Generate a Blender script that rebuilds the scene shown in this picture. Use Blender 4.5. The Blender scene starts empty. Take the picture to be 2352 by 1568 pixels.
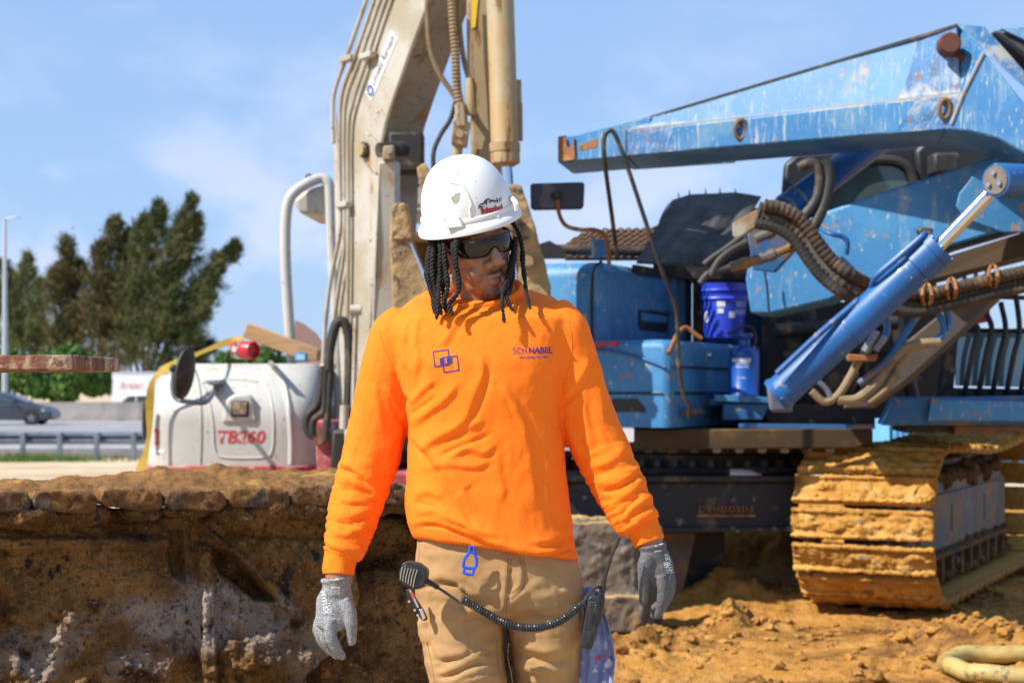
import bpy, bmesh, math, random
import numpy as np
from mathutils import Vector, Matrix
from mathutils.bvhtree import BVHTree

SC = bpy.context.scene
COL = SC.collection
R = math.radians
random.seed(7)
RNG = np.random.default_rng(11)

# ------------------------------------------------------------------ camera
CAM_H, FPX, CX, HY = 1.35, 3920.0, 1176.0, 900.0      # eye height, focal length in units of 1/2352 frame width, horizon
cam = bpy.data.cameras.new('camera')
cam_o = bpy.data.objects.new('camera', cam)
COL.objects.link(cam_o)
cam.lens = 60.0
cam.sensor_width = 36.0
cam.shift_y = (HY - 784.0) / 2352.0
cam.clip_start = 0.1
cam.clip_end = 5000.0
cam_o.location = (0, 0, CAM_H)
cam_o.rotation_euler = (R(90), 0, 0)
cam.dof.use_dof = True
cam.dof.focus_distance = 3.85
cam.dof.aperture_fstop = 6.3
SC.camera = cam_o

# ------------------------------------------------------------------ sky and sun
SUN_DIR = Vector((-0.77, -0.37, 0.88)).normalized()      # towards the sun: high, from the left, behind the camera
world = bpy.data.worlds.new('World')
SC.world = world
world.use_nodes = True
wn, wl = world.node_tree.nodes, world.node_tree.links
wn.clear()
w_out = wn.new('ShaderNodeOutputWorld')
w_bg = wn.new('ShaderNodeBackground')
sky = wn.new('ShaderNodeTexSky')
sky.sky_type = 'NISHITA'
sky.sun_disc = False
sky.sun_elevation = math.asin(SUN_DIR.z)
sky.sun_rotation = math.atan2(SUN_DIR.x, SUN_DIR.y)
sky.air_density = 1.0
sky.dust_density = 0.6
sky.ozone_density = 2.5
w_bg.inputs['Strength'].default_value = 0.092
# thin summer clouds, the same soft noise over the whole sky
w_tc = wn.new('ShaderNodeTexCoord')
w_map = wn.new('ShaderNodeMapping')
w_map.inputs['Scale'].default_value = (1.0, 1.0, 2.4)
w_map.inputs['Location'].default_value = (0.36, 0.0, 0.12)
w_no = wn.new('ShaderNodeTexNoise')
w_no.inputs['Scale'].default_value = 4.2
w_no.inputs['Detail'].default_value = 7.0
w_no.inputs['Roughness'].default_value = 0.55
w_ramp = wn.new('ShaderNodeValToRGB')
w_ramp.color_ramp.elements[0].position = 0.57
w_ramp.color_ramp.elements[0].color = (0, 0, 0, 1)
w_ramp.color_ramp.elements[1].position = 0.86
w_ramp.color_ramp.elements[1].color = (0.8, 0.8, 0.8, 1)
w_mix = wn.new('ShaderNodeMix')
w_mix.data_type = 'RGBA'
w_mix.inputs[7].default_value = (5.4, 6.0, 8.0, 1)
w_hsv = wn.new('ShaderNodeMix')
w_hsv.data_type = 'RGBA'
w_hsv.inputs[0].default_value = 0.65
w_hsv.inputs[7].default_value = (2.9, 4.6, 7.8, 1)       # milky summer air
wl.new(w_tc.outputs['Generated'], w_map.inputs['Vector'])
wl.new(w_map.outputs['Vector'], w_no.inputs['Vector'])
wl.new(w_no.outputs['Fac'], w_ramp.inputs['Fac'])
wl.new(sky.outputs['Color'], w_hsv.inputs[6])
wl.new(w_hsv.outputs[2], w_mix.inputs[6])
# low puffs of cumulus all round the horizon
w_no2 = wn.new('ShaderNodeTexNoise')
w_no2.inputs['Scale'].default_value = 9.0
w_no2.inputs['Detail'].default_value = 8.0
w_no2.inputs['Roughness'].default_value = 0.5
w_map2 = wn.new('ShaderNodeMapping')
w_map2.inputs['Location'].default_value = (0.21, 0.4, 0.02)
w_map2.inputs['Scale'].default_value = (1.0, 1.0, 1.5)
w_sep = wn.new('ShaderNodeSeparateXYZ')
w_low = wn.new('ShaderNodeMapRange')
w_low.interpolation_type = 'SMOOTHSTEP'
w_low.inputs['From Min'].default_value = 0.24
w_low.inputs['From Max'].default_value = 0.08
w_puff = wn.new('ShaderNodeMapRange')
w_puff.interpolation_type = 'SMOOTHSTEP'
w_puff.inputs['From Min'].default_value = 0.50
w_puff.inputs['From Max'].default_value = 0.70
w_mul = wn.new('ShaderNodeMath')
w_mul.operation = 'MULTIPLY'
w_mul2 = wn.new('ShaderNodeMath')
w_mul2.operation = 'MULTIPLY_ADD'
w_mul2.inputs[1].default_value = 0.85
wl.new(w_tc.outputs['Generated'], w_map2.inputs['Vector'])
wl.new(w_map2.outputs['Vector'], w_no2.inputs['Vector'])
wl.new(w_tc.outputs['Generated'], w_sep.inputs[0])
wl.new(w_sep.outputs['Z'], w_low.inputs['Value'])
wl.new(w_no2.outputs['Fac'], w_puff.inputs['Value'])
wl.new(w_low.outputs['Result'], w_mul.inputs[0])
wl.new(w_puff.outputs['Result'], w_mul.inputs[1])
wl.new(w_mul.outputs[0], w_mul2.inputs[0])
wl.new(w_ramp.outputs['Color'], w_mul2.inputs[2])
w_mul2.use_clamp = True
wl.new(w_mul2.outputs[0], w_mix.inputs[0])
wl.new(w_mix.outputs[2], w_bg.inputs['Color'])
wl.new(w_bg.outputs['Background'], w_out.inputs['Surface'])

sun = bpy.data.lights.new('sun', 'SUN')
sun.energy = 5.0
sun.angle = R(0.53)
sun.color = (1.0, 0.955, 0.88)
sun_o = bpy.data.objects.new('sun', sun)
COL.objects.link(sun_o)
sun_o.rotation_euler = SUN_DIR.to_track_quat('Z', 'Y').to_euler()
sun_o.location = (-6, -6, 12)

vs = SC.view_settings
vs.view_transform = 'Standard'
vs.look = 'None'
vs.exposure = 0.58
vs.gamma = 1.0
vs.use_curve_mapping = False
SC.cycles.max_bounces = 8
SC.cycles.diffuse_bounces = 4
SC.cycles.transparent_max_bounces = 12
SC.cycles.use_denoising = True
SC.cycles.caustics_reflective = False
SC.cycles.caustics_refractive = False


# ------------------------------------------------------------------ helpers
def P(x, y, d):
    """point at depth d that stands at picture position x, y (2352 x 1568 units)"""
    return Vector(((x - CX) / FPX * d, d, CAM_H + (HY - y) / FPX * d))


_perm = RNG.permutation(256)
_perm = np.concatenate([_perm, _perm, _perm])
_g = RNG.normal(size=(256, 3))
_g /= np.linalg.norm(_g, axis=1)[:, None]


def perlin(p):
    p = np.asarray(p, float)
    pi = np.floor(p).astype(int)
    pf = p - pi
    u = pf * pf * pf * (pf * (pf * 6 - 15) + 10)
    pi &= 255
    out = 0
    for dx in (0, 1):
        for dy in (0, 1):
            for dz in (0, 1):
                h = _perm[_perm[_perm[(pi[:, 0] + dx) & 255] + ((pi[:, 1] + dy) & 255)] + ((pi[:, 2] + dz) & 255)]
                gd = (_g[h] * (pf - (dx, dy, dz))).sum(1)
                w = (u[:, 0] if dx else 1 - u[:, 0]) * (u[:, 1] if dy else 1 - u[:, 1]) * (u[:, 2] if dz else 1 - u[:, 2])
                out = out + w * gd
    return out


def fbm(p, octv=4, gain=0.5, lac=2.03, ridged=False):
    p = np.asarray(p, float)
    s, a, out = 1.0, 1.0, 0
    for i in range(octv):
        n = perlin(p * s + i * 17.3)
        if ridged:
            n = 0.5 - np.abs(n) * 1.6
        out = out + a * n
        s *= lac
        a *= gain
    return out


class G:
    """collects verts and faces in world space"""
    def __init__(s):
        s.v, s.f, s.n = [], [], 0

    def add(s, v, f):
        v = np.asarray([tuple(q) for q in v], float)
        s.v.append(v)
        s.f += [tuple(i + s.n for i in q) for q in f]
        s.n += len(v)
        return s

    def verts(s):
        return np.concatenate(s.v) if s.v else np.zeros((0, 3))

    def hexa(s, c):
        """c: 8 corners, bottom loop 0-3 then top loop 4-7"""
        return s.add(c, [(0, 3, 2, 1), (4, 5, 6, 7), (0, 1, 5, 4), (1, 2, 6, 5), (2, 3, 7, 6), (3, 0, 4, 7)])

    def box(s, a, b):
        x0, y0, z0 = a
        x1, y1, z1 = b
        return s.hexa([(x0, y0, z0), (x1, y0, z0), (x1, y1, z0), (x0, y1, z0), (x0, y0, z1), (x1, y0, z1), (x1, y1, z1), (x0, y1, z1)])

    def prism(s, poly, ext):
        poly = [Vector(p) for p in poly]
        ext = Vector(ext)
        n = len(poly)
        v = poly + [p + ext for p in poly]
        nrm = Vector((0, 0, 0))
        for i in range(n):
            nrm += (poly[i] - poly[0]).cross(poly[(i + 1) % n] - poly[0])
        flip = nrm.dot(ext) > 0
        f = [tuple(range(n)), tuple(range(2 * n - 1, n - 1, -1))]
        f += [(i, i + n, (i + 1) % n + n, (i + 1) % n) for i in range(n)]
        if flip:
            f = [tuple(reversed(q)) for q in f]
        return s.add(v, f)

    def loft(s, rings, caps=True):
        m = len(rings[0])
        v = [p for r in rings for p in r]
        f = []
        for i in range(len(rings) - 1):
            for j in range(m):
                a, b = i * m + j, i * m + (j + 1) % m
                f.append((a, b, b + m, a + m))
        if caps:
            f.append(tuple(range(m - 1, -1, -1)))
            k = (len(rings) - 1) * m
            f.append(tuple(range(k, k + m)))
        return s.add(v, f)

    def tube(s, pts, rad, seg=10, smooth=0, closed=False, caps=True):
        pts = [Vector(p) for p in pts]
        rad = list(rad) if hasattr(rad, '__len__') else [rad] * len(pts)
        if any(hasattr(q, '__len__') for q in rad):
            rad = [q if hasattr(q, '__len__') else (q, q) for q in rad]
        if smooth:
            pts, rad = catmull(pts, rad, smooth, closed)
        n = len(pts)
        tang = []
        for i in range(n):
            if closed:
                t = pts[(i + 1) % n] - pts[i - 1]
            else:
                t = pts[min(i + 1, n - 1)] - pts[max(i - 1, 0)]
            tang.append(t.normalized() if t.length > 1e-9 else Vector((0, 0, 1)))
        ref = Vector((0, 0, 1)) if abs(tang[0].z) < 0.9 else Vector((1, 0, 0))
        nx = tang[0].cross(ref).normalized()
        rings = []
        for i in range(n):
            t = tang[i]
            nx = (nx - t * nx.dot(t)).normalized()
            ny = t.cross(nx)
            r = rad[i]
            rx, ry = (r if hasattr(r, '__len__') else (r, r))
            rings.append([pts[i] + nx * (math.cos(2 * math.pi * k / seg) * rx) + ny * (math.sin(2 * math.pi * k / seg) * ry) for k in range(seg)])
        if closed:
            rings.append(rings[0])
            caps = False
        return s.loft(rings, caps)

    def cyl(s, a, b, r0, r1=None, seg=24):
        return s.tube([a, b], [r0, r0 if r1 is None else r1], seg)

    def lathe(s, prof, o, axis, seg=28, ref=None):
        """prof: (r, h) list along axis from o"""
        axis = Vector(axis).normalized()
        o = Vector(o)
        ref = Vector(ref) if ref else (Vector((0, 0, 1)) if abs(axis.z) < 0.9 else Vector((1, 0, 0)))
        nx = (ref - axis * ref.dot(axis)).normalized()
        ny = axis.cross(nx)
        rings = [[o + axis * h + nx * (math.cos(2 * math.pi * k / seg) * max(r, 1e-4)) + ny * (math.sin(2 * math.pi * k / seg) * max(r, 1e-4)) for k in range(seg)] for r, h in prof]
        return s.loft(rings, True)

    def ellipsoid(s, c, ax, seg=20, rings=12):
        """ax: three Vectors, the semi axes"""
        c = Vector(c)
        a, b, w = [Vector(q) for q in ax]
        rr = []
        for i in range(1, rings):
            t = math.pi * i / rings
            rr.append([c - w * math.cos(t) + (a * math.cos(2 * math.pi * k / seg) + b * math.sin(2 * math.pi * k / seg)) * math.sin(t) for k in range(seg)])
        return s.loft(rr, True)


def catmull(pts, rad, k, closed=False):
    n = len(pts)
    op, orr = [], []
    segs = n if closed else n - 1
    for i in range(segs):
        if closed:
            p0, p1, p2, p3 = pts[i - 1], pts[i], pts[(i + 1) % n], pts[(i + 2) % n]
            r1, r2 = rad[i], rad[(i + 1) % n]
        else:
            p1, p2 = pts[i], pts[i + 1]
            p0 = pts[i - 1] if i else p1 * 2 - p2
            p3 = pts[i + 2] if i + 2 < n else p2 * 2 - p1
            r1, r2 = rad[i], rad[i + 1]
        for j in range(k):
            t = j / k
            op.append(0.5 * (p1 * 2 + (p2 - p0) * t + (p0 * 2 - p1 * 5 + p2 * 4 - p3) * t * t + (p1 * 3 - p0 - p2 * 3 + p3) * t ** 3))
            if hasattr(r1, '__len__'):
                orr.append((r1[0] + (r2[0] - r1[0]) * t, r1[1] + (r2[1] - r1[1]) * t))
            else:
                orr.append(r1 + (r2 - r1) * t)
    if not closed:
        op.append(pts[-1])
        orr.append(rad[-1])
    return op, orr


ORG = {}          # object name -> world origin of its thing


def tag(o, label=None, cat=None, group=None, kind=None):
    if label: o['label'] = label
    if cat: o['category'] = cat
    if group: o['group'] = group
    if kind: o['kind'] = kind
    return o


def thing(name, loc, label, cat, group=None):
    o = bpy.data.objects.new(name, None)
    o.empty_display_size = 0.1
    COL.objects.link(o)
    o.location = loc
    ORG[o.name] = Vector(loc)
    return tag(o, label, cat, group)


def mesh_of(name, v, f):
    me = bpy.data.meshes.new(name)
    me.from_pydata(np.asarray(v).tolist(), [], f)
    me.update()
    return me


def mk(name, g, mat, parent=None, angle=35, bevel=0.0, seg=2, fixn=False):
    """one mesh object from a G (or (verts, faces)); world coordinates"""
    v, f = (g.verts(), g.f) if isinstance(g, G) else g
    v = np.asarray(v, float)
    if parent is not None:
        org = ORG[parent.name]
    else:
        lo, hi = v.min(0), v.max(0)
        org = Vector(((lo[0] + hi[0]) / 2, (lo[1] + hi[1]) / 2, lo[2]))
    me = mesh_of(name, v - np.array(org), f)
    if fixn:
        bm = bmesh.new()
        bm.from_mesh(me)
        bmesh.ops.recalc_face_normals(bm, faces=bm.faces)
        bm.to_mesh(me)
        bm.free()
    o = bpy.data.objects.new(name, me)
    COL.objects.link(o)
    if parent is not None:
        o.parent = parent
    else:
        o.location = org
    ORG[o.name] = org
    if mat is not None:
        me.materials.append(mat)
    if angle:
        me.shade_smooth()
        me.set_sharp_from_angle(angle=R(angle))
    if bevel:
        m = o.modifiers.new('bevel', 'BEVEL')
        m.width = bevel
        m.segments = seg
        m.limit_method = 'ANGLE'
        m.angle_limit = R(40)
    return o


def instance(src, parent, M):
    """another piece with the same mesh data, moved by M (in the thing's frame)"""
    o = bpy.data.objects.new(src.name.split('.')[0], src.data)
    COL.objects.link(o)
    o.parent = parent
    o.matrix_local = M
    ORG[o.name] = ORG[parent.name]
    return o


def remesh(g, voxel, it=4, fac=0.5):
    me = mesh_of('tmp', g.verts(), g.f)
    o = bpy.data.objects.new('tmp', me)
    COL.objects.link(o)
    m = o.modifiers.new('r', 'REMESH')
    m.mode = 'VOXEL'
    m.voxel_size = voxel
    if it:
        s = o.modifiers.new('s', 'SMOOTH')
        s.factor = fac
        s.iterations = it
    dg = bpy.context.evaluated_depsgraph_get()
    ev = o.evaluated_get(dg)
    em = ev.to_mesh()
    n = len(em.vertices)
    v = np.empty(n * 3)
    em.vertices.foreach_get('co', v)
    nn = np.empty(n * 3)
    em.vertices.foreach_get('normal', nn)
    f = [tuple(p.vertices) for p in em.polygons]
    ev.to_mesh_clear()
    bpy.data.objects.remove(o)
    bpy.data.meshes.remove(me)
    return v.reshape(-1, 3), nn.reshape(-1, 3), f


def vnormals(v, f):
    me = mesh_of('tmpn', v, f)
    n = np.empty(len(v) * 3)
    me.vertices.foreach_get('normal', n)
    bpy.data.meshes.remove(me)
    return n.reshape(-1, 3)


def grid(nu, nv, fn):
    """fn(U, V) -> (n,3) array, U,V in 0..1"""
    u, w = np.meshgrid(np.linspace(0, 1, nu), np.linspace(0, 1, nv))
    v = fn(u.ravel(), w.ravel())
    f = [(j * nu + i, j * nu + i + 1, (j + 1) * nu + i + 1, (j + 1) * nu + i) for j in range(nv - 1) for i in range(nu - 1)]
    return v, f


def text2d(s, size=1.0, bold=0.0, shear=0.0, align='CENTER', spacing=1.0, res=3):
    cu = bpy.data.curves.new('txt', 'FONT')
    cu.body = s
    cu.size = size
    cu.offset = bold
    cu.shear = shear
    cu.align_x = align
    cu.align_y = 'CENTER'
    cu.space_character = spacing
    cu.resolution_u = res
    cu.fill_mode = 'FRONT'
    o = bpy.data.objects.new('txt', cu)
    COL.objects.link(o)
    dg = bpy.context.evaluated_depsgraph_get()
    me = bpy.data.meshes.new_from_object(o.evaluated_get(dg))
    v = np.array([tuple(q.co) for q in me.vertices]) if len(me.vertices) else np.zeros((0, 3))
    f = [tuple(p.vertices) for p in me.polygons]
    bpy.data.objects.remove(o)
    bpy.data.curves.remove(cu)
    bpy.data.meshes.remove(me)
    return v, f


def split2d(v, f, maxlen):
    """subdivide long edges of a flat triangle mesh so that it can follow a curved surface"""
    bm = bmesh.new()
    bv = [bm.verts.new(q) for q in v]
    for q in f:
        try:
            bm.faces.new([bv[i] for i in q])
        except ValueError:
            pass
    bmesh.ops.triangulate(bm, faces=bm.faces)
    for _ in range(4):
        e = [q for q in bm.edges if q.calc_length() > maxlen]
        if not e:
            break
        bmesh.ops.subdivide_edges(bm, edges=e, cuts=1, use_grid_fill=False)
        bmesh.ops.triangulate(bm, faces=[q for q in bm.faces if len(q.verts) > 3])
    bm.verts.index_update()
    v = np.array([tuple(q.co) for q in bm.verts])
    f = [tuple(w.index for w in q.verts) for q in bm.faces]
    bm.free()
    return v, f


def decal(name, v2, f2, o, ex, ey, mat, parent, bvh=None, dirn=None, off=0.0015, maxlen=None):
    """flat print: v2 laid on the plane o + x ex + y ey, pressed along dirn on the surface bvh"""
    o, ex, ey = Vector(o), Vector(ex), Vector(ey)
    if maxlen:
        v2, f2 = split2d(v2, f2, maxlen)
    out, miss = [], set()
    dirn = Vector(dirn).normalized() if dirn else None
    for i, q in enumerate(v2):
        w = o + ex * float(q[0]) + ey * float(q[1])
        if bvh is not None:
            hit = bvh.ray_cast(w - dirn * 0.4, dirn, 0.9)
            if hit[0] is not None:
                w = hit[0] - dirn * off
            else:
                miss.add(i)
        out.append(w)
    f2 = [q for q in f2 if not any(i in miss for i in q) and max((out[q[0]] - out[i]).length for i in q) < 0.25]
    return mk(name, (out, f2), mat, parent, angle=0)


def bvh_of(v, f):
    return BVHTree.FromPolygons([tuple(q) for q in v], f)


class Frame:
    def __init__(s, o, u, l, k=1.0):
        s.o, s.u, s.l, s.k = Vector(o), Vector(u).normalized(), Vector(l).normalized(), k
        s.z = Vector((0, 0, 1))

    def p(s, a, b, c):
        return s.o + (s.u * a + s.l * b) * s.k + s.z * (CAM_H + (c - CAM_H) * s.k if s.k != 1 else c)

    def box(s, g, a, b, c):
        q = s.p
        return g.hexa([q(a[0], b[0], c[0]), q(a[1], b[0], c[0]), q(a[1], b[1], c[0]), q(a[0], b[1], c[0]),
                       q(a[0], b[0], c[1]), q(a[1], b[0], c[1]), q(a[1], b[1], c[1]), q(a[0], b[1], c[1])])


# ------------------------------------------------------------------ materials
def mat(name, base, rough=0.6, metal=0.0, layers=(), bump=None, spec=0.5, coat=0.0, sheen=0.0, disp=None, trans=0.0, attr=None):
    """layers: (color, scale, lo, hi[, stretch, up, roughness, detail])"""
    m = bpy.data.materials.new(name)
    m.use_nodes = True
    n, l = m.node_tree.nodes, m.node_tree.links
    b = n['Principled BSDF']
    tc = n.new('ShaderNodeTexCoord')
    vec = tc.outputs['Object']
    rgb = n.new('ShaderNodeRGB')
    rgb.outputs[0].default_value = (*base, 1)
    cur = rgb.outputs[0]
    if attr:
        at = n.new('ShaderNodeVertexColor')
        at.layer_name = attr
        cur = at.outputs['Color']
    rcur = None
    for i, L in enumerate(layers):
        c, sc, lo, hi = L[:4]
        st = L[4] if len(L) > 4 and L[4] else (1, 1, 1)
        up = L[5] if len(L) > 5 else 0
        lr = L[6] if len(L) > 6 else None
        det = L[7] if len(L) > 7 else 6
        mp = n.new('ShaderNodeMapping')
        mp.inputs['Scale'].default_value = st
        mp.inputs['Location'].default_value = (i * 3.7, i * 1.3, i * 2.1)
        no = n.new('ShaderNodeTexNoise')
        no.inputs['Scale'].default_value = sc
        no.inputs['Detail'].default_value = det
        no.inputs['Roughness'].default_value = 0.62
        l.new(vec, mp.inputs['Vector'])
        l.new(mp.outputs['Vector'], no.inputs['Vector'])
        fac = no.outputs['Fac']
        if up:
            ge = n.new('ShaderNodeNewGeometry')
            sp = n.new('ShaderNodeSeparateXYZ')
            l.new(ge.outputs['Normal'], sp.inputs[0])
            ma = n.new('ShaderNodeMath')
            ma.operation = 'MULTIPLY_ADD'
            ma.inputs[1].default_value = up
            l.new(sp.outputs['Z'], ma.inputs[0])
            l.new(fac, ma.inputs[2])
            fac = ma.outputs[0]
        mr = n.new('ShaderNodeMapRange')
        mr.interpolation_type = 'SMOOTHSTEP'
        mr.inputs['From Min'].default_value = lo
        mr.inputs['From Max'].default_value = hi
        l.new(fac, mr.inputs['Value'])
        mx = n.new('ShaderNodeMix')
        mx.data_type = 'RGBA'
        l.new(mr.outputs['Result'], mx.inputs[0])
        l.new(cur, mx.inputs[6])
        mx.inputs[7].default_value = (*c, 1)
        cur = mx.outputs[2]
        if lr is not None:
            mf = n.new('ShaderNodeMix')
            mf.data_type = 'FLOAT'
            l.new(mr.outputs['Result'], mf.inputs[0])
            if rcur is None:
                mf.inputs[2].default_value = rough
            else:
                l.new(rcur, mf.inputs[2])
            mf.inputs[3].default_value = lr
            rcur = mf.outputs[0]
    l.new(cur, b.inputs['Base Color'])
    b.inputs['Roughness'].default_value = rough
    if rcur is not None:
        l.new(rcur, b.inputs['Roughness'])
    b.inputs['Metallic'].default_value = metal
    b.inputs['Specular IOR Level'].default_value = spec
    b.inputs['Coat Weight'].default_value = coat
    b.inputs['Sheen Weight'].default_value = sheen
    b.inputs['Transmission Weight'].default_value = trans
    if bump:
        prev = None
        for (sc, stg, dist) in bump:
            no = n.new('ShaderNodeTexNoise')
            no.inputs['Scale'].default_value = sc
            no.inputs['Detail'].default_value = 6
            l.new(vec, no.inputs['Vector'])
            bp = n.new('ShaderNodeBump')
            bp.inputs['Strength'].default_value = stg
            bp.inputs['Distance'].default_value = dist
            l.new(no.outputs['Fac'], bp.inputs['Height'])
            if prev:
                l.new(prev, bp.inputs['Normal'])
            prev = bp.outputs['Normal']
        l.new(prev, b.inputs['Normal'])
    return m


SAND = (0.37, 0.172, 0.036)
SAND_L = (0.47, 0.255, 0.068)
SAND_D = (0.13, 0.055, 0.016)
MUD = (0.115, 0.052, 0.016)
BLACK = (0.012, 0.012, 0.014)
# ================================================================== ground and road
M_ground = mat('sand_ground', SAND, 0.95, layers=[
    (SAND_L, 1.1, 0.45, 0.70), (SAND_D, 0.8, 0.46, 0.58, (0.35, 1.8, 1)), ((0.42, 0.20, 0.05), 7, 0.45, 0.7),
    ((0.50, 0.35, 0.19), 26, 0.62, 0.74), ((0.10, 0.055, 0.025), 15, 0.63, 0.75)],
    bump=[(14, 0.8, 0.04), (70, 0.8, 0.012)], spec=0.15)
M_far_ground = mat('pale_sand_ground', (0.50, 0.40, 0.27), 0.95, layers=[((0.40, 0.29, 0.17), 0.25, 0.4, 0.65), ((0.58, 0.48, 0.35), 1.3, 0.5, 0.75)], spec=0.1)
M_asphalt = mat('old_asphalt', (0.27, 0.26, 0.27), 0.9, layers=[((0.20, 0.195, 0.20), 0.4, 0.4, 0.7), ((0.33, 0.32, 0.33), 6, 0.5, 0.8)], bump=[(60, 0.3, 0.01)], spec=0.2)
M_line = mat('white_road_paint', (0.72, 0.72, 0.70), 0.8)
M_concrete = mat('grey_concrete', (0.30, 0.27, 0.25), 0.9, layers=[((0.22, 0.20, 0.19), 0.7, 0.45, 0.7, (1, 1, 0.2)), ((0.36, 0.33, 0.30), 4, 0.5, 0.8)], spec=0.2)


def ground_h(x, y):
    """terrain: level site, dropping a little to the road at the left"""
    t = np.clip((y - 22) / 18.0, 0, 1)
    t = t * t * (3 - 2 * t)
    return -0.27 * t


g = G()
# one far sheet reaching the horizon
xs = np.array([-3000, -800, -300, -150, -80, -40, -20, -8, 0, 8, 20, 40, 80, 150, 300, 800, 3000.])
ys = np.array([-200, -40, 0, 10, 22, 26, 30, 34, 38, 42, 60, 80, 110, 160, 300, 800, 3500.])
X, Y = np.meshgrid(xs, ys)
Z = ground_h(X, Y) - 0.06
Z = np.where(Y > 95, Z - 0.6 * np.clip((Y - 95) / 20, 0, 1), Z)
fv = np.stack([X.ravel(), Y.ravel(), Z.ravel()], 1)
ff = [(j * 17 + i, j * 17 + i + 1, (j + 1) * 17 + i + 1, (j + 1) * 17 + i) for j in range(16) for i in range(16)]
tag(mk('ground', (fv, ff), M_far_ground), kind='structure')


# the churned sand of the site
def site(u, w):
    x = -2.6 + u * 11.2
    y = 5.2 + (w ** 1.3) * 17.0
    p = np.stack([x, y, x * 0], 1)
    big = fbm(p * 0.45, 3) * 0.10
    lump = np.clip(fbm(p * 2.6 + 9, 5, 0.6), 0, 1) ** 1.2 * 0.17
    fine = fbm(p * 8.0 + 31, 4, 0.7) * 0.040 * (0.4 + 1.2 * np.clip(fbm(p * 0.9 + 12, 2) + 0.3, 0, 1))
    rut = np.abs(fbm(p * np.array([0.25, 3.2, 1]) + 3, 2)) * 0.05
    z = big * 0.4 + lump * (0.28 + 0.75 * np.clip(fbm(p * 0.6 + 70, 2) + 0.25, 0, 1)) + fine - rut
    # heaps of soil pushed up by the tracks
    for hx, hy, hr, hh in HEAPS:
        dd = ((x - hx) / hr) ** 2 + ((y - hy) / (hr * 0.75)) ** 2
        z += np.exp(-dd * 1.3) * hh * (0.8 + 0.75 * fbm(p * 4.2 + 5, 4, 0.5))
    # prints left by the crawler shoes
    du, dl = (x - 2.485) * 0.44 + (y - 10.08) * 0.9, (x - 2.485) * 0.9 - (y - 10.08) * 0.44
    band = np.clip((0.45 - np.abs(dl + 0.43)) / 0.06, 0, 1) * np.clip((0.3 - du) / 0.3, 0, 1) * np.clip((du + 2.6) / 0.5, 0, 1)
    z = z * (1 - 0.55 * band) + band * 0.020 * (np.abs(((du / 0.2) % 1) - 0.5) * 4 - 1) * np.clip(0.6 + 1.6 * fbm(p * 1.7 + 55, 2), 0, 1)
    e = np.minimum(np.minimum(u, 1 - u), np.minimum(w * 2, 1 - w)) / 0.04
    e = np.clip(e, 0, 1)
    # level under the crawler tracks
    return np.stack([x, y, ground_h(x, y) + (z - 0.02) * e - 0.05 * (1 - e)], 1)


HEAPS = [(2.35, 9.1, 0.50, 0.16), (1.35, 9.7, 0.35, 0.20), (1.45, 11.1, 0.42, 0.24), (1.9, 13.2, 0.75, 0.42), (2.9, 14.6, 0.9, 0.42),
         (0.75, 9.2, 0.4, 0.10), (3.3, 8.6, 0.4, 0.06), (1.75, 15.6, 1.0, 0.5), (2.7, 8.9, 0.3, 0.08)]
sv, sf = grid(720, 620, site)
tag(mk('sand', (sv, sf), M_ground, angle=0), kind='structure')
bpy.data.objects['sand'].data.shade_smooth()
SITE_BVH = bvh_of(sv[::1], sf)


def ground_z(x, y):
    h = SITE_BVH.ray_cast(Vector((x, y, 3)), Vector((0, 0, -1)))
    return h[0].z if h[0] is not None else 0.0


# loose clods: individually shaped lumps, scattered (uncountable)
g = G()
_ico = bmesh.new()
bmesh.ops.create_icosphere(_ico, subdivisions=2, radius=1)
IV = np.array([tuple(q.co) for q in _ico.verts])
IF = [tuple(w.index for w in q.verts) for q in _ico.faces]
_ico.free()
for i in range(1900):
    y = 7.0 + random.random() ** 1.5 * 9
    x = random.uniform(0.2, 0.5) * y * random.choice([1, 1, 1, 0.5]) + random.uniform(-0.6, 0.3)
    if random.random() < 0.5:
        hx, hy, hr, hh = random.choice(HEAPS)
        x, y = random.gauss(hx, hr * 0.7), random.gauss(hy, hr * 0.6)
    r = 0.006 + 0.034 * random.random() ** 4
    n = 1 + 0.9 * fbm(IV * 1.9 + random.random() * 90, 2, 0.6)
    v = IV * n[:, None] * np.array([r, r, r * random.uniform(0.6, 0.9)]) + np.array([x, y, ground_z(x, y) + r * 0.3])
    g.add(v, IF)
tag(mk('soil_clods', g, M_ground), label='loose clods of orange sand scattered over the churned ground', cat='soil', kind='stuff')

# road, verge lines, barrier
YR0, YR1 = 43.5, 86.0
g = G().box((-140, YR0, -0.30), (60, YR1, -0.10))
tag(mk('road', g, M_asphalt), kind='structure')
for yy in (45.0, 58.0, 71.0, 84.5):
    g = G()
    if yy in (58.0, 71.0):
        for k in range(16):
            g.box((-100 + k * 9, yy, -0.10), (-97 + k * 9, yy + 0.15, -0.096))
    else:
        g.box((-140, yy, -0.10), (60, yy + 0.2, -0.096))
    tag(mk('road_marking', g, M_line, angle=0), kind='structure')
for k in range(14):      # median barrier in precast lengths
    x0 = -86 + k * 6.1
    prof = [(-0.3, -0.1), (0.3, -0.1), (0.28, 0.1), (0.13, 0.32), (0.09, 0.84), (-0.09, 0.84), (-0.13, 0.32), (-0.28, 0.1)]
    if k not in (8, 9, 10, 11):
        continue
    b = mk('concrete_barrier', G().prism([(x0, 87 + a, c) for a, c in prof], (6.06, 0, 0)), M_concrete, fixn=True)
    where = {8: 'section cut by the left picture edge', 9: 'section behind the grey car', 10: 'section just right of the grey car', 11: 'section nearest the white hood'}[k]
    tag(b, 'weathered grey concrete road barrier, ' + where, 'barrier', 'precast barriers along the highway')

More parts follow.
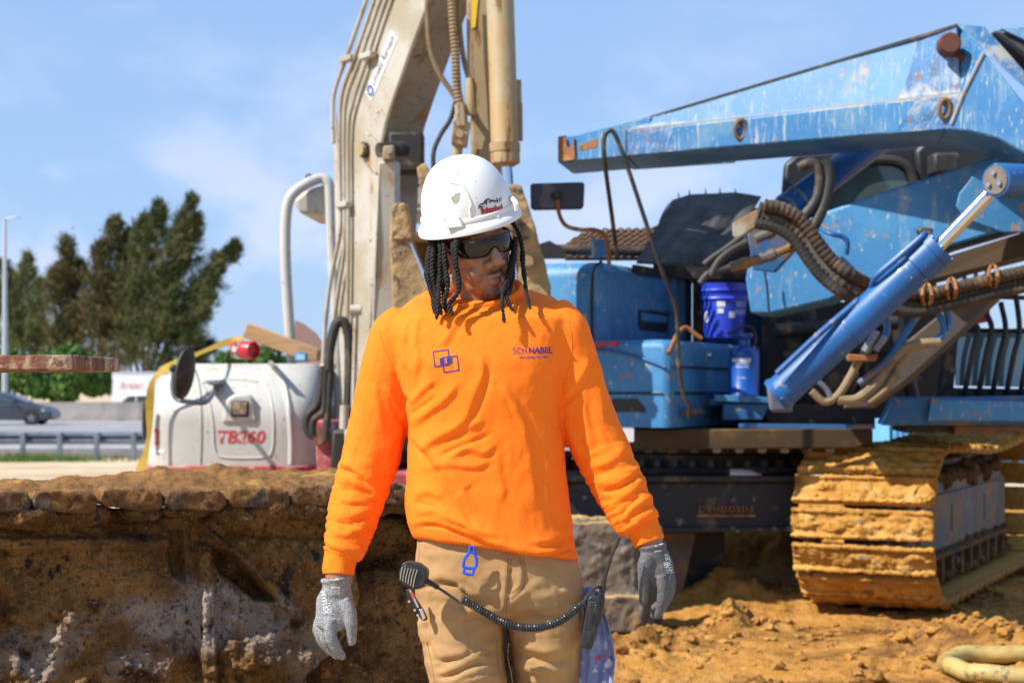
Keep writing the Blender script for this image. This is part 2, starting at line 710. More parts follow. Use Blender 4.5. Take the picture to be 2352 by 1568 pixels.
# guard rail: posts and W beam
M_galv = mat('weathered_galvanised_steel', (0.23, 0.26, 0.30), 0.55, 0.7, layers=[((0.15, 0.17, 0.20), 3, 0.4, 0.7), ((0.32, 0.33, 0.33), 12, 0.55, 0.8)])
rail = thing('guard_rail', (-9, 42, -0.27), 'grey steel guard rail with posts along the highway verge', 'guard rail')
wprof = [(0, 0.0), (0.08, 0.05), (0.08, 0.10), (0.0, 0.15), (0.08, 0.20), (0.08, 0.25), (0, 0.30), (0.012, 0.30), (0.092, 0.25), (0.092, 0.20), (0.012, 0.15), (0.092, 0.10), (0.092, 0.05), (0.012, 0)]
mk('rail_beam', G().prism([(-20, 42.22 - a * 1.0, 0.07 + c) for a, c in wprof], (24, 0, 0)), M_galv, rail, fixn=True)
for k in range(13):
    x = -13.02 + k * 0.91 * 1.0
    mk('post', G().box((x, 42.0, -0.35), (x + 0.12, 42.10, 0.36)).box((x - 0.02, 42.10, 0.12), (x + 0.14, 42.16, 0.34)), M_galv, rail, bevel=0.01)

# grass tufts by the rail
M_grass = mat('verge_grass', (0.10, 0.17, 0.03), 0.9, layers=[((0.22, 0.24, 0.07), 2, 0.45, 0.7)], spec=0.2)
g = G()
for i in range(2600):
    x = random.gauss(-12.0, 1.0) if random.random() < 0.8 else random.uniform(-14, -4)
    y = random.uniform(40.8, 42.6)
    h = random.uniform(0.05, 0.22)
    a = random.uniform(0, 6.28)
    dx, dy = math.cos(a) * 0.012, math.sin(a) * 0.012
    lx, ly = random.gauss(0, 0.05), random.gauss(0, 0.05)
    g.add([(x - dx, y - dy, -0.33), (x + dx, y + dy, -0.33), (x + lx, y + ly, -0.31 + h)], [(0, 1, 2)])
tag(mk('verge_grass', g, M_grass, angle=0), label='ragged green grass growing along the guard rail', cat='grass', kind='stuff')

# ================================================================== street lamp
M_pole = mat('dull_aluminium', (0.52, 0.54, 0.56), 0.5, 0.4)
LP = P(11, 895, 90)
lamp = thing('street_lamp', (LP.x, 90, -0.1), 'tall pale metal street lamp at the left picture edge', 'street lamp')
mk('pole', G().tube([(LP.x, 90, -0.1), (LP.x, 90, 10.5)], [0.16, 0.09], 14), M_pole, lamp)
mk('arm', G().tube([(LP.x, 90, 10.4), (LP.x + 0.15, 90, 10.5), (LP.x + 0.5, 90, 10.52)], 0.045, 8, smooth=4), M_pole, lamp)
mk('lamp_head', G().prism([(LP.x + 0.35, 89.9, 10.5), (LP.x + 0.5, 89.9, 10.58), (LP.x + 0.75, 89.9, 10.57), (LP.x + 0.78, 89.9, 10.5)], (0, 0.28, 0)), M_pole, lamp, bevel=0.02)

# ================================================================== vehicles on the highway
M_glass = mat('dark_vehicle_glass', (0.05, 0.07, 0.08), 0.08, spec=0.8)
M_tyre = mat('tyre_rubber', (0.02, 0.02, 0.021), 0.85)
M_rim = mat('alloy_rim', (0.45, 0.46, 0.48), 0.35, 0.8)
M_carpaint = mat('blue_grey_car_paint', (0.035, 0.042, 0.058), 0.35, 0.0, coat=0.5)
M_black = mat('black_plastic', (0.015, 0.015, 0.017), 0.5)
M_red_lens = mat('red_lens', (0.5, 0.02, 0.02), 0.2)
M_clear_lens = mat('clear_lens', (0.6, 0.62, 0.65), 0.1)


def wheel(parent, c, r, w, name='wheel'):
    c = Vector(c)
    wp = mk(name, G().lathe([(r * 0.62, 0), (r * 0.9, 0.0), (r, 0.03), (r, w - 0.03), (r * 0.9, w), (r * 0.62, w)], c, (0, 1, 0), 32), M_tyre, parent)
    gg = G().lathe([(0.02, 0.0), (r * 0.62, 0.01), (r * 0.62, w * 0.5), (0.02, w * 0.5)], c + Vector((0, 0.015, 0)), (0, 1, 0), 28)
    ORG[wp.name] = ORG[parent.name]
    mk('rim', gg, M_rim, wp)
    sp = G()
    for k in range(5):
        a = k * 2 * math.pi / 5 + 0.3
        d = Vector((math.cos(a), 0, math.sin(a)))
        n = Vector((-d.z, 0, d.x)) * r * 0.09
        q = c + Vector((0, -0.002, 0))
        sp.prism([q - n, q + d * r * 0.58 - n * 0.7, q + d * r * 0.58 + n * 0.7, q + n], (0, 0.03, 0))
    mk('spokes', sp, M_rim, wp, fixn=True)
    return wp


CARD = 75.0
cs = CARD / FPX
cx1 = P(118, 0, CARD).x          # nose of the car at the right
gz = -0.10
car = thing('car', (cx1 - 2.1, CARD, gz), 'dark grey blue hatchback driving on the highway, cut by the left picture edge', 'car')


def carp(x, z, y=0):
    return Vector((cx1 - 4.3 + x, CARD + y, gz + z))


low = [(0.05, 0.35), (0.02, 0.62), (0.05, 0.92), (0.32, 0.98), (3.0, 0.96), (3.75, 0.84), (4.18, 0.68), (4.30, 0.52), (4.28, 0.30), (4.1, 0.22), (0.2, 0.22)]
top = [(0.12, 0.97), (0.30, 1.20), (0.62, 1.40), (1.3, 1.47), (1.9, 1.45), (2.45, 1.30), (3.15, 0.96)]


def carloft(prof, wl):
    g = G()
    rings = []
    for y, k in wl:
        cxm = sum(p[0] for p in prof) / len(prof)
        czm = min(p[1] for p in prof)
        rings.append([carp(cxm + (a - cxm) * (1 - 0.5 * (1 - k)), czm + (b - czm) * k, y) for a, b in prof])
    return g.loft(rings, True)


mk('body', carloft(low, [(0.0, 0.93), (0.07, 1.0), (1.63, 1.0), (1.70, 0.93)]), M_carpaint, car, fixn=True, bevel=0.03)
mk('cabin', carloft(top, [(0.17, 0.90), (0.28, 1.0), (1.42, 1.0), (1.53, 0.90)]), M_carpaint, car, fixn=True, bevel=0.04)
for pts in ([(0.5, 1.02), (0.75, 1.33), (1.38, 1.37), (1.38, 1.01)], [(1.46, 1.01), (1.46, 1.37), (1.85, 1.35), (2.30, 1.22), (2.72, 1.0)]):
    mk('side_window', G().prism([carp(a, b, 0.09 + (b - 0.97) * 0.18) for a, b in pts], (0, 0.10, 0)), M_glass, car, fixn=True)
mk('windscreen', G().prism([carp(2.52, 1.29, 0.3), carp(3.16, 0.99, 0.2), carp(3.16, 0.99, 1.5), carp(2.52, 1.29, 1.4)], (-0.02, 0, -0.02)), M_glass, car, fixn=True)
for a in (0.83, 3.42):
    wheel(car, carp(a, 0.31, -0.02), 0.31, 0.22)
    wheel(car, carp(a, 0.31, 1.50), 0.31, 0.22)
    mk('wheel_arch', G().lathe([(0.30, 0), (0.36, 0), (0.36, 0.03), (0.30, 0.03)], carp(a, 0.32, -0.012), (0, 1, 0), 28), M_black, car)
mk('headlight', G().prism([carp(3.85, 0.72, -0.005), carp(4.15, 0.64, 0.01), carp(4.18, 0.56, 0.01), carp(3.9, 0.62, -0.005)], (0, 0.05, 0)), M_clear_lens, car, fixn=True)
mk('wing_mirror', G().ellipsoid(carp(2.62, 1.03, -0.12), [(0.10, 0, 0), (0, 0.09, 0), (0, 0, 0.07)], 12, 8), M_carpaint, car)
mk('door_seam', G().tube([carp(1.42, 1.0, -0.003), carp(1.42, 0.35, -0.003)], 0.008, 6), M_black, car)
mk('door_seam', G().tube([carp(2.55, 1.0, -0.003), carp(2.62, 0.35, -0.003)], 0.008, 6), M_black, car)
for a in (1.2, 2.3):
    mk('door_handle', G().box(carp(a, 0.84, -0.02), carp(a + 0.2, 0.88, 0.01)), M_carpaint, car, bevel=0.01)

# box truck and white van beyond the barrier
M_white = mat('white_vehicle_paint', (0.74, 0.75, 0.76), 0.4, layers=[((0.6, 0.6, 0.58), 2, 0.5, 0.8)])
M_redtext = mat('red_lettering', (0.55, 0.03, 0.04), 0.6)
TD, tz = 125.0, -0.75
tp = P(258, 0, TD).x
truck = thing('box_truck', (tp + 3, TD, tz), 'white box truck with red lettering, half hidden behind the white engine hood', 'truck')
mk('cargo_box', G().box((tp, TD, tz + 1.0), (tp + 6.2, TD + 2.4, tz + 3.55)), M_white, truck, bevel=0.03)
mk('box_edge', G().box((tp - 0.02, TD - 0.03, tz + 3.45), (tp + 6.22, TD + 2.4, tz + 3.6)), M_pole, truck)
mk('chassis', G().box((tp + 0.1, TD + 0.2, tz + 0.7), (tp + 8.2, TD + 2.2, tz + 0.98)), M_black, truck)
mk('cab', G().prism([(tp + 6.3, TD + 0.1, tz + 0.6), (tp + 8.5, TD + 0.1, tz + 0.6), (tp + 8.5, TD + 0.1, tz + 1.5), (tp + 7.9, TD + 0.1, tz + 2.6), (tp + 6.3, TD + 0.1, tz + 2.7)], (0, 2.2, 0)), M_white, truck, bevel=0.06)
for a in (1.3, 7.4):
    wheel(truck, (tp + a, TD + 0.05, tz + 0.5), 0.5, 0.3)
tv, tf = text2d('Ryder', 0.62, 0.012, 0.15)
decal('lettering', tv, tf, (tp + 1.35, TD - 0.006, tz + 2.55), (1.15, 0, 0), (0, 0, 1), M_redtext, truck)
vp = P(246, 0, 118).x
van = thing('van', (vp + 2.4, 118, tz), 'white van in front of the box truck, mostly behind the barrier', 'van')
mk('body', G().prism([(vp, 118, tz + 0.4), (vp + 5, 118, tz + 0.4), (vp + 5, 118, tz + 1.95), (vp + 1.7, 118, tz + 1.98), (vp + 0.75, 118, tz + 1.22), (vp + 0.05, 118, tz + 1.05)], (0, 1.9, 0)), M_white, van, bevel=0.08, fixn=True)
mk('windscreen', G().prism([(vp + 0.85, 117.98, tz + 1.28), (vp + 1.5, 117.98, tz + 1.82), (vp + 1.95, 117.98, tz + 1.85), (vp + 1.95, 117.98, tz + 1.28)], (0, 0.05, 0)), M_glass, van, fixn=True)
mk('side_window', G().prism([(vp + 2.05, 117.98, tz + 1.28), (vp + 2.05, 117.98, tz + 1.85), (vp + 2.9, 117.98, tz + 1.85), (vp + 2.9, 117.98, tz + 1.28)], (0, 0.05, 0)), M_glass, van, fixn=True)
for a in (0.95, 4.1):
    wheel(van, (vp + a, 117.95, tz + 0.35), 0.35, 0.25)

# ================================================================== trees
M_bark = mat('tree_bark', (0.10, 0.075, 0.055), 0.9, bump=[(12, 0.6, 0.05)])


def leafmat(name, a, b, c):
    return mat(name, a, 0.8, layers=[(b, 0.45, 0.42, 0.62), (c, 1.7, 0.52, 0.72)], spec=0.25)


M_cas = leafmat('casuarina_needles', (0.100, 0.100, 0.036), (0.150, 0.112, 0.046), (0.062, 0.072, 0.028))
M_cas2 = leafmat('greener_casuarina_needles', (0.082, 0.102, 0.034), (0.125, 0.118, 0.044), (0.050, 0.068, 0.025))
M_cas3 = leafmat('olive_green_foliage', (0.12, 0.145, 0.055), (0.16, 0.165, 0.07), (0.07, 0.09, 0.035))
M_bush = leafmat('dark_green_leaves', (0.050, 0.115, 0.022), (0.095, 0.165, 0.034), (0.026, 0.066, 0.016))


def needles(rng, cen, direc, n, ln, spread, wid):
    """n slim tapering leaf faces round the points cen, pointing about direc"""
    k = len(cen)
    idx = rng.integers(0, k, n)
    c = cen[idx] + rng.normal(size=(n, 3)) * spread
    d = direc[idx] + rng.normal(size=(n, 3)) * 0.38
    d /= np.linalg.norm(d, axis=1)[:, None]
    L = ln * rng.uniform(0.6, 1.4, n)[:, None]
    s = np.cross(d, rng.normal(size=(n, 3)))
    s /= np.linalg.norm(s, axis=1)[:, None] + 1e-9
    s *= wid * rng.uniform(0.6, 1.3, n)[:, None]
    v = np.stack([c - s * 0.5, c + s * 0.5, c + d * L * 0.6 + s * 0.6, c + d * L, c + d * L * 0.6 - s * 0.6], 1).reshape(-1, 3)
    f = [(i * 5, i * 5 + 1, i * 5 + 2, i * 5 + 3, i * 5 + 4) for i in range(n)]
    return v, f


def plume_tree(name, base, plumes, m, label, seed, dens=1.0):
    """plumes: (foot, tip, half width) of upswept feathery limbs"""
    rng = np.random.default_rng(seed)
    t = thing(name, base, label, 'tree', 'trees beyond the highway')
    wood, cen, dr = G(), [], []
    b = Vector(base)
    for foot, tip, hw in plumes:
        foot, tip = Vector(foot), Vector(tip)
        ax = tip - foot
        L = ax.length
        wood.tube([b, foot.lerp(b, 0.55), foot, foot.lerp(tip, 0.5) + Vector((0, 0, 0.1)), tip], [0.22, 0.16, 0.13, 0.08, 0.015], 7, smooth=4)
        a1 = ax.normalized()
        e1 = a1.cross(Vector((0, 1, 0.01))).normalized()
        e2 = a1.cross(e1)
        nb = int(L * 8 * dens)
        for i in range(nb):
            s = rng.uniform(0.0, 1.0) ** 0.85
            w = 1.2 * hw * (math.sin(math.pi * min(1, 0.18 + 0.80 * s)) ** 0.8) * (1.15 - 0.5 * s)
            th = rng.uniform(0, 2 * math.pi)
            out = e1 * math.cos(th) + e2 * math.sin(th)
            o = foot + ax * s
            ln = w * rng.uniform(0.55, 1.2)
            e = o + out * ln * 0.85 + a1 * ln * rng.uniform(0.35, 0.9)
            for q in np.linspace(0.25, 1, 6):
                cen.append(tuple(o.lerp(e, float(q))))
                dr.append(tuple((out * 0.55 + a1 * 0.8 + Vector((0.15, 0, -0.1))).normalized()))
    cen, dr = np.array(cen), np.array(dr)
    n = int(len(cen) * 11)
    v, f = needles(rng, cen, dr, n, 0.46, 0.22, 0.062)
    mk('crown', (v, f), m, t, angle=0)
    mk('trunk', wood, M_bark, t)
    return t


def pl(d, *rows):
    return [(P(a, b, d + dd), P(c, e, d + dd), w) for a, b, c, e, w, dd in rows]


TB = 150.0
plume_tree('casuarina_tree', P(330, 905, TB), pl(TB,
    (330, 800, 365, 470, 1.9, 0), (350, 760, 440, 455, 1.7, -1), (300, 780, 330, 500, 1.7, 1), (370, 780, 455, 500, 1.6, 0),
    (390, 790, 500, 590, 1.7, -1), (400, 760, 545, 560, 1.5, 1), (380, 850, 480, 680, 1.8, -2), (340, 860, 400, 650, 2.1, -2), (300, 850, 320, 640, 2.1, -1),
    (400, 870, 485, 790, 1.6, 0)),
    M_cas2, 'largest feathery dark green tree, its top swept to the right, left of the white canopy', 3)
plume_tree('casuarina_tree', P(250, 905, TB + 3), pl(TB + 3,
    (240, 800, 262, 505, 1.8, 0), (265, 790, 300, 530, 1.5, 1), (225, 790, 232, 560, 1.6, -1), (270, 860, 285, 660, 2.0, -2), (235, 860, 240, 680, 2.0, 0)),
    M_cas, 'brownish feathery tree in the middle of the clump, left of the largest tree', 4)
plume_tree('casuarina_tree', P(160, 905, TB + 5), pl(TB + 5,
    (160, 790, 150, 550, 1.7, 0), (175, 800, 185, 600, 1.6, 1), (150, 820, 128, 620, 1.5, -1), (185, 860, 190, 700, 1.9, -1), (150, 870, 140, 730, 1.7, 0)),
    M_cas, 'brownish leaning tree at the left end of the clump, next to a gap of sky', 5)
plume_tree('roadside_tree', P(55, 905, TB + 15), pl(TB + 15,
    (55, 800, 62, 590, 1.5, 0), (40, 810, 30, 630, 1.7, 1), (75, 820, 95, 640, 1.4, -1), (50, 860, 50, 720, 2.2, 0), (20, 850, 5, 600, 2.0, 1), (80, 860, 90, 740, 1.4, 0)),
    M_cas3, 'lighter olive tree behind the street lamp at the left edge', 6)


def leaf_bush(name, c, rad, n, m, label, seed, leaf=0.22, group=None):
    rng = np.random.default_rng(seed)
    c = Vector(c)
    t = thing(name, (c.x, c.y, -0.2), label, 'bush', group)
    lob = rng.normal(size=(26, 3))
    lob /= np.linalg.norm(lob, axis=1)[:, None]
    lob[:, 2] = np.abs(lob[:, 2]) * 1.1 - 0.35
    lob *= np.array(rad) * rng.uniform(0.55, 0.95, (26, 1))
    k = rng.integers(0, 26, n)
    dv = rng.normal(size=(n, 3))
    dv /= np.linalg.norm(dv, axis=1)[:, None]
    lr = np.min(rad) * rng.uniform(0.25, 0.5, 26)
    p = lob[k] + dv * (lr[k] * rng.uniform(0.6, 1.05, n) ** 0.5)[:, None] + np.array(c)
    a = rng.normal(size=(n, 3)); a /= np.linalg.norm(a, axis=1)[:, None]
    b = np.cross(a, dv + rng.normal(size=(n, 3)) * 0.5); b /= np.linalg.norm(b, axis=1)[:, None] + 1e-9
    s = leaf * rng.uniform(0.6, 1.3, n)[:, None]
    v = np.stack([p - a * s, p + b * s * 0.5, p + a * s, p - b * s * 0.5], 1).reshape(-1, 3)
    f = [(i * 4, i * 4 + 1, i * 4 + 2, i * 4 + 3) for i in range(n)]
    mk('foliage', (v, f), m, t, angle=0)
    w = G()
    for i in range(9):
        w.tube([(c.x + random.uniform(-1, 1) * rad[0] * 0.3, c.y, -0.8), tuple(Vector(lob[i]) * 0.8 + c)], [0.09, 0.02], 6)
    mk('stem', w, M_bark, t)


leaf_bush('roadside_bush', P(140, 868, 100), (2.7, 2.0, 2.3), 26000, M_bush, 'rounded dark green bush behind the barrier, right of the street lamp', 21)
leaf_bush('roadside_bush', P(40, 860, 104), (2.3, 1.8, 1.6), 12000, M_bush, 'darker green bush behind the street lamp and grey car', 22)
leaf_bush('roadside_bush', P(600, 860, 120), (3.8, 2.0, 2.2), 9000, M_bush, 'low green shrub showing above the white engine hood', 23)

# far trucks seen below the blue machine at the right
M_bluebox = mat('pale_blue_container', (0.10, 0.36, 0.66), 0.5, layers=[((0.2, 0.45, 0.7), 2, 0.5, 0.8, (6, 1, 1))])
M_whitebox = mat('off_white_trailer', (0.62, 0.64, 0.68), 0.6)
BD = 30.0
bc = thing('blue_container', (P(2150, 0, BD).x, BD, -0.2), 'bright blue site container beyond the right crawler track', 'container')
for i in range(16):
    a = P(2052 + i * 6.5, 0, BD).x
    mk('panel', G().box((a, BD + (i % 2) * 0.04, -0.25), (a + 0.052, BD + 0.3, 1.0)), M_bluebox, bc)
mk('box', G().box((P(2052, 0, BD).x, BD + 0.06, -0.2), (P(2156, 0, BD).x, BD + 2.2, 0.98)), M_bluebox, bc)
wt = thing('white_trailer', (P(2020, 0, 34).x, 34, -0.2), 'white trailer box beyond the blue machine, left of the blue container', 'trailer')
mk('box', G().box((P(1985, 0, 34).x, 34, 0.1), (P(2100, 0, 34).x, 36, 1.15)), M_whitebox, wt, bevel=0.04)
mk('wheel', G().lathe([(0.05, 0), (0.36, 0), (0.36, 0.2), (0.05, 0.2)], (P(2040, 0, 34).x, 33.8, 0.12), (0, 1, 0)), M_tyre, wt)
wt = thing('white_pickup', (P(2240, 0, 33).x, 33, -0.2), 'white pickup beyond the crawler track, right of the blue container', 'pickup')
mk('body', G().prism([P(2190, 1045, 33), P(2190, 1003, 33), P(2235, 1000, 33), P(2240, 985, 33), P(2320, 985, 33), P(2330, 1045, 33)], (0, 1.8, 0)), M_whitebox, wt, bevel=0.04, fixn=True)
mk('window', G().box(P(2248, 998, 32.97), P(2280, 988, 33.1)), M_glass, wt)
wt = thing('blue_barrier_panel', (P(2325, 0, 28).x, 28, -0.2), 'deep blue ribbed panel at the right picture edge beyond the track', 'panel')
for i in range(5):
    a = P(2298 + i * 14, 0, 28).x
    mk('rib', G().box((a, 28, -0.2), (a + 0.09, 28.1, 0.63)), mat('rib_blue', (0.05, 0.22, 0.48), 0.5) if i == 0 else bpy.data.materials['rib_blue'], wt, bevel=0.01)
# ================================================================== mud-caked crawler track beside the man
M_caked = mat('mud_caked_steel', MUD, 0.92, layers=[
    ((0.22, 0.115, 0.036), 4.5, 0.46, 0.66), ((0.19, 0.155, 0.13), 2.3, 0.56, 0.72), ((0.018, 0.018, 0.021), 7.5, 0.605, 0.64, (1, 1, 0.6), 0, 0.5),
    ((0.045, 0.020, 0.008), 11, 0.50, 0.66), ((0.055, 0.026, 0.010), 60, 0.52, 0.64), ((0.36, 0.26, 0.17), 130, 0.60, 0.70), ((0.30, 0.15, 0.045), 34, 0.60, 0.70)],
    bump=[(26, 1.0, 0.03), (120, 1.0, 0.010)], spec=0.2)
M_shoe = mat('worn_track_shoe', (0.042, 0.040, 0.042), 0.5, 0.25, layers=[
    ((0.15, 0.070, 0.022), 6, 0.36, 0.52, None, 0.06, 0.95), ((0.28, 0.14, 0.04), 14, 0.50, 0.66, None, 0.04, 0.95), ((0.05, 0.024, 0.010), 40, 0.52, 0.66, None, 0, 0.9), ((0.30, 0.18, 0.08), 120, 0.62, 0.72)],
    bump=[(40, 0.6, 0.01), (160, 0.4, 0.004)])
M_crust = mat('sand_crust', (0.20, 0.10, 0.034), 0.95, layers=[((0.40, 0.215, 0.06), 3.5, 0.52, 0.68), ((0.12, 0.06, 0.024), 9, 0.5, 0.68)],
              bump=[(45, 0.7, 0.012), (150, 0.5, 0.005)], spec=0.15)
NT_U = Vector((0.94, 0.342, 0)).normalized()
NT_W = Vector((-0.342, 0.94, 0)).normalized()
NTO = Vector((-1.455, 4.85, 0.0))
NTZ = 1.06
ntr = thing('crawler_track', NTO + NT_U * 0.4 + NT_W * 0.3, 'mud-caked crawler track with overlapping shoes, beside the worker at the left', 'crawler track')


def ntp(t, w, z):
    return NTO + NT_U * t + NT_W * w + Vector((0, 0, z))


def pit(g, voxel, amp, sc, it=2, crumbs=0.0):
    v, n, f = remesh(g, voxel, it)
    d = fbm(v * sc, 4, 0.55) * amp
    if crumbs:
        d += np.clip(fbm(v * sc * 2.3 + 40, 3, 0.6) - 0.12, 0, 1) * crumbs
    return v + n * d[:, None], f


PITCH = 0.188
prof = [(0.004, -0.012), (0.016, 0.004), (0.10, 0.004), (0.155, 0.0), (0.176, -0.012), (0.184, -0.032), (0.178, -0.054), (0.155, -0.064), (0.02, -0.052), (0.0, -0.036)]
for k in range(-2, 7):
    t0 = -0.098 + PITCH * k
    dz = random.uniform(-0.004, 0.006)
    g = G().prism([ntp(t0 + a, 0.0 + random.uniform(0, 0.012), NTZ + b + dz) for a, b in prof], NT_W * 0.62)
    mk('shoe', pit(g, 0.0080, 0.007, 16, 1, 0.010), M_shoe, ntr, angle=0).data.shade_smooth()
for k in range(-2, 7):      # lower run on the ground
    t0 = -0.098 + PITCH * k
    mk('shoe', G().prism([ntp(t0 + a, 0, 0.055 + b * -0.9 - 0.04) for a, b in prof], NT_W * 0.62), M_shoe, ntr, fixn=True)
for k in range(9):      # shoes round the far end
    a = -90 + 180 * (k + 0.5) / 9
    c, s = math.cos(R(a)), math.sin(R(a))
    q = [ntp(1.16 + c * (0.47 + b) - s * (u - 0.09), 0, 0.54 + s * (0.47 + b) + c * (u - 0.09)) for u, b in ((0, 0), (0.17, 0), (0.18, 0.045), (0.0, 0.05))]
    mk('shoe', pit(G().prism(q, NT_W * 0.62), 0.014, 0.008, 12, 1), M_shoe, ntr, angle=0).data.shade_smooth()


# crust of sand lying on the upper run
def crust(u, w):
    t = -0.55 + u * 1.8
    s = 0.03 + w * 0.60
    p = np.stack([t, s, t * 0], 1)
    h = 0.006 + 0.030 * np.clip(fbm(p * np.array([5, 5, 1]) + 4, 5, 0.6) + 0.14 + 0.25 * (s - 0.2), -0.35, 1) + 0.016 * np.clip(fbm(p * 16 + 9, 3), 0, 1)
    h += 0.03 * np.exp(-(((t - 0.75) / 0.35) ** 2 + ((s - 0.5) / 0.15) ** 2))
    e = np.clip(np.minimum(np.minimum(u, 1 - u) * 14, np.minimum(w * 5, (1 - w) * 9)), 0, 1)
    h = h * e - 0.03 * (1 - e)
    o = np.array(NTO)
    return o + np.outer(t, NT_U) + np.outer(s, NT_W) + np.outer(NTZ + h - 0.002, (0, 0, 1))


mk('sand_crust', grid(300, 110, crust), M_crust, ntr, angle=0).data.shade_smooth()
# mud hanging below the shoe ends
g = G()
for k in range(34):
    t = random.uniform(-0.4, 1.25)
    r = random.uniform(0.015, 0.04)
    g.ellipsoid(ntp(t, random.uniform(0.03, 0.10), NTZ - 0.055 - r * 0.4), [NT_U * r * 2.4, NT_W * r * 1.3, (0, 0, r)], 10, 7)
g.ellipsoid(ntp(0.72, 0.06, NTZ - 0.085), [NT_U * 0.10, NT_W * 0.05, (0, 0, 0.045)], 10, 7)
hv = pit(g, 0.008, 0.012, 22, 1)
mk('hanging_mud', hv, M_caked, ntr, angle=0).data.shade_smooth()


def seg_d(px, py, a, b):
    ax, ay = a
    bx, by = b
    dx, dy = bx - ax, by - ay
    t = np.clip(((px - ax) * dx + (py - ay) * dy) / (dx * dx + dy * dy + 1e-12), 0, 1)
    return np.hypot(px - ax - t * dx, py - ay - t * dy), t


def inside(px, py, poly):
    """signed soft mask: >0 inside (distance to the outline)"""
    ins = np.zeros(len(px), bool)
    d = np.full(len(px), 1e9)
    n = len(poly)
    for i in range(n):
        (x0, y0), (x1, y1) = poly[i], poly[(i + 1) % n]
        c = ((y0 > py) != (y1 > py)) & (px < (x1 - x0) * (py - y0) / (y1 - y0 + 1e-12) + x0)
        ins ^= c
        d = np.minimum(d, seg_d(px, py, poly[i], poly[(i + 1) % n])[0])
    return np.where(ins, d, -d)


def step(d, w):
    t = np.clip(d / w * 0.5 + 0.5, 0, 1)
    return t * t * (3 - 2 * t)


# side frame: one heavy relief of plates, ribs and clinging mud (picture units per 0.78 mm)
def nt_side(u, w):
    t = -0.45 + u * 2.0
    z = 1.0 - w * 0.97
    x = CX + FPX * (NTO.x + 0.94 * t + 0.03) / (4.85 + 0.342 * t + 0.13)      # nominal picture place of the point
    y = HY + FPX * (CAM_H - z) / (4.85 + 0.342 * t + 0.13)
    p = np.stack([t, z, t * 0], 1)
    h = 0.05 * step(y - 1222 - 0.03 * (x - 300), 8) * (0.3 + 0.7 * np.clip((y - 1222) / 120, 0, 1))       # sloping cover plate
    h += 0.035 * (1 - step(y - 1200, 6)) * 0 - 0.05 * (1 - step(y - 1178, 10))
    h += 0.034 * step(inside(x, y, [(-300, 1228), (440, 1232), (455, 1252), (-300, 1262)]), 6)
    h += 0.055 * step(inside(x, y, [(505, 1245), (535, 1250), (545, 1600), (512, 1600)]), 7)
    h -= 0.11 * step(inside(x, y, [(548, 1262), (585, 1268), (680, 1372), (640, 1372), (560, 1315)]), 8)
    d, _ = seg_d(x, y, (585, 1262), (735, 1415))
    h += 0.030 * step(14 - d, 8)
    d, _ = seg_d(x, y, (500, 1535), (690, 1500))
    h += 0.016 * step(9 - d, 5)
    h -= 0.05 * step(inside(x, y, [(440, 1215), (470, 1215), (478, 1330), (446, 1310)]), 8)
    mud = np.clip(fbm(p * 5.5 + 3, 4, 0.55) + 0.05, -0.3, 1) * 0.045
    lump = np.clip(fbm(p * 3.1 + 60, 3, 0.5) - 0.10, 0, 1) * 0.10
    h += mud + lump + fbm(p * 20, 4, 0.65) * 0.016 + np.clip(fbm(p * 44 + 7, 2, 0.6), 0, 1) * 0.012
    for mx, my, mr, mh in ((215, 1420, 62, 0.05), (210, 1480, 48, 0.04), (300, 1260, 40, 0.02), (20, 1480, 70, 0.05), (610, 1500, 90, 0.03), (130, 1530, 60, 0.04)):
        dd = np.hypot((x - mx), (y - my) * 0.7) / mr
        h += mh * np.exp(-dd ** 2 * 1.6) * (0.65 + 1.3 * fbm(p * 17 + mx, 3, 0.6))
    # rounded end of the frame
    end = inside(x, y, [(-600, 900), (770, 900), (840, 1255), (874, 1300), (884, 1360), (872, 1430), (820, 1500), (770, 1540), (700, 1800), (-600, 1900)])
    h = h * step(end, 16) - 0.30 * (1 - step(end, 12))
    o = np.array(NTO)
    return o + np.outer(t, NT_U) + np.outer(0.13 - h, NT_W) + np.outer(z, (0, 0, 1))


nv_, nf_ = grid(460, 250, nt_side)
M_clay = mat('clay_caked_side', MUD, 0.92, attr='clay', layers=[
    ((0.018, 0.018, 0.021), 7.5, 0.60, 0.64, (1, 1, 0.6), 0, 0.5), ((0.050, 0.022, 0.009), 11, 0.52, 0.68), ((0.060, 0.030, 0.012), 60, 0.54, 0.66), ((0.40, 0.31, 0.22), 130, 0.60, 0.70), ((0.32, 0.17, 0.055), 34, 0.60, 0.70)],
    bump=[(26, 1.0, 0.03), (120, 1.0, 0.010)], spec=0.2)
so_ = mk('side_frame', (nv_, [tuple(reversed(q)) for q in nf_]), M_clay, ntr, angle=0)
so_.data.shade_smooth()
# patches of dried grey slurry and of wetter brown clay
sx_, sy_ = CX + FPX * nv_[:, 0] / nv_[:, 1], HY - FPX * (nv_[:, 2] - CAM_H) / nv_[:, 1]
nn_ = fbm(nv_ * 4.0 + 8, 4, 0.6)
gm_ = np.zeros(len(nv_))
for ax_, ay_, rx_, ry_, w_ in ((420, 1420, 150, 95, 1.0), (100, 1470, 130, 80, 0.8), (620, 1430, 90, 80, 0.6), (330, 1530, 120, 60, 0.7), (720, 1500, 60, 70, 0.4)):
    gm_ = np.maximum(gm_, w_ * np.clip(1.5 - 1.5 * np.hypot((sx_ - ax_) / rx_, (sy_ - ay_) / ry_) + 1.9 * nn_, 0, 1))
oc_ = np.clip(0.45 + 1.6 * fbm(nv_ * 2.6 + 31, 4, 0.6), 0, 1)
clay = np.array([0.125, 0.058, 0.018]) * (1 - oc_[:, None]) + np.array([0.27, 0.145, 0.048]) * oc_[:, None]
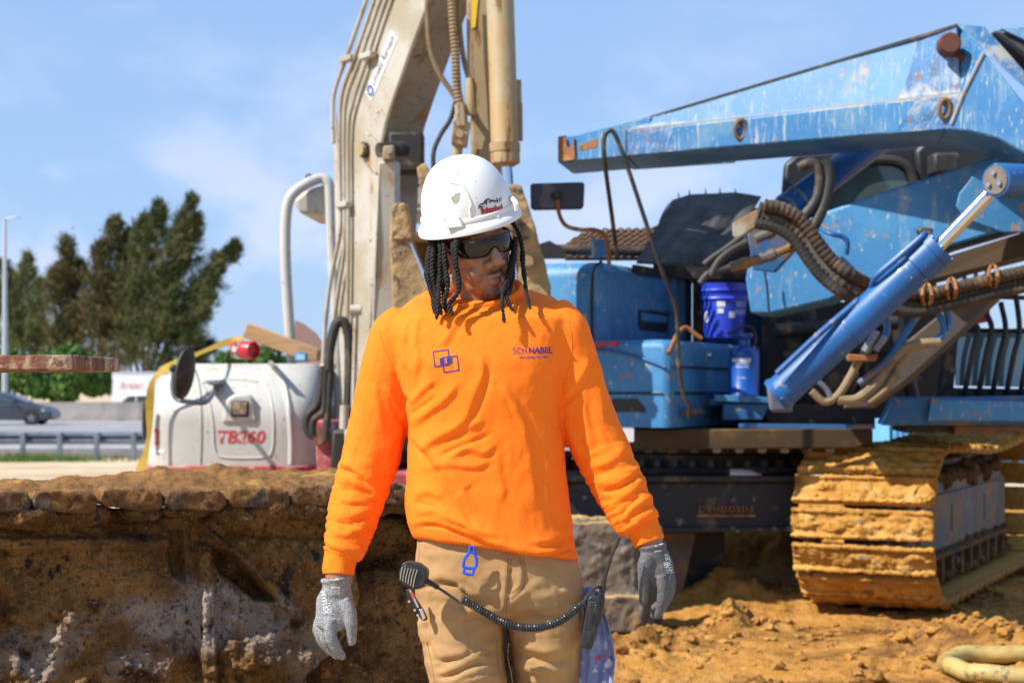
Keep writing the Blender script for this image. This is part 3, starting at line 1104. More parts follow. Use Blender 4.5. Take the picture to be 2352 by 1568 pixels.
clay = clay * (1 - gm_[:, None]) + np.array([0.30, 0.255, 0.225]) * gm_[:, None]
at_ = so_.data.color_attributes.new('clay', 'FLOAT_COLOR', 'POINT')
at_.data.foreach_set('color', np.concatenate([clay, np.ones((len(nv_), 1))], 1).ravel())
mk('inner_frame', G().hexa([ntp(a, b, c) for c in (0.15, 0.9) for a, b in ((-0.4, 0.45), (1.1, 0.45), (1.1, 0.5), (-0.4, 0.5))]), M_caked, ntr)
mk('sprocket', pit(G().lathe([(0.05, 0), (0.40, 0), (0.42, 0.03), (0.42, 0.10), (0.05, 0.12)], ntp(1.16, 0.28, 0.54), NT_W, 28), 0.015, 0.012, 9, 1), M_caked, ntr, angle=0)
mk('drive_motor', pit(G().lathe([(0.05, 0), (0.20, 0), (0.25, 0.05), (0.25, 0.16), (0.05, 0.18)], ntp(1.16, 0.12, 0.54), NT_W, 24), 0.013, 0.014, 9, 1), M_caked, ntr, angle=0)

# rusty steel plate reaching in from the left, on its post
M_rust = mat('flaking_rust_paint', (0.20, 0.075, 0.045), 0.85, layers=[((0.42, 0.30, 0.18), 9, 0.50, 0.60, (1, 1, 0.35)), ((0.09, 0.04, 0.03), 20, 0.5, 0.66), ((0.5, 0.42, 0.32), 30, 0.62, 0.7)], bump=[(40, 0.7, 0.006)])
pk_ = thing('steel_plate', Vector((P(-300, 0, 4.3).x, 4.4, 0)), 'thick rusty steel plate on a post, jutting in at the left picture edge', 'steel plate')
g = G().prism([P(160, 815, 4.2), P(160, 849, 4.2), P(-420, 851, 4.2), P(-420, 817, 4.2)], (0.03, 0.42, 0))
mk('plate', pit(g, 0.008, 0.004, 30, 1), M_rust, pk_, angle=0)
mk('post', G().prism([P(-330, 851, 4.3), P(-270, 851, 4.3), P(-270, 2130, 4.3), P(-330, 2130, 4.3)], (0, 0.2, 0)), M_rust, pk_, bevel=0.005)

# block of caked concrete right of the man
M_block = mat('sand_caked_concrete', (0.15, 0.118, 0.09), 0.95, layers=[((0.22, 0.13, 0.055), 5, 0.52, 0.68), ((0.27, 0.25, 0.24), 7, 0.56, 0.70), ((0.08, 0.055, 0.038), 12, 0.56, 0.68), ((0.44, 0.28, 0.10), 3, 0.62, 0.80, None, 0.30)],
              bump=[(20, 0.7, 0.02), (90, 0.5, 0.006)], spec=0.15)
g = G().prism([P(1180, 1195, 9.7), P(1425, 1203, 9.7), P(1462, 1230, 9.7), P(1462, 1452, 9.7), P(1180, 1452, 9.7)], (0.2, 0.45, 0))
g.prism([P(1300, 1372, 9.6), P(1475, 1368, 9.6), P(1478, 1452, 9.6), P(1300, 1452, 9.6)], (0.1, 0.5, 0))
v, n, f = remesh(g, 0.014, 2)
v = v + n * (fbm(v * 5, 5, 0.6) * 0.026 + np.clip(fbm(v * 18 + 3, 3), 0, 1) * 0.025)[:, None]
b = mk('concrete_block', (v, f), M_block, angle=0)
b.data.shade_smooth()
tag(b, 'sand-caked grey concrete block on the ground, right behind the worker', 'concrete block')
# ================================================================== white mini excavator
M_wpaint = mat('dirty_white_paint', (0.47, 0.46, 0.425), 0.42, layers=[
    ((0.40, 0.385, 0.35), 1.6, 0.45, 0.72), ((0.42, 0.29, 0.15), 7.5, 0.60, 0.70, (1, 1, 0.5), 0, 0.9), ((0.36, 0.21, 0.08), 22, 0.62, 0.69, None, 0, 0.9)], bump=[(3, 0.06, 0.02)], coat=0.15)
M_boom = mat('dirty_cream_boom_paint', (0.43, 0.40, 0.345), 0.5, layers=[
    ((0.33, 0.28, 0.20), 2.2, 0.42, 0.66), ((0.30, 0.17, 0.065), 8, 0.56, 0.70, (1, 1, 0.4), 0, 0.9), ((0.17, 0.08, 0.03), 26, 0.61, 0.69, None, 0, 0.9)], bump=[(6, 0.08, 0.01)])
M_tan = mat('sand_stained_tan_paint', (0.33, 0.265, 0.155), 0.65, layers=[
    ((0.34, 0.215, 0.085), 3, 0.45, 0.66, (1, 1, 0.5)), ((0.17, 0.07, 0.025), 6, 0.55, 0.65, (2, 2, 0.4), 0, 0.9), ((0.36, 0.22, 0.09), 18, 0.58, 0.72)], bump=[(20, 0.2, 0.006)])
M_bucket = mat('sand_caked_bucket_steel', (0.30, 0.20, 0.095), 0.8, 0.1, layers=[((0.44, 0.29, 0.12), 5, 0.45, 0.65), ((0.085, 0.06, 0.04), 8, 0.55, 0.66), ((0.10, 0.045, 0.02), 20, 0.6, 0.7)], bump=[(26, 0.6, 0.012)])
M_bucket_in = mat('dark_inner_bucket_steel', (0.075, 0.05, 0.028), 0.7, 0.1, layers=[((0.22, 0.13, 0.05), 6, 0.5, 0.7)], bump=[(26, 0.6, 0.012)])  # inside of the bucket, darker than its outer steel
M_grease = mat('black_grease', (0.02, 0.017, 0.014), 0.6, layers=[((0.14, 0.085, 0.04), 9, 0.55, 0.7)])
M_hose = mat('dusty_black_hose', (0.028, 0.025, 0.022), 0.6, layers=[((0.16, 0.10, 0.05), 7, 0.52, 0.72)])
M_hose_tan = mat('sand_covered_hose', (0.25, 0.18, 0.10), 0.85, layers=[((0.13, 0.09, 0.055), 9, 0.5, 0.7)])
M_chrome = mat('chrome_rod', (0.62, 0.66, 0.74), 0.12, 1.0)
M_redpaint = mat('faded_red_paint', (0.42, 0.055, 0.06), 0.6, layers=[((0.55, 0.30, 0.30), 5, 0.46, 0.66), ((0.55, 0.50, 0.46), 12, 0.58, 0.68), ((0.28, 0.16, 0.08), 6, 0.6, 0.72)], bump=[(20, 0.2, 0.006)])
M_decal_red = mat('worn_red_decal', (0.52, 0.035, 0.04), 0.55, layers=[((0.55, 0.47, 0.43), 14, 0.58, 0.66)])
M_decal_white = mat('white_decal', (0.76, 0.76, 0.75), 0.5)
M_decal_grey = mat('dark_grey_decal', (0.09, 0.09, 0.10), 0.5)
M_decal_blue = mat('blue_decal', (0.03, 0.10, 0.42), 0.5)
M_lens = mat('muddy_lamp_lens', (0.16, 0.12, 0.08), 0.3, layers=[((0.36, 0.26, 0.14), 18, 0.48, 0.6)])
M_yellow = mat('yellow_tape', (0.75, 0.50, 0.04), 0.6)

EX = thing('mini_excavator', P(560, 0, 13.2) * Vector((1, 1, 0)) if False else Vector((P(560, 0, 13.2).x, 13.2, 0.0)),
           'white mini excavator with open canopy and raised boom, behind the worker', 'excavator')
HD = 12.6
# --- engine hood: stacked rounded footprints, closing over the top
def hood_ring(z, xl, xr, y0, y1, n=52, e=5.0):
    out = []
    for k in range(n):
        a = 2 * math.pi * k / n
        c, s = math.cos(a), math.sin(a)
        out.append(Vector(((xl + xr) / 2 + (xr - xl) / 2 * math.copysign(abs(c) ** (2 / e), c), (y0 + y1) / 2 + (y1 - y0) / 2 * math.copysign(abs(s) ** (2 / e), s), z)))
    return out


xl, xr = P(318, 0, HD).x, P(735, 0, HD).x
zb, zt = P(0, 1070, HD).z, P(0, 833, HD).z
rows = []
for k in range(13):
    t = k / 12
    z = zb + (zt - zb) * math.sin(t * math.pi / 2) ** (0.9) if k else zb
    ins = 0.40 * (1 - math.cos(max(0, (z - zb) / (zt - zb) - 0.45) / 0.55 * math.pi / 2)) if z > zb else 0
    rows.append(hood_ring(z, xl + ins * 0.42, xr - ins * 0.05, HD - 0.02 + ins * 0.9, HD + 1.5 - ins * 0.3))
mk('engine_hood', G().loft(rows), M_wpaint, EX, angle=50, fixn=True)
hv = G().loft(rows)
HOOD = bvh_of(hv.verts(), hv.f)


def on_hood(x, y, off=0.0):
    o = Vector((0, 0, CAM_H))
    d = (P(x, y, 10) - o).normalized()
    h = HOOD.ray_cast(o, d)
    return (h[0] - d * off) if h[0] is not None else P(x, y, HD - off)


def hood_strip(name, pts, r, m, sm=5):
    pts = [Vector((*q, 0)) for q in pts]
    pts, _ = catmull(pts, [1] * len(pts), sm)
    return mk(name, G().tube([on_hood(q.x, q.y, 0.0) for q in pts], r, 8), m, EX)


hood_strip('hood_rib', [(622, 834), (648, 868), (662, 930), (668, 1000), (668, 1066)], 0.022, M_wpaint)
hood_strip('panel_seam', [(446, 843), (458, 880), (463, 930), (464, 1000), (462, 1066)], 0.004, M_black)
hood_strip('panel_rim', [(462, 880), (520, 872), (600, 880), (625, 930), (628, 1000), (622, 1040), (600, 1050), (520, 1050), (494, 1035), (488, 960), (475, 905), (462, 880)], 0.008, M_wpaint, 4)
for (x0, x1, y) in ((400, 600, 1066),):
    pass
# work lamp in its trapezoid housing
trap = [(520, 915), (537, 905), (572, 905), (580, 915), (592, 968), (508, 972)]
q0 = on_hood(550, 940)
mk('lamp_housing', G().prism([P(a, b, q0.y - 0.035) for a, b in trap], (0, 0.14, 0)), M_wpaint, EX, bevel=0.02, fixn=True)
mk('work_lamp', G().prism([P(a, b, q0.y - 0.05) for a, b in ((530, 920), (571, 920), (571, 957), (530, 957))], (0, 0.05, 0)), M_grease, EX, bevel=0.012, fixn=True)
mk('lamp_lens', G().prism([P(a, b, q0.y - 0.056) for a, b in ((534, 924), (567, 924), (567, 953), (534, 953))], (0, 0.02, 0)), M_lens, EX, bevel=0.006, fixn=True)
tv, tf = text2d('TB260', 1.0, 0.018, 0.18)
tw = tv[:, 0].max() - tv[:, 0].min()
th = tv[:, 1].max() - tv[:, 1].min()
sc = (608 - 498) / FPX * (HD) / tw
sh = 30 / FPX * HD / th
decal('model_lettering', tv, tf, P(552, 1004, HD), (sc, 0, 0), (0, 0, sh), M_decal_red, EX, HOOD, (0, 1, 0), 0.004, 0.12)
decal('side_lettering', tv, tf, P(354, 1006, HD), (sc * 0.16, 0, 0), (0, 0, sh * 1.3), M_decal_red, EX, HOOD, (0.25, 1, 0), 0.004, 0.12)
sq = (np.array([(-1, -1, 0), (1, -1, 0), (1, 1, 0), (-1, 1, 0)], float), [(0, 1, 2, 3)])
decal('side_stripe', *sq, P(355, 1036, HD), (0.07, 0, 0), (0, 0, 0.012), M_decal_white, EX, HOOD, (0.2, 1, 0), 0.004, 0.3)
decal('side_sticker', *sq, P(352, 872, HD), (0.03, 0, 0), (0, 0, 0.03), M_decal_white, EX, HOOD, (0.2, 1, 0), 0.004, 0.3)
hood_strip('grab_slot', [(333, 925), (332, 960), (333, 1010)], 0.02, M_grease)
# red base band and platform
rb = [hood_ring(z, xl - 0.045, xr + 0.02, HD - 0.05, HD + 1.5) for z in (zb - 0.09, zb + 0.004)]
mk('base_frame', G().loft(rb), M_redpaint, EX, bevel=0.01, fixn=True)
mk('platform', G().box((P(560, 0, 13).x, 12.9, 0.62), (P(980, 0, 13).x + 0.2, 14.9, 0.74)), M_redpaint, EX, bevel=0.02)
mk('seat_console', G().box((P(770, 0, 13.6).x, 13.6, 0.74), (P(960, 0, 13.6).x, 14.6, 1.25)), M_grease, EX, bevel=0.05)
# crawler base
for s, xx in ((0, P(400, 0, 13.2).x), (1, P(960, 0, 13.2).x)):
    pr = [(12.4, 0.28), (12.55, 0.06), (12.75, 0.0), (14.75, 0.0), (14.95, 0.06), (15.1, 0.28), (14.95, 0.5), (14.75, 0.56), (12.75, 0.56), (12.55, 0.5)]
    mk('rubber_track', G().prism([(xx, a, b) for a, b in pr], (0.38, 0, 0)), M_hose, EX, bevel=0.03, fixn=True)
mk('undercarriage', G().box((P(430, 0, 13.2).x, 13.2, 0.3), (P(960, 0, 13.2).x, 14.3, 0.62)), M_grease, EX)
# --- canopy
cd = 13.3
mk('canopy_post', G().tube([P(672, 835, cd), P(664, 740, cd), P(656, 600, cd), P(657, 500, cd), P(668, 452, cd), P(700, 425, cd + 0.05), P(735, 410, cd + 0.1), P(752, 418, cd + 0.1), P(757, 445, cd + 0.1), P(762, 560, cd + 0.1), P(775, 760, cd + 0.1), P(780, 1000, cd + 0.1)], 0.042, 14, smooth=6), M_wpaint, EX)
mk('canopy_post', G().tube([P(1065, 860, cd), P(1062, 700, cd), P(1058, 560, cd), P(1050, 470, cd)], 0.042, 14, smooth=6), M_wpaint, EX)
mk('canopy_roof', G().prism([P(672, 462, cd + 0.1), P(700, 436, cd + 0.1), P(760, 420, cd + 0.1), P(1060, 420, cd + 0.1), P(1075, 470, cd + 0.1), P(1075, 492, cd + 0.1), P(690, 492, cd + 0.1)], (0, 1.3, 0.05)), M_boom, EX, bevel=0.03, fixn=True)
mk('roof_stripe', G().prism([P(930, 466, cd + 0.09), P(1000, 466, cd + 0.09), P(1000, 470, cd + 0.09), P(930, 470, cd + 0.09)], (0, 0.02, 0)), M_redpaint, EX)
mk('lifting_eye', G().tube([P(710 + 7 * math.cos(a), 408 + 7 * math.sin(a), cd + 0.2) for a in np.linspace(0, 6.0, 12)], 0.008, 8), M_grease, EX)
mk('rear_gusset', G().prism([P(678, 735, cd + 0.2), P(700, 745, cd + 0.2), P(725, 765, cd + 0.2), P(742, 790, cd + 0.2), P(745, 835, cd + 0.2), P(672, 835, cd + 0.2)], (0, 0.05, 0)), mat('dusty_red_brown_paint', (0.33, 0.20, 0.17), 0.7, layers=[((0.42, 0.27, 0.18), 5, 0.5, 0.7)]), EX, fixn=True)
mk('roof_lamp', G().prism([P(918, 378, 12.6), P(968, 376, 12.6), P(970, 415, 12.6), P(916, 417, 12.6)], (0, 0.09, 0)), M_grease, EX, bevel=0.015, fixn=True)
mk('roof_lamp_lens', G().prism([P(922, 382, 12.59), P(964, 380, 12.59), P(965, 411, 12.59), P(921, 413, 12.59)], (0, 0.02, 0)), mat('dusty_lamp_glass', (0.20, 0.19, 0.18), 0.25), EX, bevel=0.005, fixn=True)
mk('lamp_bracket', G().tube([P(915, 425, 12.62), P(975, 425, 12.62)], 0.014, 8), M_grease, EX)

# --- boom: profile in its own upright plane, swung to the right
BA = R(36)
BU = Vector((math.sin(BA), -math.cos(BA), 0))
BL = Vector((math.cos(BA), math.sin(BA), 0))
BO = P(800, 1000, 12.1)


def bsolve(x, y, off=0.0):
    """point of the boom's left side plane that stands at picture position x, y"""
    o = BO + BL * off
    k = (x - CX) / FPX
    r = (k * o.y - o.x) / (BU.x - k * BU.y)
    q = o + BU * r
    return Vector((q.x, q.y, CAM_H + (HY - y) / FPX * q.y))


BW = 0.33
outer = [(792, 1040), (778, 800), (770, 600), (766, 400), (765, 300), (775, 250), (800, 175), (830, 90), (862, 0), (905, -120), (960, -270)]
inner = [(1075, -300), (1025, -110), (985, 0), (940, 120), (908, 210), (885, 280), (874, 330), (870, 420), (864, 560), (852, 720), (842, 880), (834, 1040)]
bp = [bsolve(*q) for q in outer + inner]
# two side plates, top and bottom plates, recessed mouth behind the cylinder
mk('boom', G().prism(bp, BL * BW), M_boom, EX, bevel=0.012, fixn=True)
M_boom_dirty = mat('grimy_boom_underside', (0.30, 0.245, 0.165), 0.65, layers=[((0.22, 0.15, 0.08), 2.5, 0.45, 0.66), ((0.30, 0.16, 0.05), 7, 0.56, 0.70), ((0.10, 0.055, 0.025), 5, 0.58, 0.72), ((0.14, 0.06, 0.02), 28, 0.60, 0.69)])
g = G()
ip = [bsolve(*q) for q in inner]
for k in range(len(ip) - 1):
    a_, b_ = ip[k], ip[k + 1]
    t_ = (b_ - a_).normalized()
    n_ = BL.cross(t_).normalized()
    if n_.y > 0:
        n_ = -n_
    c_ = [a_ + n_ * 0.006 + BL * 0.012, b_ + n_ * 0.006 + BL * 0.012, b_ + n_ * 0.006 + BL * (BW - 0.012), a_ + n_ * 0.006 + BL * (BW - 0.012)]
    g.add(c_, [(0, 1, 2, 3)])
mk('boom_bottom_plate', g, M_boom_dirty, EX, angle=0).modifiers.new('solid', 'SOLIDIFY').thickness = 0.005
mk('boom_side_plate', G().prism([p - BL * 0.022 for p in [bsolve(*q) for q in [(872, 332), (880, 345), (888, 372), (880, 395), (868, 400), (838, 372), (826, 350), (845, 300)]]], BL * 0.018), M_boom, EX, bevel=0.006, fixn=True)
pin = bsolve(838, 345, -0.03)
mk('boom_pin', G().lathe([(0.055, 0), (0.055, BW + 0.06), (0.02, BW + 0.06)], pin - BL * 0.02, BL, 20), M_grease, EX)
mk('boom_pin_cap', G().lathe([(0.02, 0), (0.04, 0.0), (0.045, 0.03), (0.05, 0.03)], pin - BL * 0.04, BL, 16), M_tan, EX)
pin2 = bsolve(900, 345, 0.02)
mk('cylinder_mount', G().box((pin2.x - 0.02, pin2.y - 0.06, pin2.z - 0.16), (pin2.x + 0.22, pin2.y + 0.12, pin2.z + 0.12)), M_grease, EX, bevel=0.02)
mk('mount_pin', G().cyl(P(870, 345, 11.3), P(932, 342, 11.42), 0.05), M_grease, EX)
# boom cylinder in its guard
cg = [P(868, 372, 11.15), P(910, 368, 11.15), P(910, 600, 11.2), P(905, 800, 11.3), P(900, 1000, 11.4), P(850, 1000, 11.4), P(852, 800, 11.3), P(860, 560, 11.2)]
mk('cylinder_guard', G().prism(cg, (0.02, 0.12, 0)), M_boom, EX, bevel=0.012, fixn=True)
mk('guard_bracket', G().prism([P(880, 335, 11.12), P(905, 333, 11.12), P(906, 366, 11.12), P(878, 368, 11.12)], (0, 0.06, 0)), M_tan, EX, bevel=0.01, fixn=True)
mk('guard_bolt', G().lathe([(0.002, 0), (0.022, 0.0), (0.022, 0.03), (0.002, 0.03)], P(892, 346, 11.08), (0, 1, 0), 6), M_boom, EX)
# steel pipes along the left side
pipes = [[(895, -160), (845, -10), (800, 120), (770, 205), (764, 260), (766, 330)],
         [(905, -130), (860, 0), (812, 140), (786, 215), (780, 300), (782, 470), (780, 540), (760, 640), (748, 740), (742, 840)],
         [(918, -120), (872, 5), (824, 145), (797, 222), (790, 300), (792, 480), (790, 580), (778, 660), (765, 760), (760, 840)],
         [(930, -110), (884, 10), (838, 150), (812, 230), (800, 300), (800, 480), (799, 640), (797, 760)]]
for k, pp in enumerate(pipes):
    mk('hydraulic_pipe', G().tube([bsolve(a, b, -0.035) for a, b in pp], 0.016, 8, smooth=5), M_boom, EX)
for (a, b) in ((790, 470), (800, 135), (845, 128), (752, 842)):
    q = bsolve(a, b, -0.04)
    mk('pipe_clamp', G().hexa([q + BU * i + BL * j + Vector((0, 0, k)) for k in (-0.02, 0.02) for i, j in ((-0.075, -0.03), (0.075, -0.03), (0.075, 0.03), (-0.075, 0.03))]), M_boom, EX, bevel=0.006)
# hire company sticker
s0, s1 = bsolve(846, 222, -0.004), bsolve(906, 78, -0.004)
ax = (s1 - s0)
up = (bsolve(832, 205, -0.004) - s0).normalized()
L = ax.length
up = (up - ax.normalized() * up.dot(ax.normalized())).normalized()
hw = 0.052
mk('hire_sticker', ([s0 - up * hw, s1 - up * hw, s1 + up * hw, s0 + up * hw], [(0, 1, 2, 3)]), M_decal_white, EX, angle=0)
tv, tf = text2d('United Rentals', 1.0, 0.016, 0.0, 'LEFT')
kx = L * 0.78 / (tv[:, 0].max())
decal('sticker_lettering', tv, tf, s0 + ax * 0.19 - BL * 0.009, ax.normalized() * kx, up * kx * 1.25, M_decal_grey, EX)
ring = G()
cc = s0 + ax * 0.10 - BL * 0.009
for k in range(20):
    a0, a1 = 2 * math.pi * k / 20, 2 * math.pi * (k + 1) / 20
    e = lambda a, r: cc + ax.normalized() * math.cos(a) * r + up * math.sin(a) * r * 1.1
    ring.add([e(a0, 0.022), e(a0, 0.038), e(a1, 0.038), e(a1, 0.022)], [(0, 1, 2, 3)])
mk('sticker_emblem', ring, M_decal_blue, EX, angle=0)
# swing post, bracket and hoses at the foot
mk('swing_bracket', G().prism([P(722, 966, 12.3), P(740, 963, 12.3), P(752, 970, 12.3), P(772, 1090, 12.3), P(726, 1090, 12.3)], (0.1, 0.30, 0)), M_redpaint, EX, bevel=0.015, fixn=True)
mk('bracket_pin', G().lathe([(0.03, 0), (0.062, 0), (0.062, 0.05), (0.03, 0.05)], P(730, 1000, 12.26), (0, 1, 0), 18), M_rust, EX)
mk('swing_post', G().prism([P(760, 985, 12.2), P(860, 985, 12.2), P(870, 1095, 12.2), P(755, 1095, 12.2)], (0.1, 0.45, 0)), M_grease, EX, bevel=0.03, fixn=True)
for pts, r in (([(742, 840), (738, 890), (728, 930), (706, 955), (705, 985), (722, 1005)], 0.030), ([(748, 845), (746, 890), (744, 940), (720, 965), (716, 1000)], 0.030),
               ([(755, 850), (758, 800), (772, 745), (790, 740), (802, 780), (802, 880), (798, 960)], 0.036), ([(760, 850), (756, 900), (752, 960), (748, 1010)], 0.028)):
    mk('hose', G().tube([P(a, b, 11.75) for a, b in pts], r, 10, smooth=6), M_hose, EX)
mk('grease_pipe', G().tube([P(832, 960, 11.6), P(816, 968, 11.6), P(812, 940, 11.6), P(818, 720, 11.6)], 0.018, 8, smooth=4), M_boom, EX)
mk('pipe_elbow', G().tube([P(805, 712, 11.6), P(830, 712, 11.6)], 0.036, 12), M_boom, EX)
mk('hose_sleeve', G().tube([P(790, 985, 11.6), P(792, 930, 11.6)], 0.032, 12), M_boom, EX)

# --- stick with its cylinder
sd = 10.35
mk('stick', G().prism([P(1078, -420, sd), P(1172, -420, sd), P(1168, 60, sd), P(1165, 300, sd), P(1158, 470, sd), P(1078, 470, sd), P(1080, 300, sd), P(1072, 180, sd), P(1070, 60, sd)], (0.03, 0.22, 0)), M_tan, EX, bevel=0.02, fixn=True)
mk('boom_stick_joint', G().prism([P(1000, -420, sd + 0.1), P(1180, -420, sd + 0.1), P(1180, -240, sd + 0.1), P(1000, -200, sd + 0.1)], (0, 0.35, 0)), M_boom, EX, bevel=0.02, fixn=True)
mk('stick_cylinder', G().lathe([(0.02, 0), (0.078, 0), (0.082, 0.02), (0.082, 1.52), (0.088, 1.53), (0.088, 1.62), (0.05, 1.64)], P(1141, -250, sd - 0.2), (P(1160, 352, sd - 0.2) - P(1141, -250, sd - 0.2)), 26), M_tan, EX)
mk('cylinder_collar', G().lathe([(0.06, 0), (0.092, 0), (0.092, 0.05), (0.06, 0.05)], P(1159, 330, sd - 0.2), (0.03, 0, -1), 26), M_tan, EX)
mk('cylinder_rod', G().cyl(P(1160, 345, sd - 0.2), P(1186, 660, sd - 0.2), 0.034), M_chrome, EX)
mk('side_tube', G().lathe([(0.01, 0), (0.03, 0), (0.03, 0.35), (0.01, 0.36)], P(1186, 185, sd - 0.05), (0.02, 0, -1), 14), M_tan, EX)
mk('side_fitting', G().prism([P(1182, 235, sd - 0.1), P(1200, 235, sd - 0.1), P(1201, 320, sd - 0.1), P(1184, 320, sd - 0.1)], (0, 0.1, 0)), M_tan, EX, bevel=0.008, fixn=True)
mk('warning_stripe', G().prism([P(1082, -40, sd - 0.006), P(1102, -40, sd - 0.006), P(1092, 62, sd - 0.006), P(1083, 66, sd - 0.006)], (0, 0.008, 0)), M_yellow, EX, fixn=True)


def ribbed(pts, r, n, amp=0.12, seg=10):
    """hose with a spiral guard: radius pulses along its length"""
    pts, _ = catmull([Vector(p) for p in pts], [1] * len(pts), 14)
    L = [0]
    for i in range(1, len(pts)):
        L.append(L[-1] + (pts[i] - pts[i - 1]).length)
    out, rad = [], []
    N = int(L[-1] / (r * 0.22))
    N = min(N, 700)
    for k in range(N + 1):
        s = L[-1] * k / N
        i = min(max(np.searchsorted(L, s) - 1, 0), len(pts) - 2)
        t = (s - L[i]) / max(L[i + 1] - L[i], 1e-9)
        out.append(pts[i].lerp(pts[i + 1], float(min(max(t, 0), 1))))
        rad.append(r * (1 + amp * (1 if k % 4 < 2 else -1)))
    return G().tube(out, rad, seg)


mk('stick_hose', ribbed([P(984, -60, sd - 0.1), P(982, 30, sd - 0.1), P(988, 110, sd - 0.1), P(1010, 170, sd - 0.1), P(1040, 215, sd - 0.1), P(1062, 250, sd - 0.1)], 0.017, 60), M_hose_tan, EX)
mk('stick_hose', ribbed([P(1036, -60, sd - 0.12), P(1040, 40, sd - 0.12), P(1046, 120, sd - 0.12), P(1050, 200, sd - 0.12), P(1058, 245, sd - 0.12)], 0.026, 60), M_hose_tan, EX)
mk('stick_hose', ribbed([P(1052, -60, sd - 0.1), P(1056, 60, sd - 0.1), P(1066, 140, sd - 0.1), P(1078, 185, sd - 0.1)], 0.016, 60), M_hose_tan, EX)
mk('black_hose', ribbed([P(1046, 235, sd - 0.1), P(1034, 275, sd - 0.1), P(1012, 310, sd - 0.1), P(996, 350, sd - 0.1), P(996, 400, sd - 0.1)], 0.015, 60, 0.05), M_hose, EX)
mk('hose_coupling', G().lathe([(0.02, 0), (0.034, 0), (0.034, 0.06), (0.04, 0.06), (0.04, 0.13), (0.028, 0.14)], P(1057, 240, sd - 0.14), (0.06, 0, -1), 6), M_tan, EX)
mk('hose_coupling', G().lathe([(0.014, 0), (0.022, 0), (0.034, 0.05), (0.034, 0.20), (0.028, 0.22)], P(1080, 180, sd - 0.12), (0.03, 0, -1), 12), M_tan, EX)
mk('valve_block', G().prism([P(1042, 275, sd - 0.16), P(1080, 280, sd - 0.16), P(1072, 336, sd - 0.16), P(1036, 330, sd - 0.16)], (0, 0.10, 0)), M_tan, EX, bevel=0.008, fixn=True)
mk('valve_bolt', G().lathe([(0.004, 0), (0.026, 0), (0.026, 0.03), (0.004, 0.03)], P(1056, 307, sd - 0.19), (0, 1, 0), 6), M_tan, EX)
mk('valve_pipe', G().tube([P(1052, 332, sd - 0.1), P(1048, 365, sd - 0.1), P(1045, 420, sd - 0.1)], 0.032, 12), M_tan, EX)

# --- bucket hanging behind the worker's head
bd = 10.0
lip = [(897, 480), (908, 464), (930, 466), (936, 500), (944, 545), (962, 600), (985, 655), (1005, 690), (1000, 760), (910, 760), (900, 700), (895, 600), (893, 540)]
mk('bucket_side', pit(G().prism([P(a, b, bd) for a, b in lip], (0.02, 0.06, 0)), 0.009, 0.006, 14, 1), M_bucket, EX, angle=0)
lip2 = [(1183, 420), (1198, 425), (1222, 500), (1248, 590), (1264, 655), (1262, 760), (1190, 760), (1190, 600)]
mk('bucket_side', pit(G().prism([P(a, b, bd + 0.1) for a, b in lip2], (0.0, 0.10, 0)), 0.009, 0.008, 14, 1), M_bucket, EX, angle=0)
g = G()
rows = []
for k in range(9):
    t = k / 8
    y = 545 + 215 * t
    dd = bd + 0.08 + 0.42 * math.sin(t * math.pi) ** 0.8
    rows.append([P(925 + 20 * t, y, dd), P(1215 + 40 * t, y, dd), P(1215 + 40 * t, y, dd + 0.03), P(925 + 20 * t, y, dd + 0.03)])
mk('bucket_shell', G().loft(rows), M_bucket_in, EX, fixn=True)
mk('bucket_edge', G().tube([P(932, 545, bd + 0.06), P(1200, 545, bd + 0.10)], 0.03, 8), M_bucket, EX)
mk('lip_plate', G().prism([P(940, 556, bd - 0.004), P(946, 560, bd - 0.004), P(1002, 690, bd - 0.004), P(994, 692, bd - 0.004)], (0, 0.03, 0)), M_chrome, EX, fixn=True)
for (x0, y0) in ((905, 470), (978, 470), (1060, 465), (1140, 462)):
    tg = G().prism([P(x0 - 8, y0 + 80, bd - 0.02), P(x0 - 6, y0 + 10, bd - 0.02), P(x0 + 6, y0 - 6, bd - 0.02), P(x0 + 26, y0 - 2, bd - 0.02), P(x0 + 32, y0 + 30, bd - 0.02), P(x0 + 40, y0 + 80, bd - 0.02)], (0, 0.09, 0))
    mk('bucket_tooth', pit(tg, 0.009, 0.012, 16, 2), M_bucket, EX, angle=0)
mk('bucket_link', pit(G().prism([P(958, 385, bd + 0.25), P(975, 372, bd + 0.25), P(992, 400, bd + 0.25), P(1000, 470, bd + 0.25), P(972, 470, bd + 0.25)], (0, 0.06, 0)), 0.01, 0.008, 12, 1), M_bucket, EX, angle=0)
mk('bucket_ear', G().prism([P(1080, 440, bd + 0.1), P(1190, 420, bd + 0.1), P(1205, 560, bd + 0.1), P(1080, 560, bd + 0.1)], (0, 0.3, 0)), M_bucket, EX, bevel=0.02, fixn=True)
mk('side_bolt', G().lathe([(0.004, 0), (0.035, 0), (0.035, 0.06), (0.004, 0.06)], P(1212, 600, bd + 0.02), (0, 1, 0), 12), M_bucket, EX)

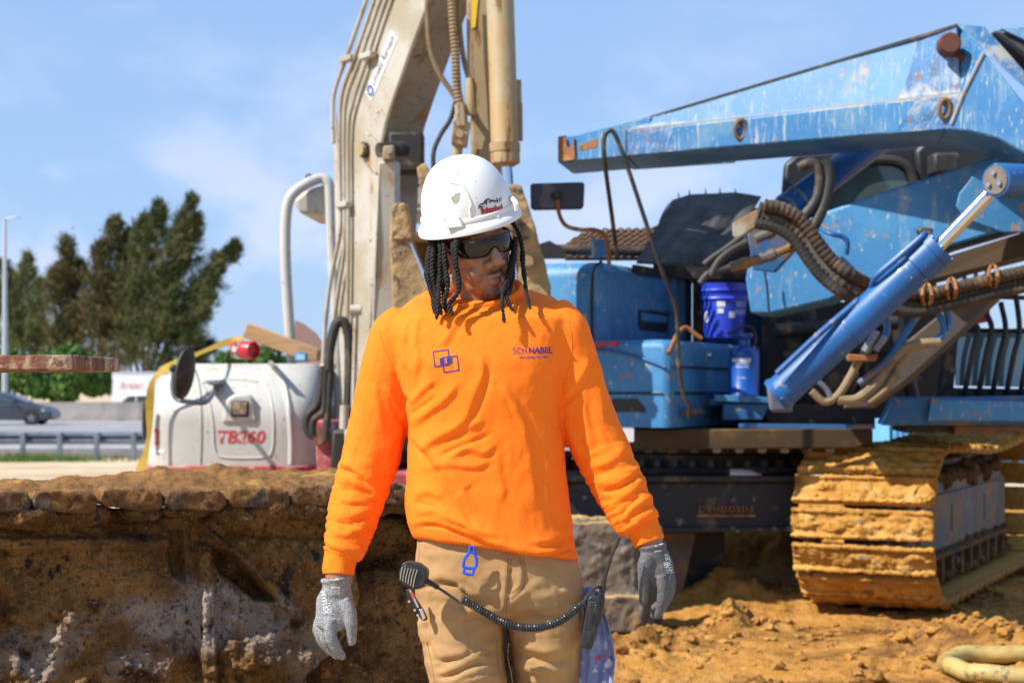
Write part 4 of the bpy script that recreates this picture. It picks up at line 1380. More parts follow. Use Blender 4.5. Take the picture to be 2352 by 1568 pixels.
# --- mirror on the hood
mr = HD - 0.45
mk('mirror_arm', G().tube([P(492, 895, HD + 0.1), P(488, 905, HD - 0.1), P(470, 924, mr + 0.1), P(430, 922, mr), P(404, 915, mr), P(396, 890, mr), P(398, 850, mr)], 0.018, 10, smooth=6), M_galv, EX)
mk('mirror_foot', G().prism([P(468, 872, HD - 0.02), P(510, 873, HD - 0.02), P(505, 884, HD - 0.02), P(480, 884, HD - 0.02)], (0, 0.2, 0)), M_galv, EX, bevel=0.01, fixn=True)
mo, mn = P(418, 858, mr - 0.02), Vector((0.85, -0.5, 0.1)).normalized()
mz = Vector((0.16, 0, 1)).normalized()
ms = mn.cross(mz).normalized()
g = G()
for k, (r, h) in enumerate(((0.2, 0.0), (0.8, 0.0), (1.0, 0.015), (1.0, 0.035), (0.7, 0.05), (0.2, 0.06))):
    g.v.append(np.array([tuple(mo + mn * h + mz * (0.185 * r * math.sin(a)) + ms * (0.095 * r * math.cos(a))) for a in np.linspace(0, 2 * math.pi, 28, endpoint=False)]))
    g.n += 28
for i in range(5):
    g.f += [(i * 28 + j, i * 28 + (j + 1) % 28, (i + 1) * 28 + (j + 1) % 28, (i + 1) * 28 + j) for j in range(28)]
g.f += [tuple(range(27, -1, -1)), tuple(range(140, 168))]
mk('mirror', g, M_grease, EX, fixn=True)
mk('mirror_joint', G().ellipsoid(P(398, 846, mr), [(0.03, 0, 0), (0, 0.03, 0), (0, 0, 0.03)], 12, 8), M_black, EX)

# --- things lying on the hood
M_wood = mat('sawn_timber', (0.50, 0.29, 0.13), 0.75, layers=[((0.38, 0.20, 0.085), 5, 0.45, 0.7, (1, 1, 12)), ((0.26, 0.13, 0.05), 9, 0.62, 0.72)])
hz = HD + 0.55
tl = [P(568, 742, hz), P(730, 803, hz), P(727, 828, hz), P(700, 828, hz), P(556, 774, hz)]
o = mk('timber_plank', G().prism(tl, (0.02, 0.10, 0)), M_wood, bevel=0.004, fixn=True)
tag(o, 'short tilted brown timber plank lying on the white engine hood', 'plank')
can = thing('red_canister', P(568, 828, hz - 0.1), 'small red metal canister lying on the white engine hood', 'canister')
ca, cb = P(542, 803, hz - 0.06), P(592, 805, hz - 0.20)
mk('body', G().lathe([(0.02, 0), (0.066, 0.0), (0.07, 0.006), (0.07, 0.19), (0.066, 0.196), (0.058, 0.196), (0.056, 0.17), (0.01, 0.17)], ca, cb - ca, 26), mat('glossy_red_can', (0.48, 0.02, 0.025), 0.35, layers=[((0.3, 0.015, 0.02), 14, 0.5, 0.7)]), can)
mk('label_band', G().lathe([(0.0702, 0), (0.0712, 0.002), (0.0712, 0.05), (0.0702, 0.052)], ca + (cb - ca).normalized() * 0.03, cb - ca, 26), mat('scuffed_label', (0.55, 0.50, 0.45), 0.6, layers=[((0.05, 0.03, 0.03), 22, 0.48, 0.58)]), can)
bb = thing('blue_box', P(690, 828, hz - 0.1), 'small bright blue box on the white engine hood beside the plank', 'box')
mk('carton', G().prism([P(677, 808, hz - 0.12), P(704, 810, hz - 0.12), P(704, 830, hz - 0.12), P(677, 830, hz - 0.12)], (0, 0.09, 0)), mat('blue_carton', (0.03, 0.22, 0.50), 0.5), bb, bevel=0.004, fixn=True)
mk('carton_band', G().prism([P(680, 812, hz - 0.125), P(700, 814, hz - 0.125), P(700, 826, hz - 0.125), P(680, 826, hz - 0.125)], (0, 0.01, 0)), mat('pale_print', (0.35, 0.55, 0.68), 0.5), bb, fixn=True)
# yellow webbing strap
M_strap = mat('yellow_webbing', (0.58, 0.38, 0.055), 0.8, layers=[((0.44, 0.26, 0.04), 10, 0.5, 0.7)])
sp = [P(560, 780, hz - 0.05), P(520, 787, hz - 0.1), P(460, 810, HD + 0.1), P(400, 837, HD - 0.05), P(368, 855, HD - 0.08), P(350, 880, HD - 0.08), P(344, 930, HD - 0.07), P(342, 1000, HD - 0.07), P(332, 1050, HD - 0.09), P(318, 1088, HD - 0.12)]
pts, _ = catmull(sp, [1] * len(sp), 8)
g = G()
rows = []
for i, q in enumerate(pts):
    t = (pts[min(i + 1, len(pts) - 1)] - pts[max(i - 1, 0)]).normalized()
    s = t.cross(Vector((0.2, -1, 0.4))).normalized() * (0.024 + 0.008 * math.sin(i * 0.3))
    nn = s.cross(t).normalized() * 0.004
    rows.append([q - s - nn, q + s - nn, q + s + nn, q - s + nn])
o = mk('webbing_strap', G().loft(rows), M_strap, fixn=True)
tag(o, 'yellow webbing strap slung over the left end of the white hood', 'strap')
# ================================================================== blue drill rig on crawler tracks
M_blue = mat('scuffed_blue_paint', (0.032, 0.180, 0.39), 0.5, layers=[
    ((0.058, 0.240, 0.46), 1.5, 0.4, 0.7), ((0.20, 0.32, 0.40), 9, 0.54, 0.72, (1.6, 1.6, 0.5), 0, 0.7), ((0.44, 0.41, 0.34), 34, 0.60, 0.70, (1, 1, 0.6), 0, 0.9), ((0.33, 0.19, 0.08), 14, 0.60, 0.69, None, 0.03, 0.9), ((0.07, 0.075, 0.085), 4, 0.58, 0.76), ((0.16, 0.065, 0.025), 30, 0.66, 0.71, None, 0, 0.9)], bump=[(5, 0.08, 0.02), (60, 0.10, 0.003)])
M_blue_streak = mat('mud_streaked_blue_paint', (0.026, 0.155, 0.36), 0.5, layers=[
    ((0.045, 0.205, 0.41), 2.0, 0.4, 0.7), ((0.11, 0.24, 0.36), 3.2, 0.50, 0.70), ((0.32, 0.38, 0.40), 26, 0.53, 0.70, (1.5, 1.5, 0.16), 0, 0.8), ((0.44, 0.42, 0.37), 60, 0.60, 0.70, (1.3, 1.3, 0.3), 0, 0.9), ((0.20, 0.15, 0.10), 5, 0.60, 0.74), ((0.40, 0.38, 0.33), 3.0, 0.66, 0.76, None, 0.22, 0.9), ((0.30, 0.16, 0.07), 15, 0.68, 0.73)], bump=[(8, 0.1, 0.01)])
M_blue_clean = mat('glossy_blue_cylinder_paint', (0.006, 0.085, 0.27), 0.45, layers=[((0.010, 0.11, 0.32), 2, 0.4, 0.7), ((0.30, 0.27, 0.22), 9, 0.62, 0.74), ((0.42, 0.40, 0.36), 30, 0.64, 0.71)], coat=0.15)
M_blue_dusty = mat('dusty_dark_blue_paint', (0.02, 0.12, 0.30), 0.6, layers=[((0.20, 0.14, 0.08), 3.5, 0.48, 0.66), ((0.35, 0.24, 0.12), 14, 0.6, 0.72)])
M_grime = mat('grimy_dark_steel', (0.028, 0.027, 0.028), 0.6, 0.2, layers=[((0.17, 0.115, 0.06), 4.5, 0.54, 0.68, None, 0.06), ((0.30, 0.24, 0.17), 13, 0.62, 0.72)], bump=[(20, 0.3, 0.01)])
M_rustyplate = mat('rust_stained_shaded_plate', (0.06, 0.034, 0.014), 0.85, layers=[((0.15, 0.08, 0.022), 3, 0.52, 0.70), ((0.04, 0.035, 0.03), 7, 0.55, 0.66)])  # rust, with the shade below the deck darkened into its colour
M_mudpad = mat('sand_packed_shoe', (0.42, 0.205, 0.042), 0.95, layers=[((0.54, 0.30, 0.08), 4.5, 0.45, 0.66), ((0.25, 0.10, 0.02), 6, 0.54, 0.68), ((0.20, 0.205, 0.22), 9, 0.62, 0.67, (3, 0.7, 1), 0, 0.45), ((0.12, 0.05, 0.014), 26, 0.58, 0.70)],
               bump=[(30, 0.6, 0.012), (110, 0.5, 0.005)], spec=0.15)
M_frame_grey = mat('worn_grey_track_frame', (0.11, 0.105, 0.10), 0.7, 0.1, layers=[((0.24, 0.135, 0.05), 4, 0.45, 0.60), ((0.09, 0.05, 0.03), 9, 0.57, 0.68), ((0.19, 0.18, 0.17), 3, 0.5, 0.72)], bump=[(20, 0.2, 0.008)])
M_frame_mud = mat('mud_caked_track_frame', (0.15, 0.08, 0.03), 0.95, layers=[((0.07, 0.06, 0.055), 6, 0.5, 0.62), ((0.28, 0.15, 0.045), 11, 0.54, 0.68)], bump=[(40, 0.8, 0.015)], spec=0.15)
M_rubber = mat('matte_black_rubber_sheet', (0.030, 0.029, 0.030), 0.6, layers=[((0.085, 0.078, 0.068), 2.2, 0.5, 0.75, None, 0.10)])
M_rust2 = mat('orange_rust', (0.28, 0.11, 0.035), 0.85, layers=[((0.42, 0.26, 0.10), 8, 0.5, 0.66), ((0.10, 0.05, 0.03), 16, 0.55, 0.7)])
M_hose_mud = mat('mud_brown_hose_guard', (0.060, 0.040, 0.025), 0.85, layers=[((0.17, 0.115, 0.065), 6, 0.5, 0.66), ((0.03, 0.022, 0.016), 12, 0.52, 0.66)])
M_mesh = mat('rusty_mesh', (0.14, 0.075, 0.045), 0.8)
M_cabglass = mat('tinted_cab_glass', (0.055, 0.085, 0.075), 0.05, spec=0.9)

RU = Vector((0.44, 0.90, 0)).normalized()
RL = Vector((0.90, -0.44, 0)).normalized()
RC = Vector((2.485, 10.08, 0.02))
TR = Frame(RC, RU, RL)
RIG = thing('drill_rig', TR.p(1.9, -1.6, -0.02), 'blue crawler drill rig with folded mast, at the right', 'drill rig')


def c8(zx, zy, d, g=None):
    return P((1300 + zx / 1.8667) / 1.0884, (40 + zy / 1.8667) / 1.0884, d)


def c2(zx, zy, d):
    return P((1840 + zx / 2.1194) / 1.0884, (360 + zy / 2.1194) / 1.0884, d)


def c1(zx, zy, d):
    return P((1300 + zx / 2.903) / 1.0884, (560 + zy / 2.903) / 1.0884, d)


# --- crawler tracks
TW, TLEN, TRD, TP = 0.866, 3.0, 0.45, 0.2016


def shoe_mesh(seed):
    g = G()
    g.box((-TP * 0.455, -TW, 0.0), (TP * 0.455, 0, 0.030))
    for gx, gh in ((-0.078, 0.052), (0.0, 0.042), (0.078, 0.058)):
        g.box((gx - 0.010, -TW, 0.02), (gx + 0.010, 0, gh))
    rng = np.random.default_rng(seed)
    for k in range(16):
        a, b = rng.uniform(-0.055, 0.055), rng.uniform(-TW + 0.06, -0.06)
        g.ellipsoid((a, b, 0.034), [(0.034, 0, 0), (0, rng.uniform(0.03, 0.11), 0), (0, 0, rng.uniform(0.012, 0.03))], 8, 6)
    v, n, f = remesh(g, 0.0085, 0)
    top = np.clip(v[:, 2] / 0.03, 0, 1)
    q = v * np.array([1.0, 1.0, 1.0])
    v = v + n * (fbm(q * 17 + seed * 7, 5, 0.65) * 0.013 + np.clip(fbm(q * 45 + seed, 2), 0, 1) * 0.010)[:, None] * (0.15 + 0.85 * top)[:, None]
    return v, f


SHOES = []
for s in range(4):
    v, f = shoe_mesh(s + 1)
    me = mesh_of('shoe', v, f)
    me.materials.append(M_mudpad)
    me.shade_smooth()
    SHOES.append(me)


def crawler(fr):
    base = ORG[RIG.name]
    g = G()
    q = [(0.35, 0.30), (0.6, 0.24), (TLEN + 0.4, 0.24), (TLEN + 0.65, 0.30), (TLEN + 0.65, 0.66), (TLEN + 0.4, 0.74), (0.6, 0.74), (0.35, 0.66)]
    g.prism([fr.p(a, -0.22, b) for a, b in q], RL * -0.40)
    part = mk('crawler', g, M_frame_grey, RIG, bevel=0.02, fixn=True)
    per = 2 * TLEN + 2 * math.pi * TRD
    N = round(per / TP)
    for k in range(N):
        s = (k + 0.35) * per / N
        if s < TLEN:                                    # bottom, front to back
            uu, zz, a = 0.5 + s, TRD + 0.055 - TRD, math.pi
        elif s < TLEN + math.pi * TRD:
            th = (s - TLEN) / TRD
            uu, zz, a = 0.5 + TLEN + math.sin(th) * TRD, TRD + 0.055 - math.cos(th) * TRD, math.pi - th
        elif s < 2 * TLEN + math.pi * TRD:
            w = s - TLEN - math.pi * TRD
            uu, zz, a = 0.5 + TLEN - w, 2 * TRD + 0.055 - 0.05 * math.sin(math.pi * w / TLEN) ** 2, 0
        else:
            th = (s - 2 * TLEN - math.pi * TRD) / TRD
            uu, zz, a = 0.5 - math.sin(th) * TRD, TRD + 0.055 + math.cos(th) * TRD, -th
        ca, sa = math.cos(a), math.sin(a)
        ex = RU * ca + Vector((0, 0, 1)) * -sa * -1 if False else RU * ca - Vector((0, 0, 1)) * -sa * 1.0
        ex = RU * ca + Vector((0, 0, -math.sin(a)))
        ez = RU * math.sin(a) + Vector((0, 0, ca))
        ey = ez.cross(ex)
        if ey.dot(RL) < 0:
            ey = -ey
            ex = -ex
        o = fr.p(uu, 0, zz) - base
        M = Matrix(((ex.x, ey.x, ez.x, o.x), (ex.y, ey.y, ez.y, o.y), (ex.z, ey.z, ez.z, o.z), (0, 0, 0, 1)))
        sh = bpy.data.objects.new('shoe', SHOES[k % 4])
        COL.objects.link(sh)
        sh.parent = part
        sh.matrix_local = M
    # dark belt added inside the shoes, standing in for shade in their gaps
    lr = TRD - 0.035
    loop = [(0.5 + a * TLEN / 8, 0.055 + TRD - lr) for a in range(9)] + [(0.5 + TLEN + math.sin(t) * lr, TRD + 0.055 - math.cos(t) * lr) for t in np.linspace(0, math.pi, 14)[1:]] + [(0.5 + TLEN - a * TLEN / 8, TRD + 0.055 + lr - 0.05 * math.sin(math.pi * a / 8) ** 2) for a in range(1, 9)] + [(0.5 - math.sin(t) * lr, TRD + 0.055 + math.cos(t) * lr) for t in np.linspace(0, math.pi, 14)[1:-1]]
    ring_ = [[fr.p(u_, l_, z_) for u_, z_ in loop] for l_ in (-0.30, -0.56)]
    gl_ = G()
    m_ = len(loop)
    gl_.add(ring_[0] + ring_[1], [(k, (k + 1) % m_, (k + 1) % m_ + m_, k + m_) for k in range(m_)])
    lk = mk('dark_gap_belt', gl_, M_grime, part, fixn=True)
    lk.modifiers.new('solid', 'SOLIDIFY').thickness = 0.05
    for k in range(9):
        mk('roller', G().lathe([(0.03, 0), (0.085, 0), (0.095, 0.03), (0.075, 0.06), (0.075, 0.20), (0.095, 0.24), (0.085, 0.28), (0.03, 0.28)], fr.p(0.75 + k * 0.31, -0.21, 0.17), -RL, 16), M_grime, part)
        mk('roller_cap', G().prism([fr.p(0.75 + k * 0.31 - 0.05, -0.16, 0.28), fr.p(0.75 + k * 0.31 + 0.05, -0.16, 0.28), fr.p(0.75 + k * 0.31 + 0.035, -0.16, 0.10), fr.p(0.75 + k * 0.31 - 0.035, -0.16, 0.10)], RL * -0.05), M_frame_mud, part, fixn=True)
    for k in (1.2, 2.4):
        mk('carrier_roller', G().lathe([(0.03, 0), (0.075, 0), (0.075, 0.2), (0.03, 0.2)], fr.p(k, -0.30, 0.84), -RL, 16), M_grime, part)
    for c, nm in ((0.5, 'idler'), (0.5 + TLEN, 'sprocket')):
        mk(nm, G().lathe([(0.08, -0.05), (0.12, -0.05), (0.14, 0.0), (0.36, 0.02), (0.40, 0.0), (0.42, 0.02), (0.42, 0.18), (0.10, 0.2)], fr.p(c, -0.30, TRD + 0.055), -RL, 28), M_grime, part)
    mk('side_guard', G().prism([fr.p(a, -0.19, b) for a, b in ((0.55, 0.30), (TLEN + 0.35, 0.30), (TLEN + 0.35, 0.66), (0.55, 0.66))], RL * -0.03), M_frame_grey, part, bevel=0.01, fixn=True)
    mk('guard_lip', G().prism([fr.p(a, -0.12, b) for a, b in ((0.5, 0.27), (TLEN + 0.4, 0.27), (TLEN + 0.4, 0.30), (0.5, 0.30))], RL * -0.10), M_frame_mud, part, fixn=True)
    for a, b in ((0.8, 0.10), (1.45, 0.05), (2.6, 0.06)):
        mk('inspection_slot', G().prism([fr.p(a, -0.185, 0.40), fr.p(a + b, -0.185, 0.40), fr.p(a + b, -0.185, 0.58), fr.p(a, -0.185, 0.58)], RL * -0.02), M_rust2 if b > 0.07 else M_black, part, fixn=True)
    # packed mud along the top of the frame
    gm = G()
    for k in range(30):
        gm.ellipsoid(fr.p(0.5 + random.random() * TLEN, -0.185, random.choice([0.29, 0.30, 0.20, 0.12, 0.34])), [RU * random.uniform(0.03, 0.09), RL * 0.045, (0, 0, random.uniform(0.02, 0.05))], 10, 7)
    for k in range(26):
        gm.ellipsoid(fr.p(0.55 + random.random() * (TLEN - 0.1), -0.24 - random.random() * 0.1, 0.72 + random.random() * 0.06), [RU * random.uniform(0.06, 0.16), RL * 0.08, (0, 0, random.uniform(0.04, 0.10))], 10, 7)
    pm_ = mk('packed_mud', pit(gm, 0.02, 0.03, 9, 1), M_caked, part, angle=0)
    pm_.data.shade_smooth()
    pm_['kind'] = 'stuff'
    return part


for q in ((0.0, 0.0), (0.1, -2.72)):
    crawler(Frame(TR.p(q[0], q[1], 0), RU, RL))
# --- undercarriage cross beam with raised lettering
XB = 10.75
mk('cross_beam', G().prism([P(1190, 1108, XB), P(1832, 1106, XB), P(1832, 1214, XB), P(1190, 1216, XB)], (0.1, 0.55, 0)), M_grime, RIG, bevel=0.012, fixn=True)
mk('beam_flange', G().prism([P(1190, 1092, XB - 0.06), P(1840, 1092, XB - 0.06), P(1840, 1107, XB - 0.06), P(1190, 1107, XB - 0.06)], (0.1, 0.7, 0)), M_grime, RIG, bevel=0.008, fixn=True)
mk('beam_flange', G().prism([P(1190, 1211, XB - 0.05), P(1840, 1209, XB - 0.05), P(1840, 1222, XB - 0.05), P(1190, 1224, XB - 0.05)], (0.1, 0.66, 0)), M_grime, RIG, bevel=0.008, fixn=True)
tv, tf = text2d('DYHDDSDS', 1.0, 0.02, 0, spacing=1.25)
tw = tv[:, 0].max() - tv[:, 0].min()
s = 125 / FPX * XB / tw
tx = G()
n0 = len(tv)
fv = [P(1668, 1170, XB - 0.018) + Vector((q[0] * s, 0, q[1] * s * 0.95)) for q in tv]
tx.add(fv, tf)
mk('raised_lettering', tx, M_rust2, RIG, angle=0).modifiers.new('solid', 'SOLIDIFY').thickness = 0.025
mk('letter_bar', G().prism([P(1600, 1181, XB - 0.02), P(1735, 1181, XB - 0.02), P(1735, 1187, XB - 0.02), P(1600, 1187, XB - 0.02)], (0, 0.03, 0)), M_rust2, RIG, fixn=True)
# far legs of the beam and the dark belly
mk('beam_leg', G().prism([P(1525, 1222, XB + 0.3), P(1600, 1222, XB + 0.3), P(1560, 1400, XB + 0.3), P(1500, 1400, XB + 0.3)], (0, 0.4, 0)), M_frame_grey, RIG, bevel=0.01, fixn=True)
mk('beam_leg', G().prism([P(1585, 1222, XB + 0.5), P(1665, 1222, XB + 0.5), P(1655, 1400, XB + 0.5), P(1560, 1400, XB + 0.5)], (0, 0.4, 0)), M_grime, RIG, bevel=0.01, fixn=True)
# --- slewing ring with its teeth
SRC = Vector((P(1640, 0, 11.9).x, 11.9, 0))
z0, z1 = P(0, 1075, 11).z, P(0, 1040, 11).z
mk('slewing_ring', G().lathe([(0.2, z0 - 0.06), (0.80, z0 - 0.06), (0.80, z1 - 0.02), (0.92, z1), (0.92, z1 + 0.05), (0.2, z1 + 0.05)], SRC, (0, 0, 1), 48), M_grime, RIG)
for k in range(44):
    a = 2 * math.pi * k / 44
    e, t = Vector((math.cos(a), math.sin(a), 0)), Vector((-math.sin(a), math.cos(a), 0))
    q = SRC + e * 0.80
    mk('ring_tooth', G().hexa([q + e * i + t * j + Vector((0, 0, k2)) for k2 in (z0 - 0.05, z1 - 0.05) for i, j in ((-0.02, -0.022), (0.045, -0.018), (0.045, 0.018), (-0.02, 0.022))]), M_frame_grey, RIG)
mk('ring_bolster', G().prism([P(1450, 1075, 11.0), P(1830, 1072, 11.0), P(1830, 1095, 11.0), P(1450, 1097, 11.0)], (0.2, 1.5, 0)), M_grime, RIG, fixn=True)
mk('turntable_plate', G().prism([P(1440, 985, 10.5), P(2005, 985, 10.5), P(2005, 1018, 10.5), P(1960, 1030, 10.5), P(1440, 1032, 10.5)], (0.3, 2.2, 0)), M_rustyplate, RIG, bevel=0.01, fixn=True)
for k in range(9):
    x = 1480 + k * 52
    mk('plate_notch', G().prism([P(x, 1030, 10.49), P(x + 22, 1030, 10.49), P(x + 18, 1040, 10.49), P(x + 4, 1040, 10.49)], (0, 0.1, 0)), M_rustyplate, RIG, fixn=True)
mk('belly_plate', G().prism([P(1760, 930, 10.9), P(2010, 930, 10.9), P(2010, 985, 10.9), P(1760, 985, 10.9)], (0.3, 1.8, 0)), M_grime, RIG, fixn=True)
mk('edge_rail', G().prism([P(1700, 972, 10.35), P(2010, 975, 10.35), P(2010, 984, 10.35), P(1700, 982, 10.35)], (0, 0.06, 0)), M_blue_dusty, RIG, fixn=True)
bo = thing('plastic_bottle', P(1700, 1092, XB - 0.02), 'small clear crumpled drink bottle lying on the black cross beam', 'bottle')
mk('body', G().lathe([(0.008, 0), (0.026, 0.0), (0.03, 0.012), (0.028, 0.05), (0.031, 0.07), (0.028, 0.13), (0.014, 0.165), (0.012, 0.18)], P(1676, 1086, XB - 0.02), (1, 0, -0.06), 18), mat('cloudy_clear_plastic', (0.70, 0.72, 0.74), 0.25, trans=0.35), bo)
mk('cap', G().lathe([(0.002, 0), (0.015, 0), (0.015, 0.02), (0.002, 0.022)], P(1676, 1086, XB - 0.02) + Vector((0.18, 0, -0.01)), (1, 0, -0.06), 14), mat('pink_cap', (0.55, 0.10, 0.14), 0.5), bo)
wp = tag(mk('white_card', G().prism([P(1428, 984, 10.2), P(1456, 984, 10.2), P(1456, 1014, 10.2), P(1440, 1015, 10.2)], (0.0, 0.02, 0)), mat('white_board', (0.66, 0.67, 0.70), 0.7), fixn=True), 'small white card stuck below the blue housing, beside the orange sleeve', 'card')

# --- machinery housings
KH = 10.35 / 9.4          # the machinery housings are this much bigger than first measured
HB = Frame(Vector((P(1541, 0, 10.35).x, 10.35, 0)), RU, RL, KH)
zb, zm = P(0, 982, 9.4).z, P(0, 779, 9.4).z


def rbox(fr, a, b, c, r, top_r=0.0):
    """box with a large vertical corner radius towards the camera"""
    pts = []
    n = 7
    pts += [(a[0], b[0]), (a[1], b[0]), (a[1], b[1])]
    for k in range(n + 1):
        t = k / n * math.pi / 2
        pts.append((a[0] + r - r * math.sin(t), b[1] - r + r * math.cos(t)))
    g = G()
    rings = []
    lev = [(c[0], 0)]
    if top_r:
        for k in range(6):
            t = k / 5 * math.pi / 2
            lev.append((c[1] - top_r + top_r * math.sin(t), top_r * (1 - math.cos(t))))
    else:
        lev.append((c[1], 0))
    for z, ins in lev:
        cu, cl = (a[0] + a[1]) / 2, (b[0] + b[1]) / 2
        rings.append([fr.p(u + (ins if u < cu else -ins) * (1 if abs(u - cu) > 1e-3 else 0), l - (ins if l > cl else -ins), z) for u, l in pts])
    return g.loft(rings)


mk('lower_housing', rbox(HB, (0, 1.75), (-1.15, 0), (zb, zm), 0.06, 0.05), M_blue, RIG, angle=50, fixn=True)
# seams, curved trim and steps of the lower housing
mk('housing_seam', G().tube([HB.p(-0.004, -1.1, 1.345), HB.p(-0.004, -0.05, 1.345)], 0.008, 6), M_black, RIG)
mk('housing_seam', G().tube([HB.p(0.05, 0.003, 1.345), HB.p(1.7, 0.003, 1.345)], 0.008, 6), M_black, RIG)
mk('housing_seam', G().tube([HB.p(0.03, 0.004, 1.49), HB.p(1.7, 0.004, 1.49)], 0.008, 6), M_black, RIG)
mk('curved_trim', G().tube([HB.p(-0.006, -0.62, 1.60), HB.p(-0.006, -0.45, 1.595), HB.p(-0.006, -0.28, 1.57), HB.p(-0.006, -0.12, 1.52), HB.p(-0.006, -0.03, 1.485)], 0.010, 8, smooth=5), M_blue_clean, RIG)
mk('step_recess', G().prism([HB.p(-0.004, l, z) for l, z in ((-0.40, 1.245), (-0.34, 1.315), (-0.20, 1.315), (-0.15, 1.26), (-0.15, 1.235), (-0.20, 1.24), (-0.36, 1.24))], RU * 0.02), M_grime, RIG, fixn=True)
mk('red_handle', G().tube([P(1368, 792, 10.55), P(1400, 790, 10.55), P(1420, 789, 10.50)], 0.018, 10), M_redpaint, RIG)
mk('bumper_ledge', G().prism([HB.p(0.55, 0.02, z) for z in (1.27, 1.31)] + [HB.p(1.78, 0.02, 1.31), HB.p(1.78, 0.02, 1.27)], RL * 0.10), M_blue, RIG, bevel=0.01, fixn=True)
for a in (0.12, 0.28, 0.55):
    mk('bolt_hole', G().lathe([(0.002, 0), (0.012, 0), (0.012, 0.008), (0.002, 0.008)], HB.p(a, 0.002, 1.28), RL, 10), M_rust2, RIG)
mk('lever', G().tube([HB.p(0.12, 0.03, 1.235), HB.p(0.22, 0.06, 1.24), HB.p(0.36, 0.05, 1.232)], 0.022, 8, smooth=3), M_frame_grey, RIG)
mk('latch', G().lathe([(0.002, 0), (0.018, 0), (0.014, 0.02), (0.002, 0.024)], HB.p(0.62, 0.0, 1.565), RL, 12), M_chrome, RIG)
# upper housing
UH = Frame(HB.p(0.2, -0.46, 0) * Vector((1, 1, 0)) if False else Vector((HB.p(0.2, -0.46, 0).x, HB.p(0.2, -0.46, 0).y, 0)), RU, RL, KH)
zu = P(0, 599, 9.8).z
mk('upper_housing', rbox(UH, (0, 1.32), (-0.85, 0), (zm - 0.01, zu), 0.04, 0.09), M_blue, RIG, angle=50, fixn=True)
mk('door_seam', G().tube([UH.p(-0.004, -0.10, zm), UH.p(-0.004, -0.10, zm + 0.25), UH.p(0.010, -0.095, zu - 0.06), UH.p(0.07, -0.07, zu + 0.003)], 0.010, 6, smooth=5), M_black, RIG)
mk('side_column', rbox(UH, (0.98, 1.30), (-0.2, 0.035), (zm, zu + 0.01), 0.04, 0.05), M_blue, RIG, angle=50, fixn=True)
mk('top_strip', G().prism([UH.p(0.42, 0.006, zu - 0.045), UH.p(0.97, 0.006, zu - 0.045), UH.p(0.97, 0.006, zu + 0.005), UH.p(0.42, 0.006, zu + 0.005)], RL * -0.03), M_grime, RIG, fixn=True)
mk('recess_panel', G().prism([UH.p(0.44, 0.004, zm + 0.28), UH.p(0.96, 0.004, zm + 0.28), UH.p(0.96, 0.004, zu - 0.06), UH.p(0.44, 0.004, zu - 0.06)], RL * -0.02), M_blue_dusty if False else M_blue, RIG, bevel=0.006, fixn=True)
sl = [UH.p(u, 0.007, z) for u, z in ((0.46, zm + 0.11), (0.50, zm + 0.08), (0.92, zm + 0.08), (0.95, zm + 0.11), (0.95, zm + 0.20), (0.46, zm + 0.20))]
mk('handle_slot', G().prism(sl, RL * -0.02), M_black, RIG, fixn=True)
mk('slot_handle', G().prism([UH.p(0.50, 0.012, zm + 0.135), UH.p(0.93, 0.012, zm + 0.135), UH.p(0.93, 0.012, zm + 0.185), UH.p(0.50, 0.012, zm + 0.185)], RL * -0.02), M_blue, RIG, bevel=0.006, fixn=True)
mk('tread_edge', G().tube([UH.p(0.62, 0.02, zm + 0.205), UH.p(1.2, 0.03, zm + 0.195)], 0.010, 6), M_galv, RIG)
# pipe stub, grille hump and rails on top
mk('filler_pipe', G().lathe([(0.02, 0), (0.045, 0), (0.045, 0.10), (0.055, 0.10), (0.055, 0.115), (0.02, 0.115)], P(1375, 592, 10.85), (0, 0, 1), 18), M_blue, RIG)
g = G()
rows = []
for k in range(13):
    x = 1300 + 215 * k / 12
    top = 560 - 34 * math.sin(min(1, k / 4) * math.pi / 2) - 2 * (k > 4)
    rows.append((x, top))
for i in range(12):
    for j in range(6):
        x, t = rows[i]
        y = t + (592 - t) * j / 6
        g.tube([P(x, y, 11.35 - 0.02 * j), P(rows[i + 1][0], rows[i + 1][1] + (592 - rows[i + 1][1]) * (j + 1) / 6, 11.35 - 0.02 * j)], 0.007, 4)
        g.tube([P(x, t + (592 - t) * (j + 1) / 6, 11.35 - 0.02 * j), P(rows[i + 1][0], rows[i + 1][1] + (592 - rows[i + 1][1]) * j / 6, 11.35 - 0.02 * j)], 0.007, 4)
mk('mesh_guard', g, M_mesh, RIG, angle=0)
mk('mesh_backing', G().prism([P(1300, 592, 11.40), P(1318, 545, 11.40), P(1365, 530, 11.40), P(1515, 528, 11.40), P(1515, 592, 11.40)], (0, 0.25, 0)), M_mesh, RIG, fixn=True)
mk('exhaust_pipe', G().tube([P(1215, 575, 11.15), P(1300, 573, 11.15), P(1490, 577, 11.15)], 0.035, 12), M_hose, RIG)
mk('top_bracket', G().prism([P(1240, 560, 11.05), P(1262, 552, 11.05), P(1300, 575, 11.05), P(1300, 592, 11.05), P(1240, 592, 11.05)], (0, 0.1, 0)), M_grime, RIG, fixn=True)
